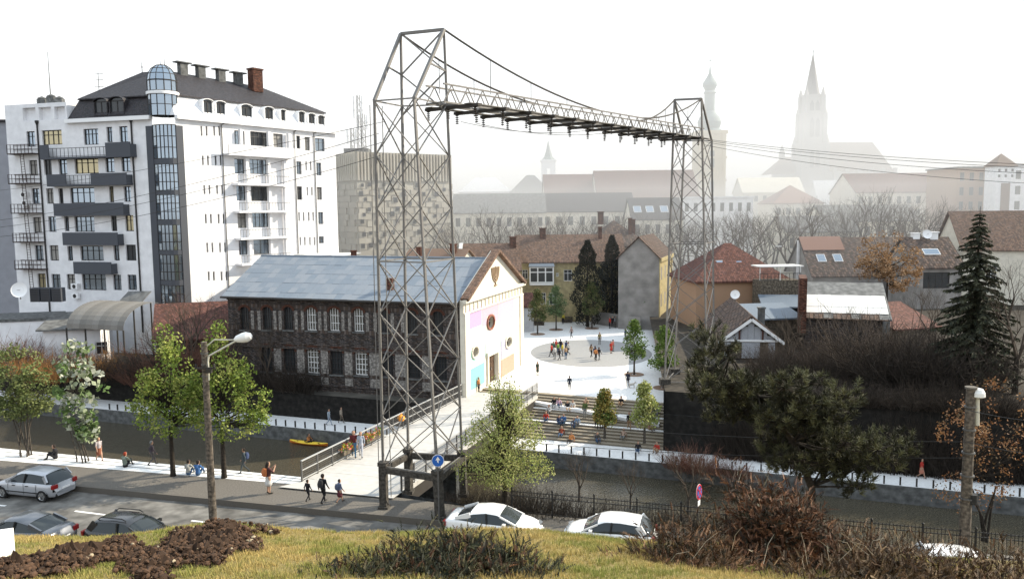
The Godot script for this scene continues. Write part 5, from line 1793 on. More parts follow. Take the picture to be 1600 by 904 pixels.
	b.lathe([[12.0 * s, 0], [9.5 * s, 4.0], [0.15, py.call(84) - py.call(150)]], c + up * py.call(150), 8, up, false, PI / 8)
	b.bar(c + up * py.call(85), c + up * py.call(78), 0.4)
	part("spire", b, far_slate(), t)
	b = B.new()
	var n0 := D(1285, 268, z)
	var n1 := D(1398, 268, z)
	var rg0 := D(1285, 223, z + 12)
	var rg1 := D(1364, 223, z + 12)
	b.slab([n0, n1, rg1, rg0], up * 0.3)
	b.tri(n1, rg1, n1 + Vector3(0, 0, -26), Vector3.RIGHT)
	b.quad(n0 + Vector3(0, 0, -26), n1 + Vector3(0, 0, -26), rg1, rg0, Vector3.FORWARD)
	var a0 := D(1206, 272, z)
	b.slab([a0, D(1243, 272, z), D(1243, 246, z + 10), D(1222, 246, z + 10)], up * 0.3)
	b.tri(a0, D(1222, 246, z + 10), a0 + Vector3(0, 0, -20), Vector3.LEFT)
	part("nave_roof", b, mats.tile_brown, t)
	b = B.new()
	b.quad(flat(n0, -1.6), flat(n1, -1.6), n1, n0, Vector3.BACK)
	b.quad(flat(n1, -1.6), n1, n1 + Vector3(0, 0, -26), flat(n1, -1.6) + Vector3(0, 0, -26), Vector3.RIGHT)
	b.quad(flat(a0, -1.6), flat(D(1243, 272, z), -1.6), D(1243, 272, z), a0, Vector3.BACK)
	for k in 7: b.box(flat(n0.lerp(n1, k / 6.0), n0.y * 0.5) + Vector3(0, 0, 0.8), Vector3(1.6, n0.y + 3.2, 1.8))
	part("nave_wall", b, stone, t)
	b = B.new()
	var pn := D(1222, 248, z)
	b.lathe([[1.6, 0], [1.6, 3.0], [0.05, 7.5]], pn, 6, up, false)
	part("pinnacle", b, stone, t)
	# tower with a pyramid roof
	z = 175.0
	c = flat(D(1562, 300, z), -1.6)
	s = z / FOC
	hw = 15.0 * s
	top = D(1562, 260, z).y + 1.6
	t = thing("pyramid_tower", "white stair tower with brown pyramid roof and dark vertical panel", "tower", c)
	b = B.new()
	var hs := []
	for k in 3:
		for j in 2: hs.append([hw * 2 * (k + 0.5) / 3.0 - 0.3, top - 1.2 - j * 1.2, 0.6, 0.6])
	facade(b, c + Vector3(-hw, 0, hw), Vector3.RIGHT, hw * 2, top, hs, Vector3.BACK, 0.3)
	b.quad(c + Vector3(hw, 0, hw), c + Vector3(hw, 0, -hw), c + Vector3(hw, top, -hw), c + Vector3(hw, top, hw), Vector3.RIGHT)
	b.quad(c + Vector3(-hw, 0, hw), c + Vector3(-hw, 0, -hw), c + Vector3(-hw, top, -hw), c + Vector3(-hw, top, hw), Vector3.LEFT)
	part("wall", b, far_white, t)
	for q in hs:
		b = B.new()
		b.box(c + Vector3(-hw + q[0] + 0.3, q[1] + 0.3, hw - 0.3), Vector3(0.6, 0.6, 0.04))
		part("window", b, mats.glass_dark, t)
	b = B.new()
	b.box(c + Vector3(0, top * 0.5 - 1.8, hw + 0.05), Vector3(hw * 0.9, top - 3.6, 0.12))
	part("panel", b, mat("panel_brown", 0.2, 0.13, 0.1, 0.8), t)
	b = B.new()
	b.lathe([[hw * 1.6, -0.1], [hw * 1.6, 0.1], [0.05, D(1562, 240, z).y + 1.6 - top]], c + up * top, 4, up, false, PI / 4)
	part("roof", b, mat("roof_brown", 0.33, 0.22, 0.16, 0.9), t)

func far_slate() -> Material: return mats.slate

func lattice(t: Node3D, legs: Array, y0: float, y1: float, panels: int, w: float, m: Material) -> void:
	# legs: four [foot, head] pairs in order round the tower; X braces on every face
	var at := func(k: int, y: float) -> Vector3:
		var L = legs[k % 4]
		return L[0].lerp(L[1], (y - L[0].y) / (L[1].y - L[0].y))
	for k in 4:
		var b := B.new()
		b.bar(at.call(k, y0), legs[k][1], w, w)
		part("leg", b, m, t)
	for p in panels:
		var a := lerpf(y0, y1, float(p) / panels)
		var c := lerpf(y0, y1, float(p + 1) / panels)
		for k in 4:
			var b := B.new()
			b.bar(at.call(k, a), at.call(k + 1, c), w * 0.5, w * 0.38)
			part("brace", b, m, t)
			b = B.new()
			b.bar(at.call(k + 1, a), at.call(k, c), w * 0.5, w * 0.38)
			part("brace", b, m, t)
			b = B.new()
			var mid: Vector3 = (at.call(k, a) + at.call(k + 1, c)) * 0.5
			b.box(at.call(k, c), Vector3(w * 1.25, w * 1.1, w * 1.25))
			part("gusset", b, m, t)
	for y in [y0, lerpf(y0, y1, 4.0 / 7.0), y1]:
		for k in 4:
			var b := B.new()
			b.bar(at.call(k, y), at.call(k + 1, y), w * 0.6, w * 0.6)
			part("tie", b, m, t)

var beam_a: Vector3
var beam_b: Vector3
func build_gantry() -> void:
	var up := Vector3.UP
	var m: Material = mat("gantry_steel", 0.3, 0.285, 0.27, 0.6, {tex = texs.grain, scale = 0.5, metal = 0.25})
	# near tower: front pair ends at the beam, the river pair rises to peaks
	var FL := [Vector3(-6.45, 0, -38.35), Vector3(-6.42, 19.8, -38.5)]
	var FR := [Vector3(-3.55, 0, -36.95), Vector3(-4.43, 19.8, -37.6)]
	var RR := [Vector3(-2.6, 0, -40.0), Vector3(-3.2, 23.4, -40.1)]
	var RL := [Vector3(-5.5, 0, -40.55), Vector3(-5.36, 23.3, -40.5)]
	var t := thing("gantry_tower", "tall steel lattice gantry tower on concrete portal feet at the footbridge entrance", "tower", Vector3(-4.6, 0, -38.9))
	var legs := [FL, FR, RR, RL]
	lattice(t, legs, 2.1, 19.8, 7, 0.108, m)
	for e in [[FL[1], RL[1]], [FR[1], RR[1]], [RL[1], RR[1]]]:
		var b := B.new()
		b.bar(e[0], e[1], 0.14)
		part("strut", b, m, t)
	for e in [[RL[1], RR[1].lerp(RR[0], 0.085)], [RR[1], RL[1].lerp(RL[0], 0.085)], [RL[1].lerp(RL[0], 0.085), RR[1].lerp(RR[0], 0.17)], [RR[1].lerp(RR[0], 0.085), RL[1].lerp(RL[0], 0.17)], [FR[1].lerp(RR[1], 0.5), RR[1].lerp(RR[0], 0.085)], [FL[1].lerp(RL[1], 0.5), RL[1].lerp(RL[0], 0.085)]]:
		var b := B.new()
		b.bar(e[0], e[1], 0.07)
		part("brace", b, m, t)
	for L in legs:
		var b := B.new()
		var f: Vector3 = L[0]
		var d: Vector3 = (L[1] - f) / (L[1].y - f.y)
		b.bar(f, f + d * 2.3, 0.36, 0.34)
		b.bar(f - up * 0.05, f + up * 0.12, 0.52, 0.5)
		b.bar(f + d * 2.15, f + d * 2.34, 0.44, 0.42)
		part("concrete_foot", b, mat("foot_concrete", 0.16, 0.145, 0.125, 0.9, {tex = texs.streak, scale = 0.5}), t)
	for k in 4:
		var b := B.new()
		b.bar(legs[k][0] + up * 1.95, legs[(k + 1) % 4][0] + up * 1.95, 0.22, 0.3)
		part("portal_beam", b, mats.foot_concrete, t)
	var b := B.new()
	for s in [-0.25, 0.25]: b.bar(Vector3(-6.4 + s, 0.4, -38.5 - s), Vector3(-6.36 + s, 19.6, -38.6 - s), 0.03)
	part("climbing_rail", b, m, t)
	# far tower, mirrored: peaks on the river side
	var a := [Vector3(12.1, 0.7, -62.6), Vector3(12.72, 22.9, -63.0)]
	var c := [Vector3(15.4, 0.7, -62.3), Vector3(14.85, 23.0, -63.2)]
	var d2 := [Vector3(17.0, 0.7, -66.4), Vector3(16.45, 20.0, -66.2)]
	var e2 := [Vector3(13.7, 0.7, -66.6), Vector3(14.15, 20.0, -66.0)]
	t = thing("gantry_tower", "steel lattice gantry tower standing on the dark quay wall beside the plaza", "tower", Vector3(14.6, 0.7, -64.4))
	lattice(t, [a, c, d2, e2], 0.8, 20.0, 8, 0.112, m)
	for q in [[a[1], e2[1]], [c[1], d2[1]], [a[1], c[1]]]:
		b = B.new()
		b.bar(q[0], q[1], 0.15)
		part("strut", b, m, t)
	for q in [[a[1], c[1].lerp(c[0], 0.14)], [c[1], a[1].lerp(a[0], 0.14)]]:
		b = B.new()
		b.bar(q[0], q[1], 0.06)
		part("brace", b, m, t)
	for L in [a, c, d2, e2]:
		b = B.new()
		b.box(L[0] + up * 0.15, Vector3(0.8, 0.5, 0.8))
		part("concrete_foot", b, mats.foot_concrete, t)
	# lattice beam between the towers
	beam_a = Vector3(-3.6, 19.75, -39.0)
	beam_b = Vector3(14.9, 19.95, -64.6)
	var ax := (beam_b - beam_a).normalized()
	var sd := ax.cross(up).normalized()
	var len := beam_a.distance_to(beam_b)
	t = thing("gantry_beam", "long steel lattice beam hung between the two gantry towers over the river", "beam", (beam_a + beam_b) * 0.5)
	var hb := 0.85
	var wb := 0.55
	for q in [[-1, 0], [1, 0], [-1, 1], [1, 1]]:
		b = B.new()
		var o = sd * wb * q[0] + up * hb * q[1]
		b.bar(beam_a + o, beam_b + o, 0.075, 0.075)
		part("chord", b, m, t)
	var n := 26
	for k in n:
		var p := beam_a + ax * len * k / n
		var q := beam_a + ax * len * (k + 1) / n
		var mid := (p + q) * 0.5
		for s in [-1.0, 1.0]:
			b = B.new()
			b.bar(p + sd * wb * s, mid + sd * wb * s + up * hb, 0.042)
			b.bar(mid + sd * wb * s + up * hb, q + sd * wb * s, 0.042)
			part("web", b, m, t)
		b = B.new()
		b.bar(p - sd * wb, q + sd * wb, 0.05)
		b.bar(p - sd * wb, p + sd * wb, 0.06)
		part("lacing", b, m, t)
	# cross arms with insulator strings, walkway planks beside the beam
	for k in 13:
		var p := beam_a + ax * (1.2 + k * 2.25)
		b = B.new()
		b.hex(p - up * 0.12 + sd * 0.1, ax * 0.16, up * 0.07, sd * 1.7)
		var arm := part("cross_arm", b, mats.steel_dark, t)
		b = B.new()
		for s in [-1.5, -0.2, 1.5]:
			var h = p + sd * s - up * 0.18
			for j in 5: b.lathe([[0.03, 0], [0.11, -0.03], [0.03, -0.08]], h - up * 0.1 * j, 8)
		part("insulator", b, mat("porcelain", 0.06, 0.05, 0.045, 0.3), arm)
	for s in [-1.0, 1.0]:
		b = B.new()
		b.hex((beam_a + beam_b) * 0.5 + sd * s * 1.25 - up * 0.03, ax * len * 0.47, up * 0.02, sd * 0.22)
		part("walkway", b, m, t)
	# suspension cables from the peaks, with hangers
	var cable := func(from: Vector3, share: float, side: float, label: String) -> void:
		var to := beam_a + ax * len * share + sd * wb * side + up * hb
		var cb := B.new()
		var pts := []
		for k in 13:
			var f := k / 12.0
			pts.append(from.lerp(to, f) - up * (0.7 * 4.0 * f * (1.0 - f)) * 0.6)
		cb.path(pts, 0.055, 5)
		var ct := thing("suspension_cable", label, "cable", to)
		part("cable", cb, mats.steel_dark, ct)
		for k in [3, 6, 9]:
			var hp: Vector3 = pts[k]
			var foot := beam_a + ax * clampf((hp - beam_a).dot(ax), 0.0, len) + sd * wb * side + up * hb
			var hbx := B.new()
			hbx.bar(hp, Vector3(hp.x, minf(foot.y, hp.y - 0.1), hp.z), 0.03)
			part("hanger", hbx, mats.steel_dark, ct)
	cable.call(RR[1], 0.47, 1.0, "steel cable from the near tower peak beside the plaza side of beam")
	cable.call(RL[1], 0.30, -1.0, "shorter steel cable from the other peak of near tower to the beam")
	cable.call(a[1], 0.70, -1.0, "thin cable from the river peak of far gantry tower to the beam")
	cable.call(c[1], 0.66, 1.0, "thin cable from the taller peak of far gantry tower to the beam")

func build_bridge() -> void:
	var up := Vector3.UP
	var L0 := G(470, 752, 0.02)
	var L1 := G(738, 611, -1.4)
	L1.y = -1.44
	var ax := (L1 - L0).normalized()
	var sd := Vector3(-ax.z, 0, ax.x).normalized()
	var wide := 6.0
	var len := L0.distance_to(L1)
	var t := thing("footbridge", "pale concrete footbridge crossing the river from street to plaza", "bridge", (L0 + L1) * 0.5 + sd * wide * 0.5)
	var nd := 14
	for k in nd:
		var b := B.new()
		var p := L0 + ax * len * k / nd
		var q := L0 + ax * (len * (k + 1) / nd - 0.025)
		b.slab([p, q, q + sd * wide, p + sd * wide], Vector3.DOWN * 0.25)
		part("deck_slab", b, mat("deck", 0.6, 0.585, 0.555, 0.85, {tex = texs.render, scale = 0.3}), t)
	for s in [0.35, 3.0, 5.65]:
		var b := B.new()
		b.hex((L0 + L1) * 0.5 + sd * s + Vector3.DOWN * 0.65, ax * len * 0.5, up * 0.4, sd * 0.2)
		part("girder", b, mats.steel_dark, t)
	for f in [0.35, 0.68]:
		var b := B.new()
		b.hex(L0.lerp(L1, f) + sd * wide * 0.5 + Vector3.DOWN * 3.4, ax * 0.35, up * 2.4, sd * 2.4)
		part("pier", b, mats.concrete_dark, t)
	# apron where the deck meets the pavement
	var b := B.new()
	b.slab([L0 + up * 0.004, L0 + sd * wide + up * 0.004, L0 + sd * wide - ax * 1.2 + up * 0.004, L0 - sd * 0.6 - ax * 1.2 + up * 0.004], Vector3.DOWN * 0.02)
	part("apron", b, mats.deck, t)
	# railings
	for s in [0.06, wide - 0.06]:
		var rt := thing("bridge_railing", "steel mesh railing along the river side of footbridge" if s < 1 else "steel mesh railing along the gantry tower side of footbridge", "railing", (L0 + L1) * 0.5 + sd * s)
		var np := 17
		for k in np + 1:
			b = B.new()
			var p = L0 + ax * len * k / np + sd * s
			b.bar(p, p + up * 1.15, 0.07, 0.09, ax)
			part("post", b, mats.steel, rt)
		for y in [1.15, 0.62, 0.12]:
			b = B.new()
			b.bar(L0 + sd * s + up * y, L1 + sd * s + up * y, 0.06 if y < 1.1 else 0.1, 0.05)
			part("rail", b, mat("rail_paint", 0.5, 0.5, 0.49, 0.5, {metal = 0.2}), rt)
		for k in np:
			b = B.new()
			var p = L0 + ax * len * k / np + sd * s
			var q = L0 + ax * len * (k + 1) / np + sd * s
			for j in range(1, 12): b.bar(p.lerp(q, j / 12.0) + up * 0.12, p.lerp(q, j / 12.0) + up * 1.12, 0.018)
			for j in range(1, 8): b.bar(p + up * (0.12 + j * 0.125), q + up * (0.12 + j * 0.125), 0.014)
			part("mesh_panel", b, mats.steel, rt)
	# flowering planters hung on the railing, round orange lamp
	for k in 2:
		var p := L0 + ax * (5.2 + k * 3.0) + sd * 0.3
		var pt := thing("planter", "flower box with yellow and red blooms hung on the bridge railing" if k == 0 else "flower box with pink and yellow blooms hung beyond the first flower box", "planter", p)
		b = B.new()
		b.hex(p + up * 0.55, ax * 1.1, up * 0.14, sd * 0.14)
		part("box", b, mats.boards, pt)
		b = B.new()
		b.tinted = true
		for j in 260:
			var g := p + ax * rng.randf_range(-1.15, 1.15) + sd * rng.randf_range(-0.2, 0.25) + up * rng.randf_range(0.62, 1.05)
			b.col = [Color(0.7, 0.5, 0.05), Color(0.6, 0.1, 0.06), Color(0.2, 0.3, 0.05), Color(0.16, 0.25, 0.05), Color(0.7, 0.35, 0.3)][rng.randi() % 5]
			leaf(b, g, 0.05 + 0.05 * rng.randf())
		var fl := part("flowers", b, mats.leaf, pt)
		fl.set_meta("kind", "stuff")
	b = B.new()
	var lp := L0 + ax * 13.0 + sd * 0.12 + up * 0.85
	b.lathe([[0, -0.26], [0.2, -0.18], [0.28, 0.0], [0.2, 0.18], [0, 0.26]], lp, 12)
	b.bar(lp + up * 0.24, lp + up * 0.34, 0.06)
	solo("orange_float", b, mat("orange", 0.75, 0.3, 0.04, 0.6), "round orange float hung on the river railing of footbridge", "float", "", lp)

func leaf(b: B, p: Vector3, s: float) -> void:
	var a := Vector3(rng.randf_range(-1, 1), rng.randf_range(-1, 1), rng.randf_range(-1, 1)).normalized() * s
	var c := a.cross(Vector3(rng.randf_range(-1, 1), rng.randf_range(-1, 1), rng.randf_range(-1, 1)).normalized()).normalized() * s * 0.7
	b.quad(p - a, p - c, p + a, p + c)

func build_street_furniture() -> void:
	var up := Vector3.UP
	# lamp pole at the kerb
	var f := G(333, 822, -0.3)
	var top := D(318, 534, -f.z)
	var t := thing("lamp_pole", "weathered concrete pole with curved white lamp arm beside the street", "lamp post", f)
	var b := B.new()
	b.tube(f, top, 0.19, 0.135, 12, true)
	part("pole", b, mats.pole_concrete, t)
	for k in 3:
		b = B.new()
		var p := f.lerp(top, 0.94 - k * 0.06)
		b.lathe([[0.15, -0.03], [0.17, -0.03], [0.17, 0.03], [0.15, 0.03]], p, 12)
		part("band", b, mats.steel, t)
	b = B.new()
	var a0 := f.lerp(top, 0.965) + Vector3(0.15, -0.6, 0.02)
	var hd := D(372, 530, -f.z) 
	b.path([a0 - up * 0.9, a0, a0 + Vector3(0.05, 0.25, 0), hd + Vector3(-0.5, -0.28, 0), hd], 0.05, 6)
	b.path([top + Vector3(-0.05, -0.35, 0), top + Vector3(0.5, 0.1, 0), hd + Vector3(-0.35, -0.02, 0), hd], 0.03, 5)
	part("lamp_arm", b, mat("arm_cream", 0.62, 0.6, 0.5, 0.6), t)
	b = B.new()
	var hx := Vector3(0.98, 0.2, 0).normalized()
	b.lathe([[0.06, -0.3], [0.16, -0.18], [0.23, 0.1], [0.24, 0.3], [0.16, 0.5], [0, 0.58]], hd + Vector3(0.1, 0.05, 0), 14, hx)
	part("lamp_head", b, mats.lamp_white, t)
	b = B.new()
	var ca := f.lerp(top, 0.865)
	b.bar(ca + Vector3(-0.4, 0, 0.2), ca + Vector3(0.55, 0, 0.2), 0.08)
	b.box(ca + Vector3(0.25, -0.12, 0.2), Vector3(0.25, 0.2, 0.2))
	for s in [-0.35, 0.1, 0.5]: b.lathe([[0.03, 0], [0.06, 0.04], [0.03, 0.08], [0.06, 0.12], [0.02, 0.18]], ca + Vector3(s, 0.03, 0.2), 8)
	part("cross_arm", b, mats.steel_dark, t)
	# heavy pole at the right
	f = G(1506, 880, -0.3)
	top = D(1518, 607, -f.z)
	t = thing("utility_pole", "thick old concrete utility pole with down-turned white lamp at the riverside", "pole", f)
	b = B.new()
	b.tube(f, top, 0.24, 0.18, 14, true)
	part("pole", b, mats.pole_concrete, t)
	b = B.new()
	b.lathe([[0.2, 0], [0.235, 0], [0.235, 0.08], [0.0, 0.09]], top, 14)
	part("cap", b, mats.kerb, t)
	for k in 5:
		b = B.new()
		b.lathe([[0.2, -0.03], [0.235 + 0.012 * k, -0.03], [0.235 + 0.012 * k, 0.03], [0.2, 0.03]], f.lerp(top, 0.9 - k * 0.13), 12)
		part("band", b, mats.steel, t)
	b = B.new()
	var br := D(1527, 664, -f.z)
	var bt := D(1527, 622, -f.z)
	b.tube(br, bt, 0.1, 0.1, 8, true)
	b.path([bt, bt + Vector3(0.03, 0.25, 0), bt + Vector3(0.1, 0.35, 0.1)], 0.08, 8)
	for y in [0.15, 0.6]: b.bar(br + up * y, br + up * y + Vector3(-0.4, 0, 0), 0.06)
	part("bracket", b, mats.arm_cream, t)
	b = B.new()
	b.lathe([[0, 0.3], [0.18, 0.25], [0.26, 0.1], [0.27, -0.05], [0.2, -0.1]], bt + Vector3(0.02, 0.15, 0.05), 14)
	part("lamp_head", b, mats.lamp_white, t)
	b = B.new()
	b.lathe([[0, 0.2], [0.18, 0.2], [0.2, 0.0], [0.2, -0.2], [0, -0.22]], f.lerp(top, 0.38) + Vector3(0.2, 0, 0.1), 10)
	part("junction_drum", b, mats.black_iron, t)
	# blue arrow sign at the tower
	var s := D(684, 719, 36.4)
	t = thing("arrow_sign", "round blue traffic sign with white upright arrow at the gantry tower foot", "sign", flat(s, 0))
	b = B.new()
	b.tube(flat(s, 0), s + up * 0.25, 0.035, 0.035, 8)
	part("post", b, mats.steel, t)
	var fn := Vector3(0.1, 0.12, 1).normalized()
	b = B.new()
	b.lathe([[0, 0.0], [0.29, 0.0], [0.29, 0.02], [0, 0.02]], s + fn * 0.05, 24, fn)
	part("disc", b, mat("sign_white", 0.8, 0.8, 0.8, 0.5), t)
	b = B.new()
	b.lathe([[0, 0.0], [0.27, 0.0], [0.27, 0.008], [0, 0.008]], s + fn * 0.071, 24, fn)
	part("blue_field", b, mat("sign_blue", 0.02, 0.13, 0.5, 0.5), t)
	b = B.new()
	var c := s + fn * 0.083
	var rr := Vector3.RIGHT
	b.slab([c + rr * -0.035 - up * 0.18, c + rr * 0.035 - up * 0.18, c + rr * 0.035 + up * 0.04, c + rr * -0.035 + up * 0.04], fn * 0.006)
	b.slab([c + rr * -0.11 + up * 0.03, c + rr * 0.11 + up * 0.03, c + up * 0.2], fn * 0.006)
	part("arrow", b, mats.sign_white, t)
	# no-stopping sign
	s = D(1091, 768, 35.5)
	t = thing("no_stopping_sign", "round red and blue no stopping sign on thin post beside river fence", "sign", flat(s, 0))
	b = B.new()
	b.tube(flat(s, 0), s + up * 0.3, 0.03, 0.03, 8)
	part("post", b, mats.steel, t)
	fn = Vector3(0.83, 0.05, 0.55).normalized()
	rr = up.cross(fn).normalized()
	for k in 3:
		b = B.new()
		var rad: float = [0.36, 0.35, 0.27][k]
		b.lathe([[0, 0.0], [rad, 0.0], [rad, 0.012], [0, 0.012]], s + fn * (0.04 + 0.014 * k), 24, fn)
		part(["disc", "red_ring", "blue_field"][k], b, [mats.sign_white, mat("sign_red", 0.62, 0.03, 0.06, 0.5), mats.sign_blue][k], t)
	b = B.new()
	c = s + fn * 0.086
	for q in [1.0, -1.0]: b.bar(c - (rr * q + up) * 0.19, c + (rr * q + up) * 0.19, 0.07, 0.01, fn)
	part("red_cross", b, mats.sign_red, t)
	b = B.new()
	b.hex(s - up * 0.52 + fn * 0.05, rr * 0.14, up * 0.12, fn * 0.01)
	part("plate", b, mats.sign_white, t)
	# iron river fence
	var fa := G(800, 803, 0)
	var fb := G(1215, 843, 0)
	var fd := (fb - fa).normalized()
	t = thing("river_fence", "black iron fence of upright bars along the near river bank", "fence", fa)
	var n := 21
	for k in n + 1:
		b = B.new()
		var p := fa + fd * 2.0 * k
		b.bar(p, p + up * 1.28, 0.07)
		b.lathe([[0.05, 0], [0.06, 0.05], [0, 0.12]], p + up * 1.28, 6)
		part("post", b, mats.black_iron, t)
		if k == n: break
		b = B.new()
		for y in [0.15, 0.95, 1.15]: b.bar(p + up * y, p + fd * 2.0 + up * y, 0.035)
		for j in range(1, 14): b.bar(p + fd * (j / 7.0) + up * 0.1, p + fd * (j / 7.0) + up * 1.22, 0.02)
		part("bar_panel", b, mats.black_iron, t)

func build_wires() -> void:
	var lines := [
		[[-30, 347, 62], [592, 208, 39.5], 1.6, "left"], [[-30, 358, 62], [598, 222, 40], 1.6, "left"], [[-30, 372, 60], [594, 243, 39.5], 1.8, "left"], [[-30, 300, 80], [600, 190, 40.5], 1.2, "left"],
		[[1108, 218, 65], [1640, 258, 46], 0.7, "right"], [[1108, 220, 66], [1640, 263, 47], 0.8, "right"], [[1104, 222, 65], [1640, 272, 47], 1.0, "right"], [[1100, 226, 66], [1640, 288, 48], 1.3, "right"],
		[[720, 190, 41], [956, 196, 56], 1.5, "middle"], [[742, 192, 43], [990, 200, 58], 1.6, "middle"],
		[[1510, 690, 31.6], [800, 655, 46], 0.9, "low"], [[1510, 715, 31.6], [820, 690, 44], 0.8, "low"], [[1512, 640, 31.6], [1640, 660, 27], 0.2, "low"], [[1512, 690, 31.6], [1640, 712, 27], 0.2, "low"]]
	for q in lines:
		var a := D(q[0][0], q[0][1], q[0][2])
		var c := D(q[1][0], q[1][1], q[1][2])
		var b := B.new()
		var pts := []
		for k in 17:
			var f := k / 16.0
			pts.append(a.lerp(c, f) - Vector3.UP * q[2] * 4.0 * f * (1.0 - f) * 0.35)
		b.path(pts, 0.014, 4)
		var lb: String = {"left": "thin power line slung from the near gantry tower past the white apartment block", "right": "thin power line running from the far gantry tower across hazy sky", "middle": "slack wire hanging below the gantry beam", "low": "thin cable strung from the thick utility pole over the river"}[q[3]]
		solo("power_line", b, mats.black_iron, lb, "wire", "wires " + q[3].replace("left", "of the near tower").replace("right", "of the far tower").replace("middle", "under the beam").replace("low", "of the utility pole"), a)

func rv() -> Vector3: return Vector3(rng.randf_range(-1, 1), rng.randf_range(-1, 1), rng.randf_range(-1, 1))
func in_ball() -> Vector3:
	while true:
		var p := rv()
		if p.length_squared() < 1.0: return p
	return Vector3.ZERO
func limb(b: B, p: Vector3, q: Vector3, r0: float, r1: float, sag := 0.15, k := 5) -> void:
	var m := (p + q) * 0.5 + rv() * p.distance_to(q) * 0.09 + Vector3.DOWN * p.distance_to(q) * sag * 0.3
	b.tube(p, m, r0, (r0 + r1) * 0.5, k)
	b.tube(m, q, (r0 + r1) * 0.5, r1, k)
# crown: list of [dx, y, dz, rx, ry, rz] clumps of the outline above the base
func leafy_tree(called: String, label: String, base: Vector3, crown: Array, clumps: int, per: int, size: float, tones: Array, trunk_r: float, stems := 1, group := "", spread := 0.5, bark := "bark") -> Node3D:
	var t := thing(called, label, "tree", base, group)
	var tb := B.new()
	var lb := B.new()
	lb.tinted = true
	var low: float = 1e9
	for c in crown: low = minf(low, c[1] - c[4])
	var heads := []
	for s in stems:
		var off := Vector3(rng.randf_range(-1, 1), 0, rng.randf_range(-1, 1)) * (0.0 if stems == 1 else 0.35)
		var lean := Vector3(rng.randf_range(-1, 1), 0, rng.randf_range(-1, 1)) * (0.04 if stems == 1 else 0.75)
		var head: Vector3 = base + off + lean + Vector3.UP * (low + (crown[0][4] * 0.5))
		var mid := base + off + lean * 0.3 + Vector3.UP * (head.y - base.y) * 0.5
		tb.tube(base + off - Vector3.UP * 0.1, base + off + Vector3.UP * 0.15, trunk_r * 1.35, trunk_r * 1.05, 8)
		tb.tube(base + off + Vector3.UP * 0.15, mid, trunk_r * 1.05, trunk_r * 0.85, 8)
		tb.tube(mid, head, trunk_r * 0.85, trunk_r * 0.6, 8)
		heads.append(head)
	for n in clumps:
		var c = crown[n % crown.size()]
		var q := in_ball()
		q = q.normalized() * pow(q.length(), 0.55)
		var p := base + Vector3(c[0] + q.x * c[3], c[1] + q.y * c[4], c[2] + q.z * c[5])
		var h: Vector3 = heads[n % heads.size()]
		var start := h + Vector3.UP * clampf((p.y - h.y) * 0.55, -0.6, 99.0) * 0.8
		start.x = lerpf(h.x, base.x + c[0], 0.15)
		if n % 2 == 0: limb(tb, start, p, trunk_r * 0.22, 0.012, 0.1, 4)
		var tone: Color = tones[rng.randi() % tones.size()]
		for k in per:
			var g := p + in_ball() * spread
			var v := rng.randf_range(0.75, 1.2)
			lb.col = Color(tone.r * v, tone.g * v, tone.b * v)
			leaf(lb, g, size * rng.randf_range(0.6, 1.25))
	part("trunk", tb, mats[bark], t)
	part("crown", lb, mats.leaf, t)
	return t

func branch(b: B, p: Vector3, d: Vector3, len: float, r: float, depth: int, k: int) -> void:
	var q := p + d * len * 0.5 + rv() * len * 0.05
	var e := q + (d + rv() * 0.16).normalized() * len * 0.5
	var r2 := r * 0.66
	b.tube(p, q, r, (r + r2) * 0.5, k)
	b.tube(q, e, (r + r2) * 0.5, r2, k)
	if depth <= 0: return
	var n := 3 if depth > 1 else 4
	for j in n:
		var side := rv().cross(d).normalized()
		var nd := (d * rng.randf_range(0.7, 1.1) + side * rng.randf_range(0.4, 0.85) + Vector3.UP * 0.22).normalized()
		branch(b, (e if j < 2 else p.lerp(e, rng.randf_range(0.45, 0.95))), nd, len * rng.randf_range(0.6, 0.82), r2 * rng.randf_range(0.6, 0.9), depth - 1, maxi(3, k - 1))
# copies share the mesh; each has a place, turn and size of its own
func bare_proto(h: float, depth: int, seed: int) -> Array:
	rng.seed = seed
	var tb := B.new()
	tb.tube(Vector3.ZERO, Vector3(0.05, h * 0.28, 0), h * 0.03, h * 0.022, 7)
	var cb := B.new()
	for j in 4: branch(cb, Vector3(0.05, h * (0.2 + 0.03 * j), 0), Vector3(cos(j * 1.7) * 0.5, 1.0, sin(j * 1.7) * 0.5).normalized(), h * 0.26, h * 0.014, depth, 5)
	return [tb.mesh(), cb.mesh()]
func place_pair(called: String, label: String, cat: String, pair: Array, pm: Array, names: Array, at: Vector3, sc: Vector3, yaw: float, group: String) -> Node3D:
	var t := thing(called, label, cat, at, group)
	t.basis = Basis(Vector3.UP, yaw).scaled(sc)
	for k in pair.size():
		var o := MeshInstance3D.new()
		o.name = names[k]
		o.mesh = pair[k]
		o.material_override = pm[k]
		t.add_child(o, true)
	return t
func shrub_proto(n: int, h: float, w: float, seed: int) -> ArrayMesh:
	rng.seed = seed
	var b := B.new()
	for k in n:
		var p := Vector3(rng.randf_range(-1, 1) * w * 0.4, 0, rng.randf_range(-1, 1) * w * 0.4)
		var d := Vector3(p.x * 0.5 + rng.randf_range(-0.4, 0.4), 1, p.z * 0.5 + rng.randf_range(-0.4, 0.4)).normalized()
		var l := h * rng.randf_range(0.5, 1.0)
		var q := p + d * l * 0.5
		var e := q + (d + rv() * 0.4).normalized() * l * 0.5
		b.tube(p, q, 0.022, 0.015, 3)
		b.tube(q, e, 0.015, 0.006, 3)
		for j in 4:
			var s := p.lerp(q, rng.randf()) if j < 2 else q.lerp(e, rng.randf())
			b.tube(s, s + (d + rv() * 0.9).normalized() * l * rng.randf_range(0.15, 0.35), 0.01, 0.004, 3)
	return b.mesh()

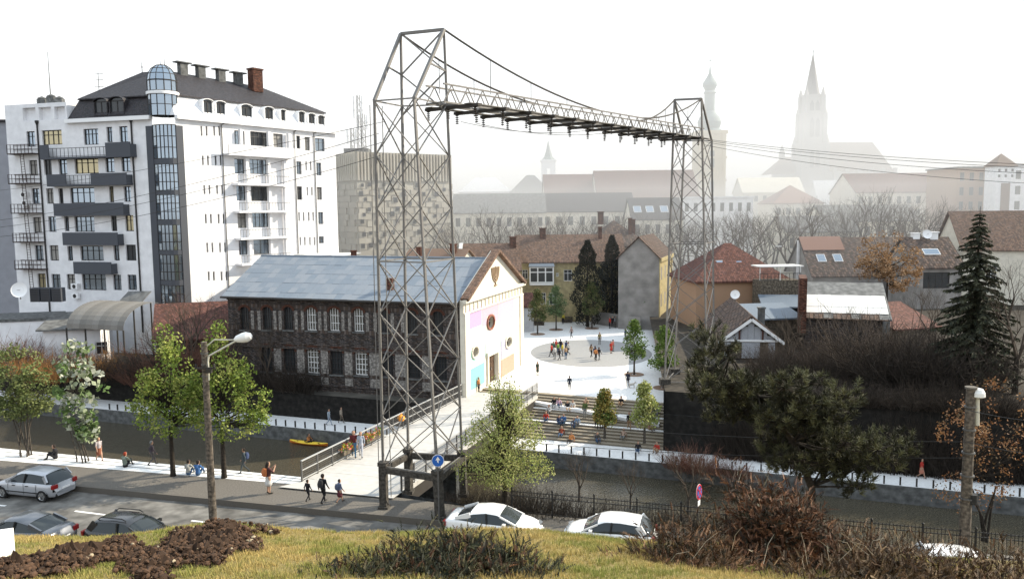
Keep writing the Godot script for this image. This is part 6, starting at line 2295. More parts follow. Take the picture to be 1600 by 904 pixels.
func build_trees() -> void:
	var up := Vector3.UP
	var green := [Color(0.1, 0.17, 0.03), Color(0.14, 0.22, 0.04), Color(0.07, 0.12, 0.025), Color(0.17, 0.24, 0.06)]
	var lime := [Color(0.42, 0.46, 0.14), Color(0.32, 0.38, 0.11), Color(0.5, 0.5, 0.2), Color(0.36, 0.37, 0.13)]
	var olive := [Color(0.16, 0.2, 0.06), Color(0.22, 0.25, 0.09), Color(0.12, 0.15, 0.05)]
	var silver := [Color(0.2, 0.27, 0.12), Color(0.4, 0.45, 0.3), Color(0.14, 0.22, 0.07), Color(0.5, 0.52, 0.42)]
	# riverside trees on the white path
	rng.seed = 11
	leafy_tree("bamboo_tree", "feathery light green multi-stemmed tree beside the riverside path", G(38, 712, 0), [[-0.2, 5.0, 0, 1.7, 1.7, 1.4], [-1.1, 4.0, 0, 1.2, 1.2, 1.2], [0.9, 4.0, 0.1, 1.2, 1.4, 1.2], [0.1, 3.2, 0, 1.3, 0.9, 1.2]], 210, 30, 0.085, olive, 0.045, 7, "", 0.36, "bark_pale")
	rng.seed = 12
	leafy_tree("large_leaf_tree", "slender multi-stemmed tree with big pale leaves beside the path", G(125, 723, 0), [[0.1, 6.0, 0, 0.9, 1.2, 0.9], [0.2, 4.6, 0, 1.4, 1.2, 1.1], [0.1, 3.1, 0, 1.0, 1.0, 0.9], [0.6, 1.9, 0, 0.6, 0.5, 0.6]], 100, 11, 0.17, silver, 0.04, 5, "", 0.34, "bark_pale")
	rng.seed = 13
	var spring := [Color(0.2, 0.28, 0.045), Color(0.29, 0.36, 0.07), Color(0.13, 0.19, 0.035), Color(0.38, 0.41, 0.11)]
	leafy_tree("green_tree", "full green tree at the paving edge next to large leaf tree", G(270, 743, 0), [[0.1, 4.4, 0, 1.5, 1.0, 1.4], [0.15, 7.4, 0, 0.6, 1.2, 0.6], [0.1, 6.0, 0, 1.1, 1.1, 1.0], [-1.3, 3.9, 0, 0.9, 0.7, 0.9], [1.2, 3.5, 0, 0.9, 0.7, 0.9], [-0.4, 2.9, 0, 1.3, 0.6, 1.2], [-1.0, 5.2, 0, 0.7, 0.7, 0.7], [1.0, 5.0, 0.2, 0.8, 0.7, 0.8]], 210, 22, 0.085, spring, 0.15, 1, "", 0.42)
	rng.seed = 14
	leafy_tree("green_tree", "full green tree at the paving edge behind the lamp pole", G(350, 746, 0), [[0.2, 4.5, 0, 1.6, 1.0, 1.4], [-0.1, 7.6, 0, 0.6, 1.1, 0.6], [0.3, 6.2, 0, 1.1, 1.0, 1.0], [1.6, 4.3, 0, 0.9, 0.8, 0.9], [-1.1, 3.8, 0, 0.9, 0.7, 0.9], [0.3, 2.9, 0, 1.4, 0.6, 1.2], [1.2, 5.6, 0, 0.6, 0.7, 0.7], [-0.8, 5.4, 0.2, 0.8, 0.7, 0.8], [1.9, 3.2, 0, 0.6, 0.5, 0.6]], 215, 22, 0.085, spring, 0.15, 1, "", 0.42)
	rng.seed = 15
	leafy_tree("larch_tree", "airy yellow green tree growing between gantry tower and white sedan", G(789, 797, 0), [[0.0, 4.2, 0, 1.5, 1.5, 1.4], [0.0, 3.2, 0, 2.1, 1.1, 1.6], [-0.5, 2.1, 0, 1.9, 0.8, 1.4], [0.5, 2.0, 0, 1.9, 0.7, 1.4], [0.0, 5.4, 0, 0.8, 1.2, 0.8], [0, 3.8, 0, 1.8, 1.2, 1.5]], 420, 30, 0.05, lime, 0.15, 1, "", 0.36)
	# plaza trees: x, foot y, top y, half width px, tones, label
	var dark := [Color(0.09, 0.12, 0.04), Color(0.14, 0.16, 0.06), Color(0.2, 0.19, 0.08)]
	var pale := [Color(0.16, 0.23, 0.1), Color(0.22, 0.3, 0.14), Color(0.12, 0.18, 0.08)]
	var gold := [Color(0.3, 0.25, 0.06), Color(0.2, 0.22, 0.06), Color(0.36, 0.26, 0.07), Color(0.14, 0.2, 0.05)]
	for q in [[840, 522, 455, 15, dark, -1.5, "dark green plaza tree closest to the mill gable"], [869, 515, 448, 16, pale, -1.5, "pale green plaza tree in front of the yellow house"], [925, 513, 443, 18, dark, -1.5, "dark green plaza tree in front of the tall dark conifers"], [1008, 512, 430, 18, pale, -1.5, "pale green plaza tree before the stained gable house"], [991, 585, 503, 20, green, -1.5, "bright green tree standing alone beside the grey disc"], [1037, 606, 512, 25, green, -1.5, "bright green tree behind the far gantry tower legs"], [945, 683, 610, 18, gold, -3.0, "small golden tree growing in the seating steps"], [1007, 690, 600, 21, lime, -3.1, "yellow green tree growing in the steps near the quay wall"]]:
		rng.seed = int(q[0])
		var base := G(q[0], q[1], q[5])
		var h: float = (q[1] - q[2]) / FOC * -base.z * 1.04
		var w: float = q[3] / FOC * -base.z
		leafy_tree("plaza_tree", q[6], base, [[0, h * 0.55, 0, w, h * 0.22, w], [0, h * 0.74, 0, w * 0.62, h * 0.2, w * 0.62], [0, h * 0.42, 0, w * 0.85, h * 0.12, w * 0.85], [0, h * 0.9, 0, w * 0.25, h * 0.1, w * 0.25]], 110, 26, 0.1, q[4], 0.1, 1, "trees of the plaza", 0.4, "bark_pale")
		if q[5] == -1.5:
			var b := B.new()
			b.lathe([[0.3, 0.0], [0.95, 0.0], [0.95, 0.045], [0.3, 0.045]], base + up * 0.005, 20)
			solo("tree_grate", b, mat("grate", 0.3, 0.2, 0.14, 0.9), "round rusty tree pit ring at the foot of a plaza tree", "tree grate", "tree pit rings on the plaza", base)
	# bare trees: five shapes, placed by where their crowns stand
	var protos := []
	for k in 5: protos.append(bare_proto(10.0, 4, 300 + k))
	rng.seed = 77
	var bare := [[742, 372, 318, 132], [775, 372, 302, 128], [815, 372, 325, 136], [848, 372, 320, 140], [878, 372, 330, 130], [905, 372, 314, 134], [935, 372, 318, 138], [962, 372, 322, 132], [1030, 400, 318, 140], [1065, 400, 322, 134], [1122, 420, 312, 138], [1150, 420, 308, 130], [1178, 425, 318, 136], [1205, 420, 306, 142], [1243, 428, 288, 131], [1275, 420, 315, 145], [1328, 380, 290, 142], [1355, 380, 282, 136], [1392, 380, 285, 146], [1425, 385, 290, 138], [1455, 385, 292, 134], [1480, 385, 300, 140], [1310, 390, 300, 150], [1092, 400, 326, 145], [700, 380, 330, 140], [860, 360, 322, 150], [985, 380, 330, 148]]
	var kb := 0
	for q in bare:
		var foot := flat(D(q[0], q[1], q[3]), -1.6)
		var h := D(q[0], q[2], q[3]).y + 1.6
		var sc := h / 10.5
		place_pair("bare_tree", "broad forked bare tree standing alone between red roof house and roof windows" if q[0] == 1243 else ("bare winter tree behind the yellow house" if q[0] < 1000 else ("bare winter tree behind the red roof house" if q[0] < 1300 else "bare winter tree before the very long red roofed building")), "tree", protos[kb % 5], [mats.bark, mats.twig], ["trunk", "crown"], foot, Vector3(sc * rng.randf_range(0.85, 1.15), sc, sc * rng.randf_range(0.85, 1.15)), rng.randf() * TAU, "bare winter trees")
		kb += 1
	# bare trees on the banks
	for q in [[1585, 640, 395, 58, "tall bare tree beside the spruce at the bank"], [1380, 640, 500, 64, "thin bare tree rising out of the brushwood before brick shed"], [905, 800, 688, 41, "small dark bare tree behind the river fence"], [1075, 820, 690, 39, "pale bare sapling by the no stopping sign"], [985, 810, 712, 40, "bare sapling leaning over the river before the fence"], [420, 640, 500, 72, "bare grey tree at the corner of the mill"], [300, 600, 440, 74, "bare reddish tree before the tiled shed"], [365, 620, 470, 73, "bare tangled tree against the mill wall"], [255, 610, 480, 76, "bare tree between board fence and tiled shed"], [1450, 600, 430, 74, "bare tree between red tiled shed and the spruce"], [1330, 600, 470, 68, "thin bare tree in front of the white sheet roof"], [1235, 600, 480, 66, "bare tree rising from the thicket beside timbered house"], [1420, 620, 505, 60, "low bare tree at the quay wall edge below red tiled shed"]]:
		var z: float = q[3]
		var foot := flat(D(q[0], q[1], z), -1.6 if q[0] < 500 else (0.7 if z > 50 else -0.8))
		var h := D(q[0], q[2], z).y - foot.y
		var sc := h / 10.5
		place_pair("bare_tree", q[4], "tree", protos[kb % 5], [mats.bark_pale if z < 42 else mats.bark, mats.twig], ["trunk", "crown"], foot, Vector3(sc * 0.8, sc, sc * 0.8), rng.randf() * TAU, "bare winter trees")
		kb += 1
	# orange leaved tree behind the brick shed, dry leaved shrub at the utility pole
	rng.seed = 41
	var dry := [Color(0.4, 0.24, 0.12), Color(0.33, 0.2, 0.1), Color(0.45, 0.3, 0.18), Color(0.25, 0.15, 0.08)]
	var ob := flat(D(1385, 500, 92), 0.0)
	leafy_tree("dry_leaf_tree", "round tree with dry orange brown leaves behind the white sheet roof", ob, [[0.0, 9.0, 0, 3.4, 2.8, 3.0], [-1.5, 7.6, 0, 2.3, 2.0, 2.0], [1.5, 6.8, 0, 2.0, 2.2, 2.0]], 170, 24, 0.13, dry, 0.16, 1, "", 0.5)
	rng.seed = 42
	var rust := [Color(0.3, 0.14, 0.06), Color(0.22, 0.11, 0.05), Color(0.36, 0.19, 0.08), Color(0.12, 0.08, 0.04)]
	var sb := flat(D(1545, 800, 41), -3.0)
	leafy_tree("dry_leaf_shrub", "rust leaved shrub on the river bank behind the utility pole", sb, [[0.0, 7.0, 0, 2.2, 1.6, 1.6], [-1.6, 6.0, 0, 1.2, 1.0, 1.2], [0.4, 4.6, 0, 2.0, 1.0, 1.4], [-1.0, 2.6, 0, 2.0, 0.9, 1.4]], 150, 13, 0.07, rust, 0.07, 4, "", 0.4)
	# twiggy shrubs on both banks
	var sp := []
	for k in 4: sp.append(shrub_proto(190, 3.2, 3.2, 500 + k))
	mat("twig_red", 0.2, 0.1, 0.07, 1.0)
	mat("twig_grey", 0.085, 0.066, 0.053, 1.0)
	mat("twig_dark", 0.04, 0.031, 0.024, 1.0)
	mat("straw", 0.42, 0.22, 0.08, 1.0)
	rng.seed = 78
	var put := func(px: float, py: float, z: float, h: float, m: String, label: String, grp: String, lvl: float, k: int) -> void:
		var foot := flat(D(px, py, z), lvl)
		var sc := h / 3.2
		place_pair("shrub", label, "shrub", [sp[k % 4]], [mats[m]], ["twigs"], foot, Vector3(sc * rng.randf_range(0.9, 1.5), sc * rng.randf_range(0.8, 1.15), sc * rng.randf_range(0.9, 1.4)), rng.randf() * TAU, grp)
	for k in 34:
		put.call(1185 + k * 9.6 + rng.randf_range(-6, 6), 600, 63.5 - (k * 0.18) + (k % 3) * 2.6, [1.6, 2.6, 1.9, 3.0, 1.7, 2.4, 1.4][k % 7] * rng.randf_range(0.8, 1.1) * (1.0 if k < 17 else 1.7), "twig_dark" if k % 3 == 0 else "twig_grey", "leafless brown shrub in the thicket on top of the dark quay wall", "brushwood thicket on the right bank", 0.7, k)
	for k in 30:
		var wp := prom_a + prom_back * 2.75 + prom_dir * (40.5 + k * 0.95 + rng.randf_range(-0.3, 0.3))
		place_pair("shrub", "dark leafless shrub growing up the face of the quay wall", "shrub", [sp[k % 4]], [mats.twig_dark], ["twigs"], wp, Vector3(0.8, rng.randf_range(0.7, 1.7), 0.35), rng.randf_range(-0.5, 0.5), "shrubs on the quay wall face")
	for k in 26:
		var wp := flat(prom_a + prom_back * 3.75 + prom_dir * (41.0 + k * 1.1 + rng.randf_range(-0.4, 0.4)), 0.55)
		place_pair("shrub", "dark leafless shrub hanging over the top edge of the quay wall", "shrub", [sp[(k + 1) % 4]], [mats.twig_dark if k % 2 else mats.twig_grey], ["twigs"], wp, Vector3(0.75, rng.randf_range(0.35, 0.8), 0.6), rng.randf() * TAU, "shrubs on the quay wall edge")
	for k in 16:
		put.call(120 + k * 24, 600, 78.0 - k * 0.45, rng.randf_range(2.0, 3.6), "twig_dark" if k % 2 else "twig_grey", "leafless shrub along the foot of the sheds and mill", "shrubs along the left bank", -1.6, k)
	for q in [[20, 540, 80, 4.2, "twig_red"], [60, 540, 79, 3.8, "straw"], [100, 540, 79, 3.0, "twig_red"], [150, 535, 78, 3.2, "straw"], [178, 535, 78, 2.8, "straw"], [-10, 540, 80, 4.6, "twig_red"], [285, 520, 76, 4.6, "twig_red"], [330, 520, 75, 4.6, "twig_red"], [40, 560, 76, 2.6, "straw"], [85, 560, 76, 2.6, "straw"], [215, 560, 75, 2.8, "twig_red"]]:
		put.call(q[0], q[1], q[2], q[3], q[4], "clump of orange dry reeds before the white annex" if q[4] == "straw" else "clump of reddish bare rods beside the sheds", "reeds and rods by the sheds", -1.6, int(q[0]))
	for k in 15:
		put.call(700 + k * 30, 800, 39.6 - k * 0.33, rng.randf_range(0.9, 1.9), "twig_dark", "low dark brush growing along the river fence", "brush along the fence", -0.6, k)
	for q in [[1060, 730, 55, 1.6], [1085, 735, 54.5, 1.8], [1110, 735, 54, 1.5], [1150, 738, 53.5, 1.4]]:
		put.call(q[0], q[1], q[2], q[3], "twig_red", "rusty bramble spilling over the promenade edge below quay wall", "brambles on the promenade", -3.8, int(q[0]))
	conifers()

func spruce_mesh(h: float, w: float, levels: int, tones: Array, droop: float) -> Array:
	var tb := B.new()
	var lb := B.new()
	lb.tinted = true
	tb.tube(Vector3.ZERO, Vector3(0, h, 0), h * 0.016 + 0.06, 0.015, 7)
	for l in levels:
		var f := float(l) / levels
		var y := h * (0.06 + 0.92 * f) + rng.randf_range(-0.1, 0.1)
		var reach := w * pow(1.0 - f, 0.8) + 0.12
		var n := 8 if f < 0.7 else 6
		for k in n:
			var g := TAU * (k + rng.randf() * 0.8) / n
			var len := reach * rng.randf_range(0.65, 1.1)
			var d := Vector3(cos(g), 0, sin(g))
			var tip := Vector3(0, y, 0) + d * len - Vector3.UP * len * droop * rng.randf_range(0.4, 1.7)
			tb.tube(Vector3(0, y, 0), tip, 0.035, 0.01, 3)
			var m := int(8 + len * 11)
			for j in m:
				var s := (j + rng.randf()) / m
				var p := Vector3(0, y, 0).lerp(tip, s)
				var tone: Color = tones[rng.randi() % tones.size()]
				var v := rng.randf_range(0.7, 1.2)
				lb.col = Color(tone.r * v, tone.g * v, tone.b * v)
				for e in 3:
					var q := (d.cross(Vector3.UP) * rng.randf_range(-1, 1) + d * 0.5 + Vector3.DOWN * rng.randf_range(0.2, 1.0)).normalized() * rng.randf_range(0.18, 0.42) * (0.6 + len * 0.2)
					var c := q.cross(rv()).normalized() * 0.045
					lb.quad(p - c, p + q * 0.5 - c * 1.3, p + q, p + q * 0.5 + c * 1.3)
	return [tb, lb]
func conifers() -> void:
	var up := Vector3.UP
	rng.seed = 91
	# spruce on the right bank
	var base := flat(D(1519, 600, 60), 0.7)
	var h := D(1530, 322, 60).y - 0.7
	var mm := spruce_mesh(h, 3.6, 46, [Color(0.05, 0.055, 0.03), Color(0.075, 0.075, 0.04), Color(0.035, 0.04, 0.025)], 0.28)
	place_pair("spruce_tree", "tall dark spruce with drooping branches on the right bank", "tree", [mm[0].mesh(), mm[1].mesh()], [mats.bark, mats.needle], ["trunk", "crown"], base, Vector3.ONE, 0.0, "")
	# two dense dark conifers behind the plaza
	for q in [[918, 376, 29, 108, "dense dark columnar conifer before the yellow house"], [956, 368, 24, 111, "dense dark conifer between columnar conifer and stained gable"]]:
		var b0 := flat(D(q[0], 505, q[3]), -1.5)
		var hh := D(q[0], q[1], q[3]).y + 1.5
		var w: float = q[2] / FOC * q[3]
		var t := thing("dark_conifer", q[4], "tree", b0)
		var tb := B.new()
		tb.tube(b0, b0 + up * hh * 0.9, 0.25, 0.05, 7)
		part("trunk", tb, mats.bark, t)
		var lb := B.new()
		lb.tinted = true
		for k in 5200:
			var f := pow(rng.randf(), 0.8)
			var rad: float = w * (sin(PI * clampf(0.12 + f * 0.86, 0, 1)) * 0.75 + 0.28 * (1.0 - f)) * (0.86 + 0.2 * sin(f * 23.0 + rng.randf()))
			var g := rng.randf() * TAU
			var s := rad * pow(rng.randf(), 0.3)
			var p := b0 + Vector3(cos(g) * s, hh * (0.02 + 0.97 * f), sin(g) * s)
			var v := rng.randf_range(0.6, 1.4)
			lb.col = Color(0.022 * v, 0.024 * v, 0.016 * v)
			var q2 := (Vector3(cos(g), 1.3, sin(g)) + rv() * 0.5).normalized() * rng.randf_range(0.2, 0.45)
			var c := q2.cross(rv()).normalized() * 0.1
			lb.quad(p - c, p + q2 * 0.6 - c * 0.8, p + q2, p + q2 * 0.6 + c * 0.8)
		part("crown", lb, mats.needle, t)
	# leaning pine on the near bank, built from boughs of needle tufts
	var z := 33.0
	var foot := flat(D(1275, 880, z - 2.0), 0.0)
	var t := thing("pine_tree", "leaning dark pine with painted highlights on needle tufts over the river", "tree", foot)
	var tb := B.new()
	var lb := B.new()
	lb.tinted = true
	var spine := [foot, D(1268, 760, z), D(1240, 690, z), D(1185, 620, z), D(1140, 555, z), D(1118, 520, z)]
	tb.path(spine, 0.2, 7, 0.04)
	var boughs := [[1110, 518, 4], [1118, 545, 8], [1152, 596, 9], [1198, 612, 8], [1105, 575, 8], [1100, 605, 8], [1130, 590, 11], [1180, 610, 12], [1225, 600, 9], [1262, 595, 7], [1240, 630, 12], [1270, 640, 11], [1290, 650, 9], [1322, 615, 6], [1305, 635, 7], [1205, 650, 12], [1160, 640, 10], [1215, 690, 10], [1255, 680, 12], [1290, 690, 12], [1320, 690, 9], [1345, 690, 9], [1370, 700, 8], [1400, 690, 7], [1385, 710, 7], [1330, 725, 9], [1300, 725, 10], [1265, 720, 10], [1335, 755, 6], [1130, 645, 6], [1230, 720, 8], [1150, 615, 10], [1210, 625, 12], [1250, 655, 12]]
	for q in boughs:
		var c := D(q[0], q[1], z + rng.randf_range(-1.6, 1.6))
		var near: Vector3 = spine[1]
		for s in spine:
			if s.distance_to(c) < near.distance_to(c): near = s
		limb(tb, near, c - up * 0.15, 0.06, 0.02, 0.2, 4)
		for k in q[2] * 6:
			var p: Vector3 = c + Vector3(rng.randf_range(-1, 1) * 0.72, rng.randf_range(-0.55, 0.42), rng.randf_range(-1, 1) * 0.7)
			tb.tube(c - up * 0.1, p, 0.015, 0.008, 3)
			var dir := ((p - c).normalized() * 0.5 + up * 0.8 + rv() * 0.3).normalized()
			var painted_highlight := 0.45 * rng.randf_range(0.7, 1.2) if rng.randf() < 0.68 else rng.randf_range(1.2, 1.9)  # light caught by some tufts is put into their needle colour
			for j in 34:
				var nd := (dir * 0.75 + rv() * 0.75).normalized() * rng.randf_range(0.15, 0.3)
				var o := p + dir * rng.randf_range(-0.12, 0.1)
				var sd := nd.cross(rv()).normalized() * 0.013
				var v := painted_highlight * rng.randf_range(0.7, 1.2)
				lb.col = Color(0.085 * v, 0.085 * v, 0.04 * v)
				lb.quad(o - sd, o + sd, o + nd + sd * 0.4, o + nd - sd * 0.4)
	part("trunk", tb, mats.bark, t)
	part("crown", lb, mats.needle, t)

# feathery evergreen: arching sprays with flat side leaflets
func feather_shrub(called: String, label: String, spots: Array, tones: Array, len: float, count: int, zdepth: float) -> void:
	# spots: [px, py, z, weight] centres of the mass
	var c0 := D(spots[0][0], spots[0][1], spots[0][2])
	var ft := Vector3(c0.x, hill_h(c0.x, -c0.z), c0.z)
	var t := thing(called, label, "shrub", ft)
	var wb := B.new()
	var lb := B.new()
	lb.tinted = true
	var total := 0.0
	for q in spots: total += q[3]
	for q in spots:
		var c := D(q[0], q[1], q[2])
		var g := Vector3(c.x, hill_h(c.x, -c.z) - 0.1, c.z)
		if g.y > c.y - 0.1: g.y = c.y - 0.4
		limb(wb, Vector3(lerpf(g.x, ft.x, 0.3), g.y, lerpf(g.z, ft.z, 0.3)), c - Vector3.UP * 0.1, 0.05, 0.02)
		for k in int(count * q[3] / total):
			var o := c + Vector3(rng.randf_range(-1, 1) * 0.55, rng.randf_range(-0.75, 0.35), rng.randf_range(-1, 1) * zdepth)
			var d := ((o - c) * Vector3(0.9, 0.5, 0.6) + Vector3.UP * rng.randf_range(0.35, 1.0) + rv() * 0.55).normalized()
			var l := len * rng.randf_range(0.6, 1.2)
			var side := d.cross(rv()).normalized()
			var tone: Color = tones[rng.randi() % tones.size()]
			var v := rng.randf_range(0.55, 1.3)
			lb.col = Color(tone.r * v, tone.g * v, tone.b * v)
			var n := 7
			for j in n:
				var f := float(j) / n
				var p := o + d * l * f + Vector3.DOWN * f * f * l * 0.25
				var sz := l * 0.3 * (1.0 - f * 0.6) * rng.randf_range(0.7, 1.2)
				for s in [-1.0, 1.0]:
					var tip: Vector3 = p + (side * s + d * 0.9).normalized() * sz
					var m: Vector3 = p.lerp(tip, 0.5)
					var wv := d.cross(side).normalized() * sz * 0.17 + d * sz * 0.08
					lb.quad(p, m + wv, tip, m - wv)
	part("branches", wb, mats.bark, t)
	part("foliage", lb, mats.needle, t)

func build_foreground() -> void:
	var up := Vector3.UP
	# turf: tufts of short blades over the part of the hill that shows
	rng.seed = 21
	var b := B.new()
	b.tinted = true
	for k in 5:
		var a := TAU * k / 5.0 + 0.4
		var d := Vector3(cos(a), 0, sin(a))
		var s := Vector3(-d.z, 0, d.x) * 0.006
		var base := d * 0.02
		b.col = Color(1, 1, 1)
		b.quad(base - s, base + s, base + d * 0.035 + up * 0.075 + s * 0.3, base + d * 0.035 + up * 0.075 - s * 0.3)
	var mm := MultiMesh.new()
	mm.transform_format = MultiMesh.TRANSFORM_3D
	mm.use_colors = true
	mm.mesh = b.mesh()
	var spots := []
	var soil := [[G(105, 870, 7.6), 1.5, 1.9], [G(285, 855, 7.6), 1.75, 3.0]]
	var f := FastNoiseLite.new()
	f.seed = 5
	f.frequency = 0.35
	var n := 0
	var xf := []
	var cols := []
	while n < 52000:
		var z := rng.randf_range(11.0, 22.5)
		var x := rng.randf_range(-0.72, 0.62) * z
		n += 1
		var bare := false
		for s in SOIL:
			if soil_mask(x, z, s) > 0.45: bare = true
		if bare: continue
		var sc := rng.randf_range(0.55, 1.2) * (0.8 + 0.7 * maxf(f.get_noise_2d(x * 3.0 + 40.0, z * 3.0), -0.4))
		xf.append(Transform3D(Basis(up, rng.randf() * TAU).scaled(Vector3(sc, sc * rng.randf_range(0.6, 1.5), sc)), Vector3(x, hill_h(x, z), -z)))
		var v := f.get_noise_2d(x, z) * 1.5 + rng.randf_range(-0.4, 0.4)
		var g := clampf(v * 1.0 + 0.5, 0, 1)
		cols.append(Color(0.56, 0.42, 0.16).lerp(Color(0.27, 0.29, 0.07), g) * rng.randf_range(0.75, 1.2))
	mm.instance_count = xf.size()
	for k in xf.size():
		mm.set_instance_transform(k, xf[k])
		mm.set_instance_color(k, cols[k])
	var mi := MultiMeshInstance3D.new()
	mi.name = "grass"
	mi.multimesh = mm
	mi.material_override = mats.grass_blade
	mi.set_meta("kind", "stuff")
	mi.set_meta("label", "short dry yellow and green grass on the hillside")
	mi.set_meta("category", "grass")
	add_child(mi)
	# dug soil: lumpy sheets with loose clods
	var k := 0
	for s in SOIL:
		b = B.new()
		var nx := 60
		var nz := 70
		var nf := FastNoiseLite.new()
		nf.seed = 60 + k
		nf.frequency = 1.6
		nf.fractal_octaves = 4
		for ix in nx:
			for iz in nz:
				var q := []
				var keep := true
				for e in [[ix, iz], [ix + 1, iz], [ix + 1, iz + 1], [ix, iz + 1]]:
					var x: float = s[0] - s[2] * 1.3 + s[2] * 2.6 * e[0] / nx
					var z: float = s[1] - s[3] * 1.3 + s[3] * 2.6 * e[1] / nz
					var m := soil_mask(x, z, s)
					if m < 0.3: keep = false
					q.append(Vector3(x, hill_h(x, z) - 0.05 + clampf(m - 0.3, 0, 0.5) * 0.35 + nf.get_noise_2d(x * 2.0, z * 2.0) * 0.6 * clampf(m, 0, 1), -z))
				if keep:
					b.tri(q[0], q[1], q[2], up)
					b.tri(q[0], q[2], q[3], up)
		var sm := ground_piece("soil", b, mats.soil)
		sm.set_meta("label", "dug dark brown soil patch on the grassy hillside")
		k += 1
	b = B.new()
	b.lathe([[0, -0.5], [0.7, -0.3], [1.0, 0.1], [0.6, 0.5], [0, 0.7]], Vector3.ZERO, 6, up, false)
	mm = MultiMesh.new()
	mm.transform_format = MultiMesh.TRANSFORM_3D
	mm.use_colors = true
	b.tinted = true
	mm.mesh = b.mesh()
	xf = []
	cols = []
	while xf.size() < 9500:
		var s = SOIL[rng.randi() % 2]
		var x: float = s[0] + rng.randf_range(-1.3, 1.3) * s[2]
		var z: float = s[1] + rng.randf_range(-1.3, 1.3) * s[3]
		var m := soil_mask(x, z, s)
		if m < 0.36: continue
		var sc := 0.008 + 0.06 * pow(rng.randf(), 2.5)
		xf.append(Transform3D(Basis.from_euler(rv() * 3.0).scaled(Vector3(sc, sc * 0.8, sc * 1.2)), Vector3(x, hill_h(x, z) + clampf(m - 0.3, 0, 0.5) * 0.33 + rng.randf_range(-0.02, 0.1), -z)))
		var v := rng.randf_range(0.5, 1.6)
		cols.append(Color(0.075 * v, 0.042 * v, 0.024 * v) if rng.randf() < 0.985 else Color(0.4, 0.33, 0.22))
	mm.instance_count = xf.size()
	for j in xf.size():
		mm.set_instance_transform(j, xf[j])
		mm.set_instance_color(j, cols[j])
	mi = MultiMeshInstance3D.new()
	mi.name = "soil_clods"
	mi.multimesh = mm
	mi.material_override = mat("clod", 1, 1, 1, 1.0, {tint = true})
	mi.set_meta("kind", "stuff")
	mi.set_meta("label", "loose clods of dug dark soil")
	mi.set_meta("category", "soil")
	add_child(mi)
	# white concrete edging at the left
	b = B.new()
	var e := D(0, 858, 15.2)
	b.hex(e + Vector3(-0.28, -0.3, 0.3), Vector3(0.3, 0, -0.12), up * 0.45, Vector3(0.2, 0, 0.9))
	solo("concrete_edging", b, mats.white_wall, "white concrete edging block beside the dug soil", "edging", "", e)
	# dark juniper in front, red brown cypresses at the right
	rng.seed = 31
	feather_shrub("juniper_bush", "wide dark green spreading juniper bush in the grass", [[690, 902, 13.2, 3], [620, 907, 13.0, 2.2], [760, 902, 13.2, 2.4], [570, 917, 12.8, 1.6], [830, 915, 12.9, 1.6], [655, 880, 13.6, 1.3], [725, 874, 13.7, 1.6], [790, 884, 13.5, 1.2], [520, 924, 12.6, 0.9], [690, 922, 12.6, 2], [640, 860, 13.9, 0.3], [705, 860, 13.9, 0.5]], [Color(0.045, 0.05, 0.02), Color(0.028, 0.032, 0.015), Color(0.08, 0.07, 0.03), Color(0.022, 0.024, 0.013), Color(0.1, 0.045, 0.02)], 0.27, 8200, 0.55)
	rng.seed = 32
	feather_shrub("red_cypress", "tall red brown cypress shrub below the pine on the hillside edge", [[1215, 822, 17.0, 3], [1150, 880, 16.0, 3], [1230, 890, 15.8, 3], [1290, 885, 15.9, 3], [1340, 885, 15.6, 2.4], [1215, 817, 17.0, 4], [1195, 797, 17.1, 3], [1240, 802, 17.1, 3], [1110, 872, 16.4, 2.5], [1340, 872, 16.2, 2.2], [1185, 842, 16.8, 3], [1180, 782, 17.2, 2], [1250, 832, 17.0, 3], [1160, 842, 17.0, 2.6], [1230, 782, 17.2, 1.6], [1290, 852, 16.6, 2.4], [1200, 872, 16.4, 3], [1260, 882, 16.2, 3], [1150, 757, 17.3, 0.8], [1140, 892, 16.0, 2.4], [1310, 892, 16, 2.2], [1200, 912, 15.5, 3]], [Color(0.1, 0.04, 0.017), Color(0.15, 0.06, 0.022), Color(0.05, 0.03, 0.015), Color(0.034, 0.03, 0.014), Color(0.18, 0.08, 0.034)], 0.28, 9800, 0.75)
	rng.seed = 33
	feather_shrub("cypress_bush", "low rust coloured cypress bush in front of white hatchback", [[1060, 895, 15.0, 3], [1110, 900, 14.8, 2.4], [1030, 882, 15.4, 3], [1080, 862, 15.6, 2.4], [990, 902, 15.0, 2.4], [1070, 907, 14.8, 3], [1120, 902, 14.9, 3], [1040, 857, 15.8, 1.2], [950, 918, 14.6, 1.4], [1000, 922, 14.4, 2], [1090, 837, 16, 0.8]], [Color(0.13, 0.06, 0.025), Color(0.08, 0.046, 0.021), Color(0.18, 0.095, 0.042), Color(0.045, 0.036, 0.016)], 0.27, 5600, 0.6)
	rng.seed = 34
	feather_shrub("bramble_bush", "tangled straw and rust coloured bush at the foot of utility pole", [[1400, 896, 14.8, 3], [1350, 906, 14.6, 3], [1460, 911, 14.5, 3], [1530, 911, 14.5, 3], [1590, 911, 14.5, 3], [1570, 888, 15.0, 1.6], [1480, 888, 14.9, 1.6], [1430, 876, 15.0, 1.6], [1370, 866, 15.2, 1.4], [1290, 921, 14.2, 2.4], [1230, 926, 14.2, 2]], [Color(0.14, 0.075, 0.034), Color(0.09, 0.05, 0.022), Color(0.22, 0.14, 0.07), Color(0.055, 0.035, 0.018)], 0.27, 5600, 0.7)
	# pale dead stalks
	b = B.new()
	for j in 16:
		var q := D([1330, 1400, 1270, 1075, 1180][j % 5] + rng.randf_range(-40, 40), 870 + rng.randf_range(-14, 20), 14.6)
		var d := (up + rv() * 0.7).normalized() * rng.randf_range(0.3, 0.75)
		b.path([q, q + d * 0.6, q + d + Vector3(rng.randf_range(-0.2, 0.2), -0.05, 0)], 0.005, 3, 0.002)
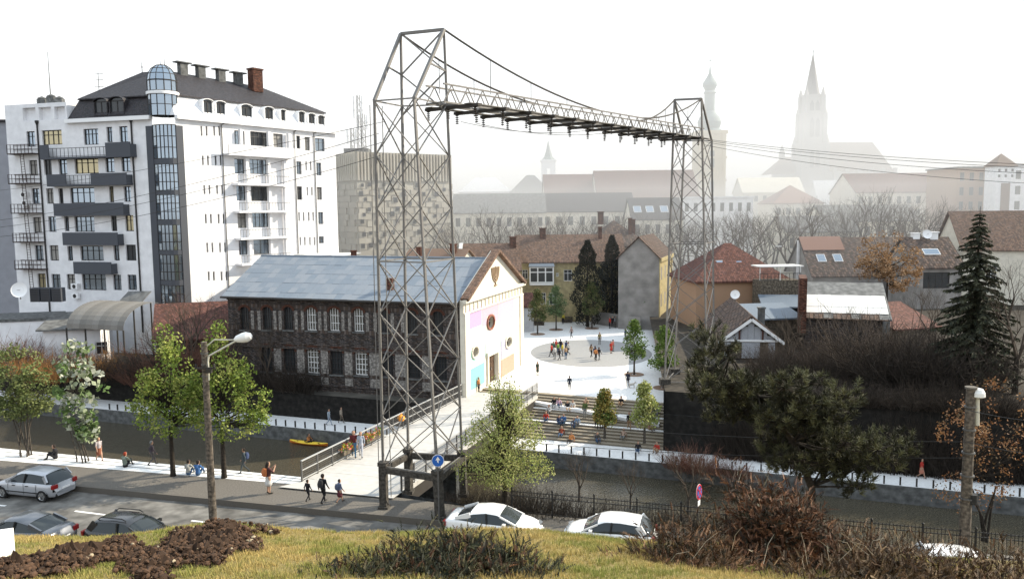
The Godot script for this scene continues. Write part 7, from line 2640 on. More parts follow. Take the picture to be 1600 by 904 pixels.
	var stalks := solo("dead_stalks", b, mat("straw_pale", 0.55, 0.48, 0.36, 0.9), "pale dry stalks standing among the rust coloured bushes", "dry grass")
	stalks.set_meta("kind", "stuff")

const SOIL := [[-8.6, 14.9, 1.25, 3.2], [-6.5, 15.8, 1.5, 4.3]]
func soil_mask(x: float, z: float, s: Array) -> float:
	var lean = (x + (z - s[1]) * 0.12 - s[0]) / s[2]
	var r := sqrt(lean * lean + pow((z - s[1]) / s[3], 2.0))
	return 1.15 - r + 0.12 * sin(x * 5.0 + z * 3.0) + 0.1 * sin(z * 6.3 - x * 2.0)

func build_haze(_env: Environment) -> void:
	# the town's winter haze: thin over the roofs, thicker between the houses
	for q in [["haze", 56.0, 104.0, 0.0042], ["low_haze", 20.0, 116.0, 0.0035]]:
		var v := FogVolume.new()
		v.name = q[0]
		v.shape = RenderingServer.FOG_VOLUME_SHAPE_BOX
		v.size = Vector3(1500, q[1] + 2.0, 620)
		v.position = Vector3(100, q[1] * 0.5 - 1.0, -q[2] - 310)
		var m := FogMaterial.new()
		m.density = q[3]
		m.albedo = Color(1.0, 1.0, 1.0)
		v.material = m
		v.set_meta("kind", "structure")
		add_child(v)

# smooth skin over rings of equal count
func loft(b: B, rings: Array) -> void:
	var n: int = rings[0].size()
	var k0 := b.v.size()
	var mid := Vector3.ZERO
	for r in rings:
		for p in r: mid += p
	mid /= float(n * rings.size())
	for r in rings:
		for p in r:
			b.v.append(p)
			b.n.append(Vector3.ZERO)
			b.u.append(Vector2(p.x, p.y))
			b.c.append(b.col)
	for a in rings.size() - 1:
		for j in n - 1:
			var q := [k0 + a * n + j, k0 + (a + 1) * n + j, k0 + (a + 1) * n + j + 1, k0 + a * n + j + 1]
			var nn := (b.v[q[1]] - b.v[q[0]]).cross(b.v[q[3]] - b.v[q[0]])
			if nn.length_squared() < 1e-14: nn = (b.v[q[2]] - b.v[q[1]]).cross(b.v[q[3]] - b.v[q[1]])
			var out := (b.v[q[0]] + b.v[q[2]]) * 0.5 - mid
			if nn.dot(out) > 0: b.i.append_array([q[0], q[2], q[1], q[0], q[3], q[2]])
			else:
				nn = -nn
				b.i.append_array([q[0], q[1], q[2], q[0], q[2], q[3]])
			for e in q: b.n[e] += nn
	for k in range(k0, b.v.size()): b.n[k] = b.n[k].normalized() if b.n[k].length() > 1e-9 else Vector3.UP
func prof(list: Array, x: float) -> float:
	for k in list.size() - 1:
		if x <= list[k + 1][0]:
			var f: float = clampf((x - list[k][0]) / (list[k + 1][0] - list[k][0]), 0, 1)
			f = f * f * (3 - 2 * f) * 0.35 + f * 0.65
			return lerpf(list[k][1], list[k + 1][1], f)
	return list[-1][1]
func car(called: String, label: String, at: Vector3, fwd: Vector3, kind: String, paint: Material, opt := {}) -> Node3D:
	var t := thing(called, label, "car", at)
	var L := 4.45 if kind == "sedan" else 4.12
	var W := 0.87
	var h := L * 0.5
	var belt: Array
	var roof: Array
	if kind == "sedan":
		belt = [[-h, 0.6], [-h + 0.08, 0.92], [-h + 0.25, 1.02], [-1.4, 1.03], [-0.5, 0.97], [0.7, 0.95], [1.15, 0.97], [1.6, 0.88], [h - 0.25, 0.74], [h - 0.06, 0.6], [h, 0.48]]
		roof = [[-1.75, 1.0], [-1.35, 1.17], [-0.85, 1.38], [-0.2, 1.46], [0.3, 1.43], [0.6, 1.33], [1.3, 0.93]]
	else:
		belt = [[-h, 0.55], [-h + 0.06, 0.85], [-h + 0.2, 0.95], [-0.6, 0.96], [0.5, 0.93], [0.95, 0.95], [1.4, 0.87], [h - 0.25, 0.74], [h - 0.05, 0.58], [h, 0.45]]
		roof = [[-h + 0.12, 0.93], [-h + 0.42, 1.22], [-h + 0.75, 1.41], [-0.5, 1.47], [0.1, 1.45], [0.42, 1.35], [1.15, 0.92]]
	var wid := [[-h, 0.72], [-h + 0.12, 0.9], [-h + 0.5, 0.98], [-0.5, 1.0], [0.9, 1.0], [h - 0.5, 0.95], [h - 0.14, 0.84], [h, 0.64]]
	var rings := []
	var ns := 34
	for k in ns + 1:
		var x := -h + L * k / ns
		var y := prof(belt, x)
		var w := W * prof(wid, x)
		var lo := 0.2 + 0.1 * pow(absf(x) / h, 6.0)
		rings.append([Vector3(x, lo, w * 0.86), Vector3(x, lo + 0.1, w * 0.97), Vector3(x, 0.45 + lo * 0.3, w), Vector3(x, lerpf(lo, y, 0.75), w * 0.99), Vector3(x, y - 0.05, w * 0.93), Vector3(x, y, w * 0.84), Vector3(x, y + 0.02, w * 0.45), Vector3(x, y + 0.025, 0), Vector3(x, y + 0.02, -w * 0.45), Vector3(x, y, -w * 0.84), Vector3(x, y - 0.05, -w * 0.93), Vector3(x, lerpf(lo, y, 0.75), -w * 0.99), Vector3(x, 0.45 + lo * 0.3, -w), Vector3(x, lo + 0.1, -w * 0.97), Vector3(x, lo, -w * 0.86)])
	var b := B.new()
	loft(b, rings)
	for r in [rings[0], rings[ns]]:
		for j in 13: b.tri(r[0], r[j + 1], r[j + 2], Vector3(r[0].x, 0, 0))
	var q := Basis(fwd, Vector3.UP, fwd.cross(Vector3.UP))
	t.basis = q
	var lp := func(nm: String, bb: B, m: Material, par: Node3D) -> MeshInstance3D:
		var o := MeshInstance3D.new()
		o.name = nm
		o.mesh = bb.mesh()
		o.material_override = m
		par.add_child(o, true)
		return o
	lp.call("body", b, paint, t)
	# greenhouse of glass, roof skin and pillars over it
	var x0: float = roof[0][0]
	var x1: float = roof[-1][0]
	rings = []
	var shell := []
	for k in 23:
		var x := lerpf(x0, x1, k / 22.0)
		var y := prof(roof, x)
		var yb := minf(prof(belt, x), y) - 0.03
		var wb := W * prof(wid, x) * 0.9
		var wt := wb - (y - yb) * 0.36
		rings.append([Vector3(x, yb, wb), Vector3(x, maxf(y - 0.09, yb), wt + 0.02), Vector3(x, y - 0.02, wt * 0.9), Vector3(x, y, wt * 0.5), Vector3(x, y + 0.01, 0), Vector3(x, y, -wt * 0.5), Vector3(x, y - 0.02, -wt * 0.9), Vector3(x, maxf(y - 0.09, yb), -wt - 0.02), Vector3(x, yb, -wb)])
		if y > 1.335: shell.append([Vector3(x, y - 0.1, wt + 0.045), Vector3(x, y - 0.01, wt * 0.92), Vector3(x, y + 0.018, wt * 0.5), Vector3(x, y + 0.025, 0), Vector3(x, y + 0.018, -wt * 0.5), Vector3(x, y - 0.01, -wt * 0.92), Vector3(x, y - 0.1, -wt - 0.045)])
	b = B.new()
	loft(b, rings)
	lp.call("glass", b, mat("car_glass", 0.05, 0.06, 0.065, 0.05, {metal = 0.35}), t)
	b = B.new()
	loft(b, shell)
	lp.call("roof", b, paint, t)
	for s in [1.0, -1.0]:
		b = B.new()
		var f0: Vector3 = shell[-1][0] * Vector3(1, 1, s)
		var r0: Vector3 = shell[0][0] * Vector3(1, 1, s)
		b.bar(f0, Vector3(x1 - 0.05, prof(belt, x1), W * 0.84 * s), 0.07, 0.07)
		lp.call("pillar", b, paint, t)
		b = B.new()
		if kind == "sedan": b.bar(r0, Vector3(x0 + 0.15, prof(belt, x0 + 0.1) - 0.01, W * 0.82 * s), 0.09, 0.22)
		else: b.bar(r0 + Vector3(0.1, 0, 0), Vector3(x0 + 0.42, 0.94, W * 0.86 * s), 0.08, 0.42)
		lp.call("pillar", b, paint, t)
		b = B.new()
		b.bar(Vector3(-0.18, 1.38, (W - 0.2) * s), Vector3(-0.12, 0.93, W * 0.93 * s), 0.06, 0.06)
		lp.call("pillar", b, mats.black_iron, t)
		b = B.new()
		b.hex(Vector3(0.72, 1.0, (W + 0.07) * s), Vector3(0.07, 0, 0), Vector3(0, 0.065, 0), Vector3(0, 0, 0.09))
		lp.call("mirror", b, paint, t)
		for x in [-0.35, 0.5]:
			b = B.new()
			b.hex(Vector3(x - 0.02, 0.78, (W + 0.005) * s), Vector3(0.09, 0, 0), Vector3(0, 0.018, 0), Vector3(0, 0, 0.018))
			lp.call("door_handle", b, mats.black_iron, t)
		b = B.new()
		for x in [-0.95, -0.15, 0.85]: b.hex(Vector3(x, 0.62, (W * 0.998) * s), Vector3(0.006, 0, 0), Vector3(0, 0.28, 0), Vector3(0, 0, 0.006))
		b.hex(Vector3(0, 0.45, (W + 0.002) * s), Vector3(1.0, 0, 0), Vector3(0, 0.025, 0), Vector3(0, 0, 0.012))
		lp.call("side_trim", b, mats.black_iron, t)
		b = B.new()
		b.hex(Vector3(h - 0.2, 0.66, 0.58 * s), Vector3(0.1, -0.02, -0.07 * s), Vector3(0, 0.07, 0), Vector3(0.02, 0, 0.16 * s))
		lp.call("headlight", b, mats.chrome, t)
		b = B.new()
		b.hex(Vector3(-h + 0.1, 0.8, 0.66 * s), Vector3(0.07, 0, 0.02 * s), Vector3(0, 0.1, 0), Vector3(0, 0, 0.15 * s))
		lp.call("tail_light", b, mat("tail_red", 0.3, 0.015, 0.015, 0.3), t)
		for x in [-1.3, 1.28]:
			b = B.new()
			b.lathe([[0.0, -0.02], [0.37, -0.02], [0.37, 0.0]], Vector3(x, 0.32, W * 0.985 * s), 20, Vector3(0, 0, s))
			lp.call("wheel_arch", b, mats.black_iron, t)
			b = B.new()
			b.lathe([[0.2, -0.2], [0.3, -0.2], [0.315, -0.1], [0.3, 0.02], [0.21, 0.025]], Vector3(x, 0.31, W * 0.99 * s), 20, Vector3(0, 0, s))
			var wh = lp.call("wheel", b, mats.rubber, t)
			b = B.new()
			b.lathe([[0.0, 0.03], [0.06, 0.028], [0.07, 0.0], [0.18, -0.01], [0.21, 0.02]], Vector3(x, 0.31, W * 0.99 * s), 20, Vector3(0, 0, s))
			for j in 5: b.bar(Vector3(x, 0.31, (W + 0.006) * s), Vector3(x + cos(TAU * j / 5) * 0.19, 0.31 + sin(TAU * j / 5) * 0.19, (W + 0.008) * s), 0.05, 0.02, Vector3(0, 0, 1))
			lp.call("rim", b, mats.chrome, wh)
	for e in [-1.0, 1.0]:
		b = B.new()
		b.hex(Vector3(e * (h - 0.015), 0.5 if e > 0 else 0.62, 0), Vector3(0.012, 0, 0), Vector3(0, 0.055, 0), Vector3(0, 0, 0.26))
		lp.call("number_plate", b, mats.sign_white, t)
		b = B.new()
		b.hex(Vector3(e * (h - 0.08), 0.36, 0), Vector3(0.07, 0, 0), Vector3(0, 0.07, 0), Vector3(0, 0, 0.66))
		lp.call("bumper", b, mats.black_iron if opt.get("dark_bumper", false) else paint, t)
	if opt.get("rails", false):
		for s in [1.0, -1.0]:
			b = B.new()
			b.path([Vector3(-1.25, 1.42, 0.55 * s), Vector3(-1.1, 1.53, 0.56 * s), Vector3(0.0, 1.55, 0.56 * s), Vector3(0.2, 1.46, 0.55 * s)], 0.022, 6)
			lp.call("roof_rail", b, mats.black_iron, t)
	return t
func build_cars() -> void:
	var kd := (kerb_b - kerb_a).normalized()
	var away := Vector3(kd.z, 0, -kd.x)
	if away.z > 0: away = -away
	var silver := mat("paint_silver", 0.5, 0.52, 0.56, 0.3, {metal = 0.35})
	var white := mat("paint_car_white", 0.8, 0.8, 0.8, 0.25)
	var dark := mat("paint_graphite", 0.12, 0.13, 0.15, 0.3, {metal = 0.4})
	var black := mat("paint_black", 0.02, 0.02, 0.022, 0.25)
	for m in [silver, white, dark, black]:
		m.clearcoat_enabled = true
		m.clearcoat = 0.8
		m.clearcoat_roughness = 0.1
	car("silver_hatchback", "silver hatchback driving along the street below the riverside path", G(64, 784, -0.3) - kd * 1.25 + away * 0.85, -kd, "hatch", silver, {dark_bumper = true})
	car("parked_sedan", "dark graphite car half hidden behind the grassy brow beside the soil", flat(D(40, 840, 35.0), -0.3), -kd, "sedan", dark)
	car("parked_estate", "black car with roof rails, only its roof showing over the soil", flat(D(206, 840, 34.6), -0.3), kd, "hatch", black, {rails = true})
	car("parked_sedan", "white sedan parked at the kerb beneath the yellow green tree", flat(D(772, 830, 35.3), -0.3), kd, "sedan", white)
	car("parked_hatchback", "white hatchback parked at the river fence behind the rust bush", flat(D(953, 840, 34.2), -0.3), -kd, "hatch", white)
	car("parked_hatchback", "white car mostly hidden by bushes below the utility pole", flat(D(1505, 890, 30.2), -0.3), kd, "hatch", white)

# ---------- people: capsules joined smoothly on a grid and skinned as one surface ----------
const TAGS := ["skin", "hair", "top", "bottom", "shoe"]
func pose_bones(pose: String, skirt: bool, long_hair: bool) -> Array:
	var J := {}
	match pose:
		"sit":
			J = {pel = Vector3(0, 0.13, 0), che = Vector3(0, 0.48, -0.02), nec = Vector3(0, 0.66, 0.03), hed = Vector3(0, 0.80, 0.07), hip = Vector3(0.1, 0.12, 0.03), kne = Vector3(0.15, 0.40, 0.36), ank = Vector3(0.13, 0.07, 0.5), sho = Vector3(0.18, 0.6, 0.0), elb = Vector3(0.27, 0.38, 0.16), wri = Vector3(0.12, 0.36, 0.36), toe = Vector3(0.13, 0.04, 0.66)}
		"lounge":
			J = {pel = Vector3(0, 0.12, 0), che = Vector3(0, 0.42, -0.18), nec = Vector3(0, 0.58, -0.22), hed = Vector3(0, 0.73, -0.2), hip = Vector3(0.1, 0.12, 0.03), kne = Vector3(0.14, 0.28, 0.42), ank = Vector3(0.13, 0.07, 0.8), sho = Vector3(0.18, 0.53, -0.2), elb = Vector3(0.26, 0.28, -0.28), wri = Vector3(0.24, 0.06, -0.34), toe = Vector3(0.14, 0.16, 0.88)}
		_:
			J = {pel = Vector3(0, 0.94, 0), che = Vector3(0, 1.27, 0.0), nec = Vector3(0, 1.48, 0.0), hed = Vector3(0, 1.63, 0.02), hip = Vector3(0.09, 0.91, 0), kne = Vector3(0.1, 0.5, 0.02), ank = Vector3(0.1, 0.09, -0.02), sho = Vector3(0.18, 1.41, 0), elb = Vector3(0.23, 1.13, -0.03), wri = Vector3(0.24, 0.88, 0.05), toe = Vector3(0.11, 0.04, 0.15)}
	var bones := []
	var add := func(a: Vector3, b: Vector3, ra: float, rb: float, tag: int) -> void: bones.append([a, b, ra, rb, tag])
	add.call(J.pel, J.che, 0.135, 0.15, 2)
	add.call(J.che, J.nec - Vector3(0, 0.06, 0), 0.145, 0.09, 2)
	add.call(J.nec - Vector3(0, 0.05, 0), J.hed, 0.052, 0.055, 0)
	add.call(J.hed + Vector3(0, -0.045, 0.02), J.hed + Vector3(0, 0.05, 0), 0.078, 0.095, 0)
	add.call(J.hed + Vector3(0, -0.015, 0.1), J.hed + Vector3(0, 0.01, 0.095), 0.016, 0.012, 0)
	for s in [-1.0, 1.0]: add.call(J.hed + Vector3(0.09 * s, 0, 0.0), J.hed + Vector3(0.095 * s, 0.02, 0.0), 0.018, 0.02, 0)
	add.call(J.hed + Vector3(0, 0.06, -0.03), J.hed + Vector3(0, 0.01, -0.055), 0.098, 0.09, 1)
	if long_hair: add.call(J.hed + Vector3(0, 0.0, -0.07), J.che + Vector3(0, 0.06, -0.13), 0.085, 0.06, 1)
	add.call(J.pel, J.pel - Vector3(0, 0.05, 0), 0.14, 0.14, 3)
	var skirt_end: Vector3 = J.pel + (Vector3(0, -0.34, 0.0) if pose != "sit" and pose != "lounge" else Vector3(0, 0.05, 0.3))
	if skirt: add.call(J.pel, skirt_end, 0.14, 0.2, 3)
	for s in [-1.0, 1.0]:
		var m := Vector3(s, 1, 1)
		var hip: Vector3 = J.hip * m
		var kne: Vector3 = J.kne * m
		var ank: Vector3 = J.ank * m
		var toe: Vector3 = J.toe * m
		var sho: Vector3 = J.sho * m
		var elb: Vector3 = J.elb * m
		var wri: Vector3 = J.wri * m
		if pose == "walk":
			kne = Vector3(0.09 * s, 0.52, 0.16 if s > 0 else 0.04)
			ank = Vector3(0.09 * s, 0.1 if s > 0 else 0.17, 0.25 if s > 0 else -0.3)
			toe = ank + Vector3(0, -0.03, 0.16) if s > 0 else ank + Vector3(0, -0.11, 0.11)
			elb = sho + Vector3(0.05 * s, -0.27, -0.12 if s > 0 else 0.07)
			wri = elb + Vector3(0, -0.22, 0.02 if s > 0 else 0.15)
		elif pose == "photo":
			elb = sho + Vector3(0.05 * s, -0.2, 0.18)
			wri = Vector3(0.07 * s, 1.42, 0.36)
		elif pose == "paddle":
			elb = sho + Vector3(0.1 * s, -0.16, 0.15)
			wri = sho + Vector3(0.16 * s, -0.12 + 0.14 * s, 0.36)
		var leg := 0 if skirt else 3
		add.call(hip, kne, 0.088, 0.062, leg)
		add.call(kne, ank, 0.06, 0.042, leg)
		add.call(ank + Vector3(0, -0.02, -0.02), toe, 0.045, 0.034, 4)
		add.call(sho * Vector3(0.75, 1, 1), sho, 0.07, 0.068, 2)
		add.call(sho, elb, 0.06, 0.048, 2)
		add.call(elb, wri, 0.046, 0.034, 2 if not skirt else 0)
		var hd := (wri - elb).normalized()
		add.call(wri, wri + hd * 0.07, 0.03, 0.034, 0)
	return bones
var pose_cache := {}
func body_mesh(pose: String, skirt: bool, long_hair: bool, cell: float) -> Dictionary:
	var key := "%s%s%s%.3f" % [pose, skirt, long_hair, cell]
	if pose_cache.has(key): return pose_cache[key]
	var bones := pose_bones("sit" if pose == "paddle" and false else pose, skirt, long_hair)
	if pose == "paddle":
		bones = pose_bones("sit", skirt, long_hair)
	var lo := Vector3(9, 9, 9)
	var hi := -lo
	for q in bones:
		for e in 2:
			lo = lo.min(q[e] - Vector3.ONE * (q[2 + e] + cell * 2))
			hi = hi.max(q[e] + Vector3.ONE * (q[2 + e] + cell * 2))
	var n := Vector3i(((hi - lo) / cell).ceil()) + Vector3i.ONE
	var val := PackedFloat32Array()
	var tag := PackedByteArray()
	var near := PackedFloat32Array()
	val.resize(n.x * n.y * n.z)
	val.fill(1.0)
	near.resize(val.size())
	near.fill(1.0)
	tag.resize(val.size())
	var kk := 0.035
	for q in bones:
		var a: Vector3 = q[0]
		var d: Vector3 = q[1] - a
		var dd := maxf(d.length_squared(), 1e-6)
		var pad: float = maxf(q[2], q[3]) + cell * 2 + kk
		var m0 := Vector3i(((a.min(q[1]) - Vector3.ONE * pad - lo) / cell).floor()).clamp(Vector3i.ZERO, n - Vector3i.ONE)
		var m1 := Vector3i(((a.max(q[1]) + Vector3.ONE * pad - lo) / cell).ceil()).clamp(Vector3i.ZERO, n - Vector3i.ONE)
		for x in range(m0.x, m1.x + 1):
			for y in range(m0.y, m1.y + 1):
				for z in range(m0.z, m1.z + 1):
					var p := lo + Vector3(x, y, z) * cell - a
					var t := clampf(p.dot(d) / dd, 0, 1)
					var dist := (p - d * t).length() - lerpf(q[2], q[3], t)
					var at := (x * n.y + y) * n.z + z
					if dist < near[at]:
						near[at] = dist
						tag[at] = q[4]
					var h := maxf(kk - absf(dist - val[at]), 0.0) / kk
					val[at] = minf(dist, val[at]) - h * h * kk * 0.25
	var vid := PackedInt32Array()
	vid.resize(val.size())
	vid.fill(-1)
	var vs := PackedVector3Array()
	var tags := PackedByteArray()
	var sx := n.y * n.z
	var off := [0, sx, n.z, sx + n.z, 1, sx + 1, n.z + 1, sx + n.z + 1]
	var cor := [Vector3(0, 0, 0), Vector3(1, 0, 0), Vector3(0, 1, 0), Vector3(1, 1, 0), Vector3(0, 0, 1), Vector3(1, 0, 1), Vector3(0, 1, 1), Vector3(1, 1, 1)]
	var edges := [[0, 1], [2, 3], [4, 5], [6, 7], [0, 2], [1, 3], [4, 6], [5, 7], [0, 4], [1, 5], [2, 6], [3, 7]]
	for x in n.x - 1:
		for y in n.y - 1:
			for z in n.z - 1:
				var at := x * sx + y * n.z + z
				var ins := 0
				for e in 8:
					if val[at + off[e]] < 0.0: ins += 1
				if ins == 0 or ins == 8: continue
				var c := Vector3.ZERO
				var m := 0
				for e in edges:
					var v0 := val[at + off[e[0]]]
					var v1 := val[at + off[e[1]]]
					if (v0 < 0.0) != (v1 < 0.0):
						c += (cor[e[0]] as Vector3).lerp(cor[e[1]], v0 / (v0 - v1))
						m += 1
				vid[at] = vs.size()
				vs.append(lo + (Vector3(x, y, z) + c / m) * cell)
				var best := 9.0
				var bt := 0
				for e in 8:
					if near[at + off[e]] < best:
						best = near[at + off[e]]
						bt = tag[at + off[e]]
				tags.append(bt)
	var idx := PackedInt32Array()
	var ns := PackedVector3Array()
	ns.resize(vs.size())
	for x in range(1, n.x - 1):
		for y in range(1, n.y - 1):
			for z in range(1, n.z - 1):
				var at := x * sx + y * n.z + z
				for ax in 3:
					var st: int = [sx, n.z, 1][ax]
					var in0 := val[at] < 0.0
					if in0 == (val[at + st] < 0.0): continue
					var s1: int = [n.z, 1, sx][ax]
					var s2: int = [1, sx, n.z][ax]
					var a := vid[at]
					var b := vid[at - s1]
					var c := vid[at - s1 - s2]
					var d := vid[at - s2]
					if a < 0 or b < 0 or c < 0 or d < 0: continue
					var nn := (vs[c] - vs[a]).cross(vs[d] - vs[b])
					var out := Vector3.ZERO
					out[ax] = 1.0 if in0 else -1.0
					if nn.dot(out) < 0:
						nn = -nn
						idx.append_array([a, b, c, a, c, d])
					else: idx.append_array([a, c, b, a, d, c])
					for e in [a, b, c, d]: ns[e] += nn
	for k in ns.size(): ns[k] = ns[k].normalized()
	var wr := []
	for q in bones:
		if absf(q[2] - 0.03) < 1e-4: wr.append([q[0], q[1]])
	var r := {v = vs, n = ns, i = idx, t = tags, wrists = wr}
	pose_cache[key] = r
	return r
# look: {pose, top, bottom, hair, shoe, skirt, long, pack}
func person(label: String, at: Vector3, height: float, yaw: float, look: Dictionary, group := "", cell := 0.036) -> Node3D:
	var pose: String = look.get("pose", "stand")
	var r := body_mesh(pose, look.get("skirt", false), look.get("long", false), cell)
	var cols := [look.get("skin", Color(0.5, 0.3, 0.21)), look.get("hair", Color(0.03, 0.022, 0.017)), look.get("top", Color(0.1, 0.1, 0.1)), look.get("bottom", Color(0.03, 0.035, 0.05)), look.get("shoe", Color(0.03, 0.028, 0.026))]
	var t := thing("person", label, "person", at, group)
	var b := B.new()
	b.tinted = true
	b.v = r.v.duplicate()
	b.n = r.n.duplicate()
	b.i = r.i.duplicate()
	b.u.resize(b.v.size())
	for k in b.v.size(): b.c.append(cols[r.t[k]])
	b.col = cols[0]
	for w in r.wrists:
		var d: Vector3 = (w[1] - w[0]).normalized()
		var s := d.cross(Vector3(0.2, 0.1, 1)).normalized()
		var o: Vector3 = w[1] + d * 0.02
		for f in 4:
			var p := o + s * (-0.024 + 0.016 * f)
			var kn := p + d * 0.035 + Vector3(0, 0, 0.006)
			b.tube(p, kn, 0.0085, 0.008, 5)
			b.tube(kn, kn + (d + Vector3(0, 0, 0.5)).normalized() * (0.03 + 0.006 * (f % 3)), 0.008, 0.006, 5)
		b.tube(w[0] + d * 0.03 + s * 0.03, w[0] + d * 0.065 + s * 0.055, 0.01, 0.008, 5)
	var sc := height / 1.74
	var o2 := MeshInstance3D.new()
	o2.name = "body"
	o2.mesh = b.mesh()
	o2.material_override = mats.body
	t.add_child(o2)
	if look.has("pack"):
		b = B.new()
		var hy := 1.24 if pose != "sit" else 0.45
		var zz := -0.2
		loft(b, [[Vector3(-0.13, hy - 0.2, zz + 0.05), Vector3(-0.14, hy - 0.2, zz - 0.1), Vector3(0.14, hy - 0.2, zz - 0.1), Vector3(0.13, hy - 0.2, zz + 0.05)], [Vector3(-0.15, hy, zz + 0.06), Vector3(-0.14, hy, zz - 0.13), Vector3(0.14, hy, zz - 0.13), Vector3(0.15, hy, zz + 0.06)], [Vector3(-0.12, hy + 0.19, zz + 0.06), Vector3(-0.1, hy + 0.2, zz - 0.07), Vector3(0.1, hy + 0.2, zz - 0.07), Vector3(0.12, hy + 0.19, zz + 0.06)]])
		b.hex(Vector3(0, hy + 0.19, zz), Vector3(0.1, 0, 0), Vector3(0, 0.02, 0), Vector3(0, 0, 0.06))
		b.hex(Vector3(0, hy - 0.2, zz - 0.02), Vector3(0.12, 0, 0), Vector3(0, 0.02, 0), Vector3(0, 0, 0.07))
		var pm := StandardMaterial3D.new()
		pm.albedo_color = (look.pack as Color).linear_to_srgb()
		pm.roughness = 0.8
		pm.cull_mode = BaseMaterial3D.CULL_DISABLED
		var p2 := MeshInstance3D.new()
		p2.name = "backpack"
		p2.mesh = b.mesh()
		p2.material_override = pm
		t.add_child(p2)
	t.basis = Basis(Vector3.UP, yaw).scaled(Vector3.ONE * sc)
	return t
func on_steps(px: float, py: float) -> Vector3:
	var ns := 15
	for k in ns:
		var y := -3.8 + 2.3 * (k + 1) / ns
		var p := G(px, py, y)
		var across := (st_e0 - st_b0)
		var nn := Vector3(across.x, 0, across.z)
		var f := (p - st_b0).dot(Vector3(prom_back.x, 0, prom_back.z)) / nn.dot(prom_back)
		if f <= float(k + 1) / ns: return p
	return G(px, py, -1.5)

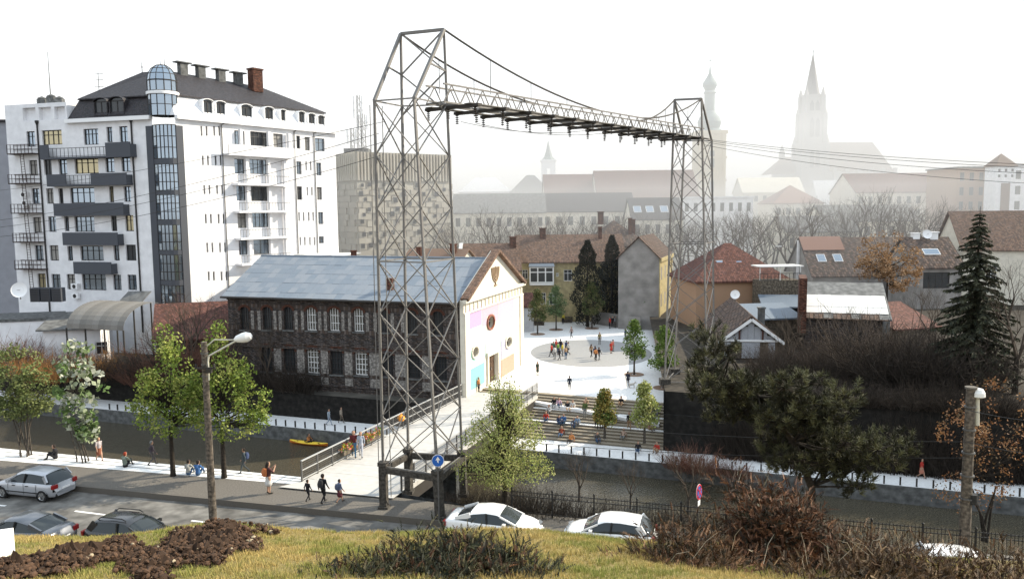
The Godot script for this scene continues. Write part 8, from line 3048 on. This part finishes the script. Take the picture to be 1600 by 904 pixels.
func build_people() -> void:
	var BLACK := Color(0.018, 0.018, 0.02)
	var NAVY := Color(0.03, 0.05, 0.12)
	var BLUE := Color(0.06, 0.16, 0.38)
	var JEANS := Color(0.06, 0.12, 0.22)
	var WHITE := Color(0.65, 0.64, 0.62)
	var GREY := Color(0.22, 0.23, 0.23)
	var RED := Color(0.5, 0.05, 0.035)
	var ORANGE := Color(0.6, 0.24, 0.08)
	var YELLOW := Color(0.62, 0.5, 0.06)
	var TAN := Color(0.42, 0.28, 0.17)
	var BURG := Color(0.12, 0.02, 0.025)
	var PINK := Color(0.6, 0.4, 0.48)
	var GREEN := Color(0.2, 0.34, 0.06)
	# street and riverside path
	person("person in a black coat sitting on the white path edge beside bamboo tree", G(86, 716, 0.02), 1.6, -1.2, {pose = "sit", top = BLACK, bottom = BLACK})
	person("person in a pale top and brown skirt strolling the white path", G(155, 720, 0.02), 1.42, 0.9, {pose = "walk", top = Color(0.5, 0.45, 0.46), bottom = Color(0.25, 0.09, 0.05), skirt = true, long = true})
	person("red haired person in a grey green shirt sitting on the path edge", G(195, 729, 0.02), 1.6, 2.9, {pose = "sit", top = Color(0.2, 0.24, 0.2), bottom = BLACK, hair = Color(0.3, 0.05, 0.02)})
	person("person in a dark suit walking on the white path", G(238, 727, 0.02), 1.45, 2.2, {pose = "walk", top = Color(0.06, 0.05, 0.06), bottom = Color(0.09, 0.08, 0.08), hair = GREY})
	person("person in a pale grey vest sitting beside the one in blue", G(294, 741, 0.02), 1.55, 3.1, {pose = "sit", top = Color(0.4, 0.4, 0.38), bottom = JEANS})
	person("person in a blue shirt sitting on the path beside green tree trunk", G(309, 742, 0.02), 1.55, 3.0, {pose = "sit", top = BLUE, bottom = JEANS})
	person("person with a dark backpack striding along the white path", G(382, 739, 0.02), 1.42, -1.4, {pose = "walk", top = Color(0.07, 0.09, 0.1), bottom = Color(0.07, 0.08, 0.09), pack = NAVY})
	person("person with long dark hair, white skirt and orange backpack taking a picture", G(420, 771, 0), 1.68, 2.3, {pose = "photo", top = Color(0.1, 0.04, 0.04), bottom = WHITE, skirt = true, long = true, pack = Color(0.42, 0.13, 0.04)}, "", 0.024)
	person("child in black walking on the pavement beside the footbridge apron", G(481, 783, 0), 1.12, 2.6, {pose = "walk", top = BLACK, bottom = BLACK}, "", 0.03)
	person("person in black with a backpack walking between two children", G(505, 786, 0), 1.5, 2.7, {pose = "walk", top = BLACK, bottom = BLACK, pack = BLACK}, "", 0.024)
	person("child with checked blue shirt and bare legs on the pavement", G(531, 785, 0), 1.2, 2.2, {pose = "walk", top = Color(0.14, 0.17, 0.26), bottom = Color(0.12, 0.03, 0.04), skirt = true, pack = Color(0.08, 0.1, 0.16)}, "", 0.03)
	# bridge, far promenade, kayak
	person("person in a burgundy jacket and jeans walking over the footbridge", G(553, 714, -0.22), 1.62, 0.2, {pose = "walk", top = BURG, bottom = Color(0.08, 0.2, 0.34)}, "", 0.026)
	person("person in pale denim walking beside the burgundy jacket on footbridge", G(564, 714, -0.22), 1.55, 0.1, {pose = "walk", top = Color(0.38, 0.42, 0.5), bottom = Color(0.5, 0.52, 0.58), long = true, hair = Color(0.2, 0.12, 0.06)}, "", 0.026)
	person("person in an orange jacket at the plaza end of footbridge", G(748, 612, -1.45), 1.3, 1.0, {pose = "stand", top = ORANGE, bottom = BLACK})
	person("person in light blue walking on the far promenade below the mill", G(514, 664, -3.8), 1.4, 1.2, {pose = "walk", top = Color(0.4, 0.46, 0.52), bottom = Color(0.3, 0.36, 0.44)})
	person("person in beige walking on the far promenade below the mill", G(533, 661, -3.8), 1.4, 1.3, {pose = "walk", top = Color(0.4, 0.33, 0.26), bottom = Color(0.16, 0.13, 0.1)})
	person("person in red jogging along the far promenade below the dark quay wall", G(1440, 747, -3.8), 1.35, 0.7, {pose = "walk", top = RED, bottom = Color(0.5, 0.2, 0.14), skirt = true})
	kayak(G(482, 694, -5.0), ORANGE, BLACK)
	# plaza
	var pl := "people crossing the white plaza"
	person("person in a dark dress standing on the plaza near the mill gable", G(840, 586, -1.5), 1.32, 0.6, {top = Color(0.04, 0.05, 0.035), bottom = Color(0.05, 0.06, 0.04), skirt = true, long = true})
	person("person in a navy suit walking alone on the plaza towards the steps", G(890, 610, -1.5), 1.32, 3.0, {pose = "walk", top = Color(0.02, 0.03, 0.05), bottom = Color(0.02, 0.025, 0.04)})
	person("person in black top and pale trousers on the plaza below lone tree", G(981, 604, -1.5), 1.42, 2.8, {top = Color(0.03, 0.035, 0.05), bottom = Color(0.03, 0.03, 0.04), shoe = WHITE})
	person("person in striped black and white walking behind the grey disc", G(893, 528, -1.5), 1.42, -1.0, {pose = "walk", top = Color(0.3, 0.22, 0.2), bottom = BLACK})
	person("person in a khaki jacket standing on the far rim of disc", G(937, 538, -1.5), 1.45, 0.2, {top = Color(0.3, 0.24, 0.12), bottom = Color(0.16, 0.15, 0.13)})
	person("person in dark jacket half hidden behind the lone green tree", G(977, 532, -1.5), 1.4, 1.0, {pose = "walk", top = NAVY, bottom = GREY})
	person("person in a red dress standing on the grey disc", G(955, 552, -1.5), 1.35, 0.6, {top = RED, bottom = RED, skirt = true})
	person("person with pink top beside the red dress on grey disc", G(958, 549, -1.5), 1.35, 2.0, {top = Color(0.6, 0.2, 0.16), bottom = GREY})
	var tops := [RED, WHITE, GREEN, BLACK, YELLOW, TAN, NAVY, RED, BLACK, WHITE, Color(0.1, 0.2, 0.16)]
	var k := 0
	rng.seed = 61
	for q in [[862, 557], [867, 561], [872, 554], [874, 563], [879, 556], [884, 561], [885, 551], [869, 550], [876, 549], [888, 555], [865, 553]]:
		person("person in %s top in the crowd standing on the grey disc" % ["red", "white", "green", "black", "yellow", "tan", "navy", "scarlet", "dark", "pale", "teal"][k], G(q[0], q[1], -1.5), rng.randf_range(1.3, 1.5), rng.randf() * TAU, {pose = "walk" if k % 3 == 0 else "stand", top = tops[k], bottom = [BLACK, GREY, JEANS][k % 3]}, "crowd on the grey disc")
		k += 1
	for q in [[924, 558, TAN, "tan"], [930, 561, NAVY, "navy"], [931, 564, ORANGE, "orange"], [936, 563, BLACK, "black"]]:
		person("person in %s walking with the small group on grey disc" % q[3], G(q[0], q[1], -1.5), 1.42, 2.4, {pose = "walk", top = q[2], bottom = BLACK if q[3] != "black" else GREY, long = q[3] == "tan"}, "small group on the disc")
	for q in [[957, 512, BLACK, "black"], [961, 512, GREY, "grey"], [953, 513, RED, "red"], [880, 506, YELLOW, "yellow"], [1020, 511, TAN, "tan"], [1080, 519, RED, "red and black"], [1086, 520, BLACK, "black"], [1092, 520, BURG, "burgundy"]]:
		person("person in %s %s" % [q[3], "standing behind the far gantry tower" if q[0] > 1060 else "standing near the trees at the far plaza edge"], G(q[0], q[1], -1.5), 1.55, rng.randf() * TAU, {top = q[2], bottom = BLACK}, "people at the far plaza edge", 0.045)
	# seating steps
	var gs := "people resting on the seating steps"
	for q in [[866, 634, BLACK, "black", "sit"], [873, 635, PINK, "lilac", "sit"], [887, 640, BLACK, "dark", "lounge"], [895, 639, WHITE, "white", "sit"], [916, 635, TAN, "tan", "sit"], [971, 633, BLACK, "black and white", "sit"], [858, 646, WHITE, "cream", "sit"], [914, 653, Color(0.1, 0.14, 0.04), "olive", "stand"], [873, 663, NAVY, "navy", "sit"], [881, 661, BLUE, "blue", "sit"], [897, 667, Color(0.14, 0.14, 0.16), "charcoal", "sit"], [902, 664, Color(0.25, 0.36, 0.5), "sky blue", "sit"], [932, 670, BLACK, "black", "walk"], [940, 670, YELLOW, "yellow", "stand"], [961, 658, Color(0.25, 0.24, 0.3), "mauve", "sit"], [983, 672, BLACK, "black", "walk"], [1015, 671, Color(0.4, 0.2, 0.2), "rose", "sit"], [877, 680, Color(0.3, 0.06, 0.03), "rust", "lounge"], [892, 690, ORANGE, "orange", "lounge"], [933, 690, Color(0.12, 0.11, 0.11), "dark grey", "sit"], [974, 684, Color(0.5, 0.36, 0.28), "peach", "lounge"], [997, 705, BLACK, "black", "lounge"], [1027, 706, RED, "red", "sit"], [853, 657, RED, "brick red", "sit"], [1026, 648, GREY, "grey", "sit"]]:
		var how: String = {"sit": "sitting", "lounge": "lounging", "stand": "standing", "walk": "walking"}[q[4]]
		var wherex: String = "near the golden tree" if absf(q[0] - 945) < 22 else ("near the quay wall" if q[0] > 965 else "near the footbridge")
		person("person in %s %s on the seating steps %s" % [q[3], how, wherex], on_steps(q[0], q[1]) + (Vector3.UP * 0.01), 1.45, rng.randf_range(-0.6, 0.6), {pose = q[4], top = q[2], bottom = [BLACK, JEANS, GREY, TAN][int(q[0]) % 4], long = int(q[0]) % 3 == 0}, gs)
	# a dog on a lead beside the plaza walker
	var dp := G(987, 606, -1.5)
	var t := thing("dog", "small pale dog standing beside the person below lone tree", "dog", dp)
	var b := B.new()
	b.path([dp + Vector3(-0.2, 0.33, 0), dp + Vector3(0, 0.34, 0), dp + Vector3(0.2, 0.36, 0)], 0.1, 8, 0.11)
	b.path([dp + Vector3(0.2, 0.38, 0), dp + Vector3(0.33, 0.52, 0), dp + Vector3(0.46, 0.48, 0)], 0.07, 7, 0.035)
	for q in [[-0.18, 0.06], [-0.18, -0.06], [0.2, 0.06], [0.2, -0.06]]: b.path([dp + Vector3(q[0], 0.3, q[1]), dp + Vector3(q[0] - 0.03 * signf(-q[0]), 0.16, q[1]), dp + Vector3(q[0] + 0.02, 0.0, q[1])], 0.035, 5, 0.022)
	b.path([dp + Vector3(-0.22, 0.38, 0), dp + Vector3(-0.36, 0.52, 0)], 0.02, 5, 0.01)
	for s in [-0.04, 0.04]: b.tube(dp + Vector3(0.33, 0.56, s), dp + Vector3(0.31, 0.66, s * 1.3), 0.025, 0.008, 5)
	part("body", b, mat("fur", 0.6, 0.55, 0.48, 0.95), t)

func kayak(at: Vector3, orange: Color, _black: Color) -> void:
	var yaw := -0.35
	var q := Basis(Vector3.UP, yaw)
	var t := thing("kayak", "orange and yellow kayak paddling on the brown river", "kayak", at)
	var rings := []
	var deck := []
	for k in 17:
		var f := lerpf(-1.0, 1.0, k / 16.0)
		var w := 0.36 * pow(1.0 - f * f, 0.6) + 0.015
		var sheer := 0.16 + 0.12 * f * f
		rings.append([q * Vector3(f * 1.9, sheer, w) + at, q * Vector3(f * 1.88, 0.04, w * 0.8) + at, q * Vector3(f * 1.8, -0.08 + 0.1 * f * f, 0) + at, q * Vector3(f * 1.88, 0.04, -w * 0.8) + at, q * Vector3(f * 1.9, sheer, -w) + at])
		deck.append([q * Vector3(f * 1.9, sheer, w) + at, q * Vector3(f * 1.9, sheer + 0.09 * (1.0 - absf(f)), w * 0.5) + at, q * Vector3(f * 1.9, sheer + 0.12 * (1.0 - absf(f)), 0) + at, q * Vector3(f * 1.9, sheer + 0.09 * (1.0 - absf(f)), -w * 0.5) + at, q * Vector3(f * 1.9, sheer, -w) + at])
	var b := B.new()
	loft(b, rings)
	part("hull", b, mat("kayak_orange", 0.75, 0.22, 0.04, 0.4), t)
	b = B.new()
	loft(b, deck)
	part("deck", b, mat("kayak_yellow", 0.8, 0.55, 0.06, 0.4), t)
	b = B.new()
	b.lathe([[0.34, 0.28], [0.36, 0.33], [0.3, 0.34]], at, 16)
	part("cockpit_rim", b, mats.black_iron, t)
	person("kayaker in an orange vest paddling the kayak", at + Vector3.UP * 0.12, 1.5, yaw + PI * 0.5, {pose = "paddle", top = orange, bottom = Color(0.03, 0.03, 0.03)})
	var c := at + q * Vector3(0.32, 0.62, 0)
	var d := (q * Vector3(0.25, 0.3, 0.9)).normalized()
	b = B.new()
	b.tube(c - d * 1.0, c + d * 1.0, 0.018, 0.018, 6)
	for s in [-1.0, 1.0]: b.hex(c + d * s * 1.12, d * 0.2, q * Vector3(0.09, 0, 0), Vector3.UP * 0.012)
	solo("paddle", b, mats.black_iron, "black double bladed paddle held by the kayaker", "paddle", "", c)
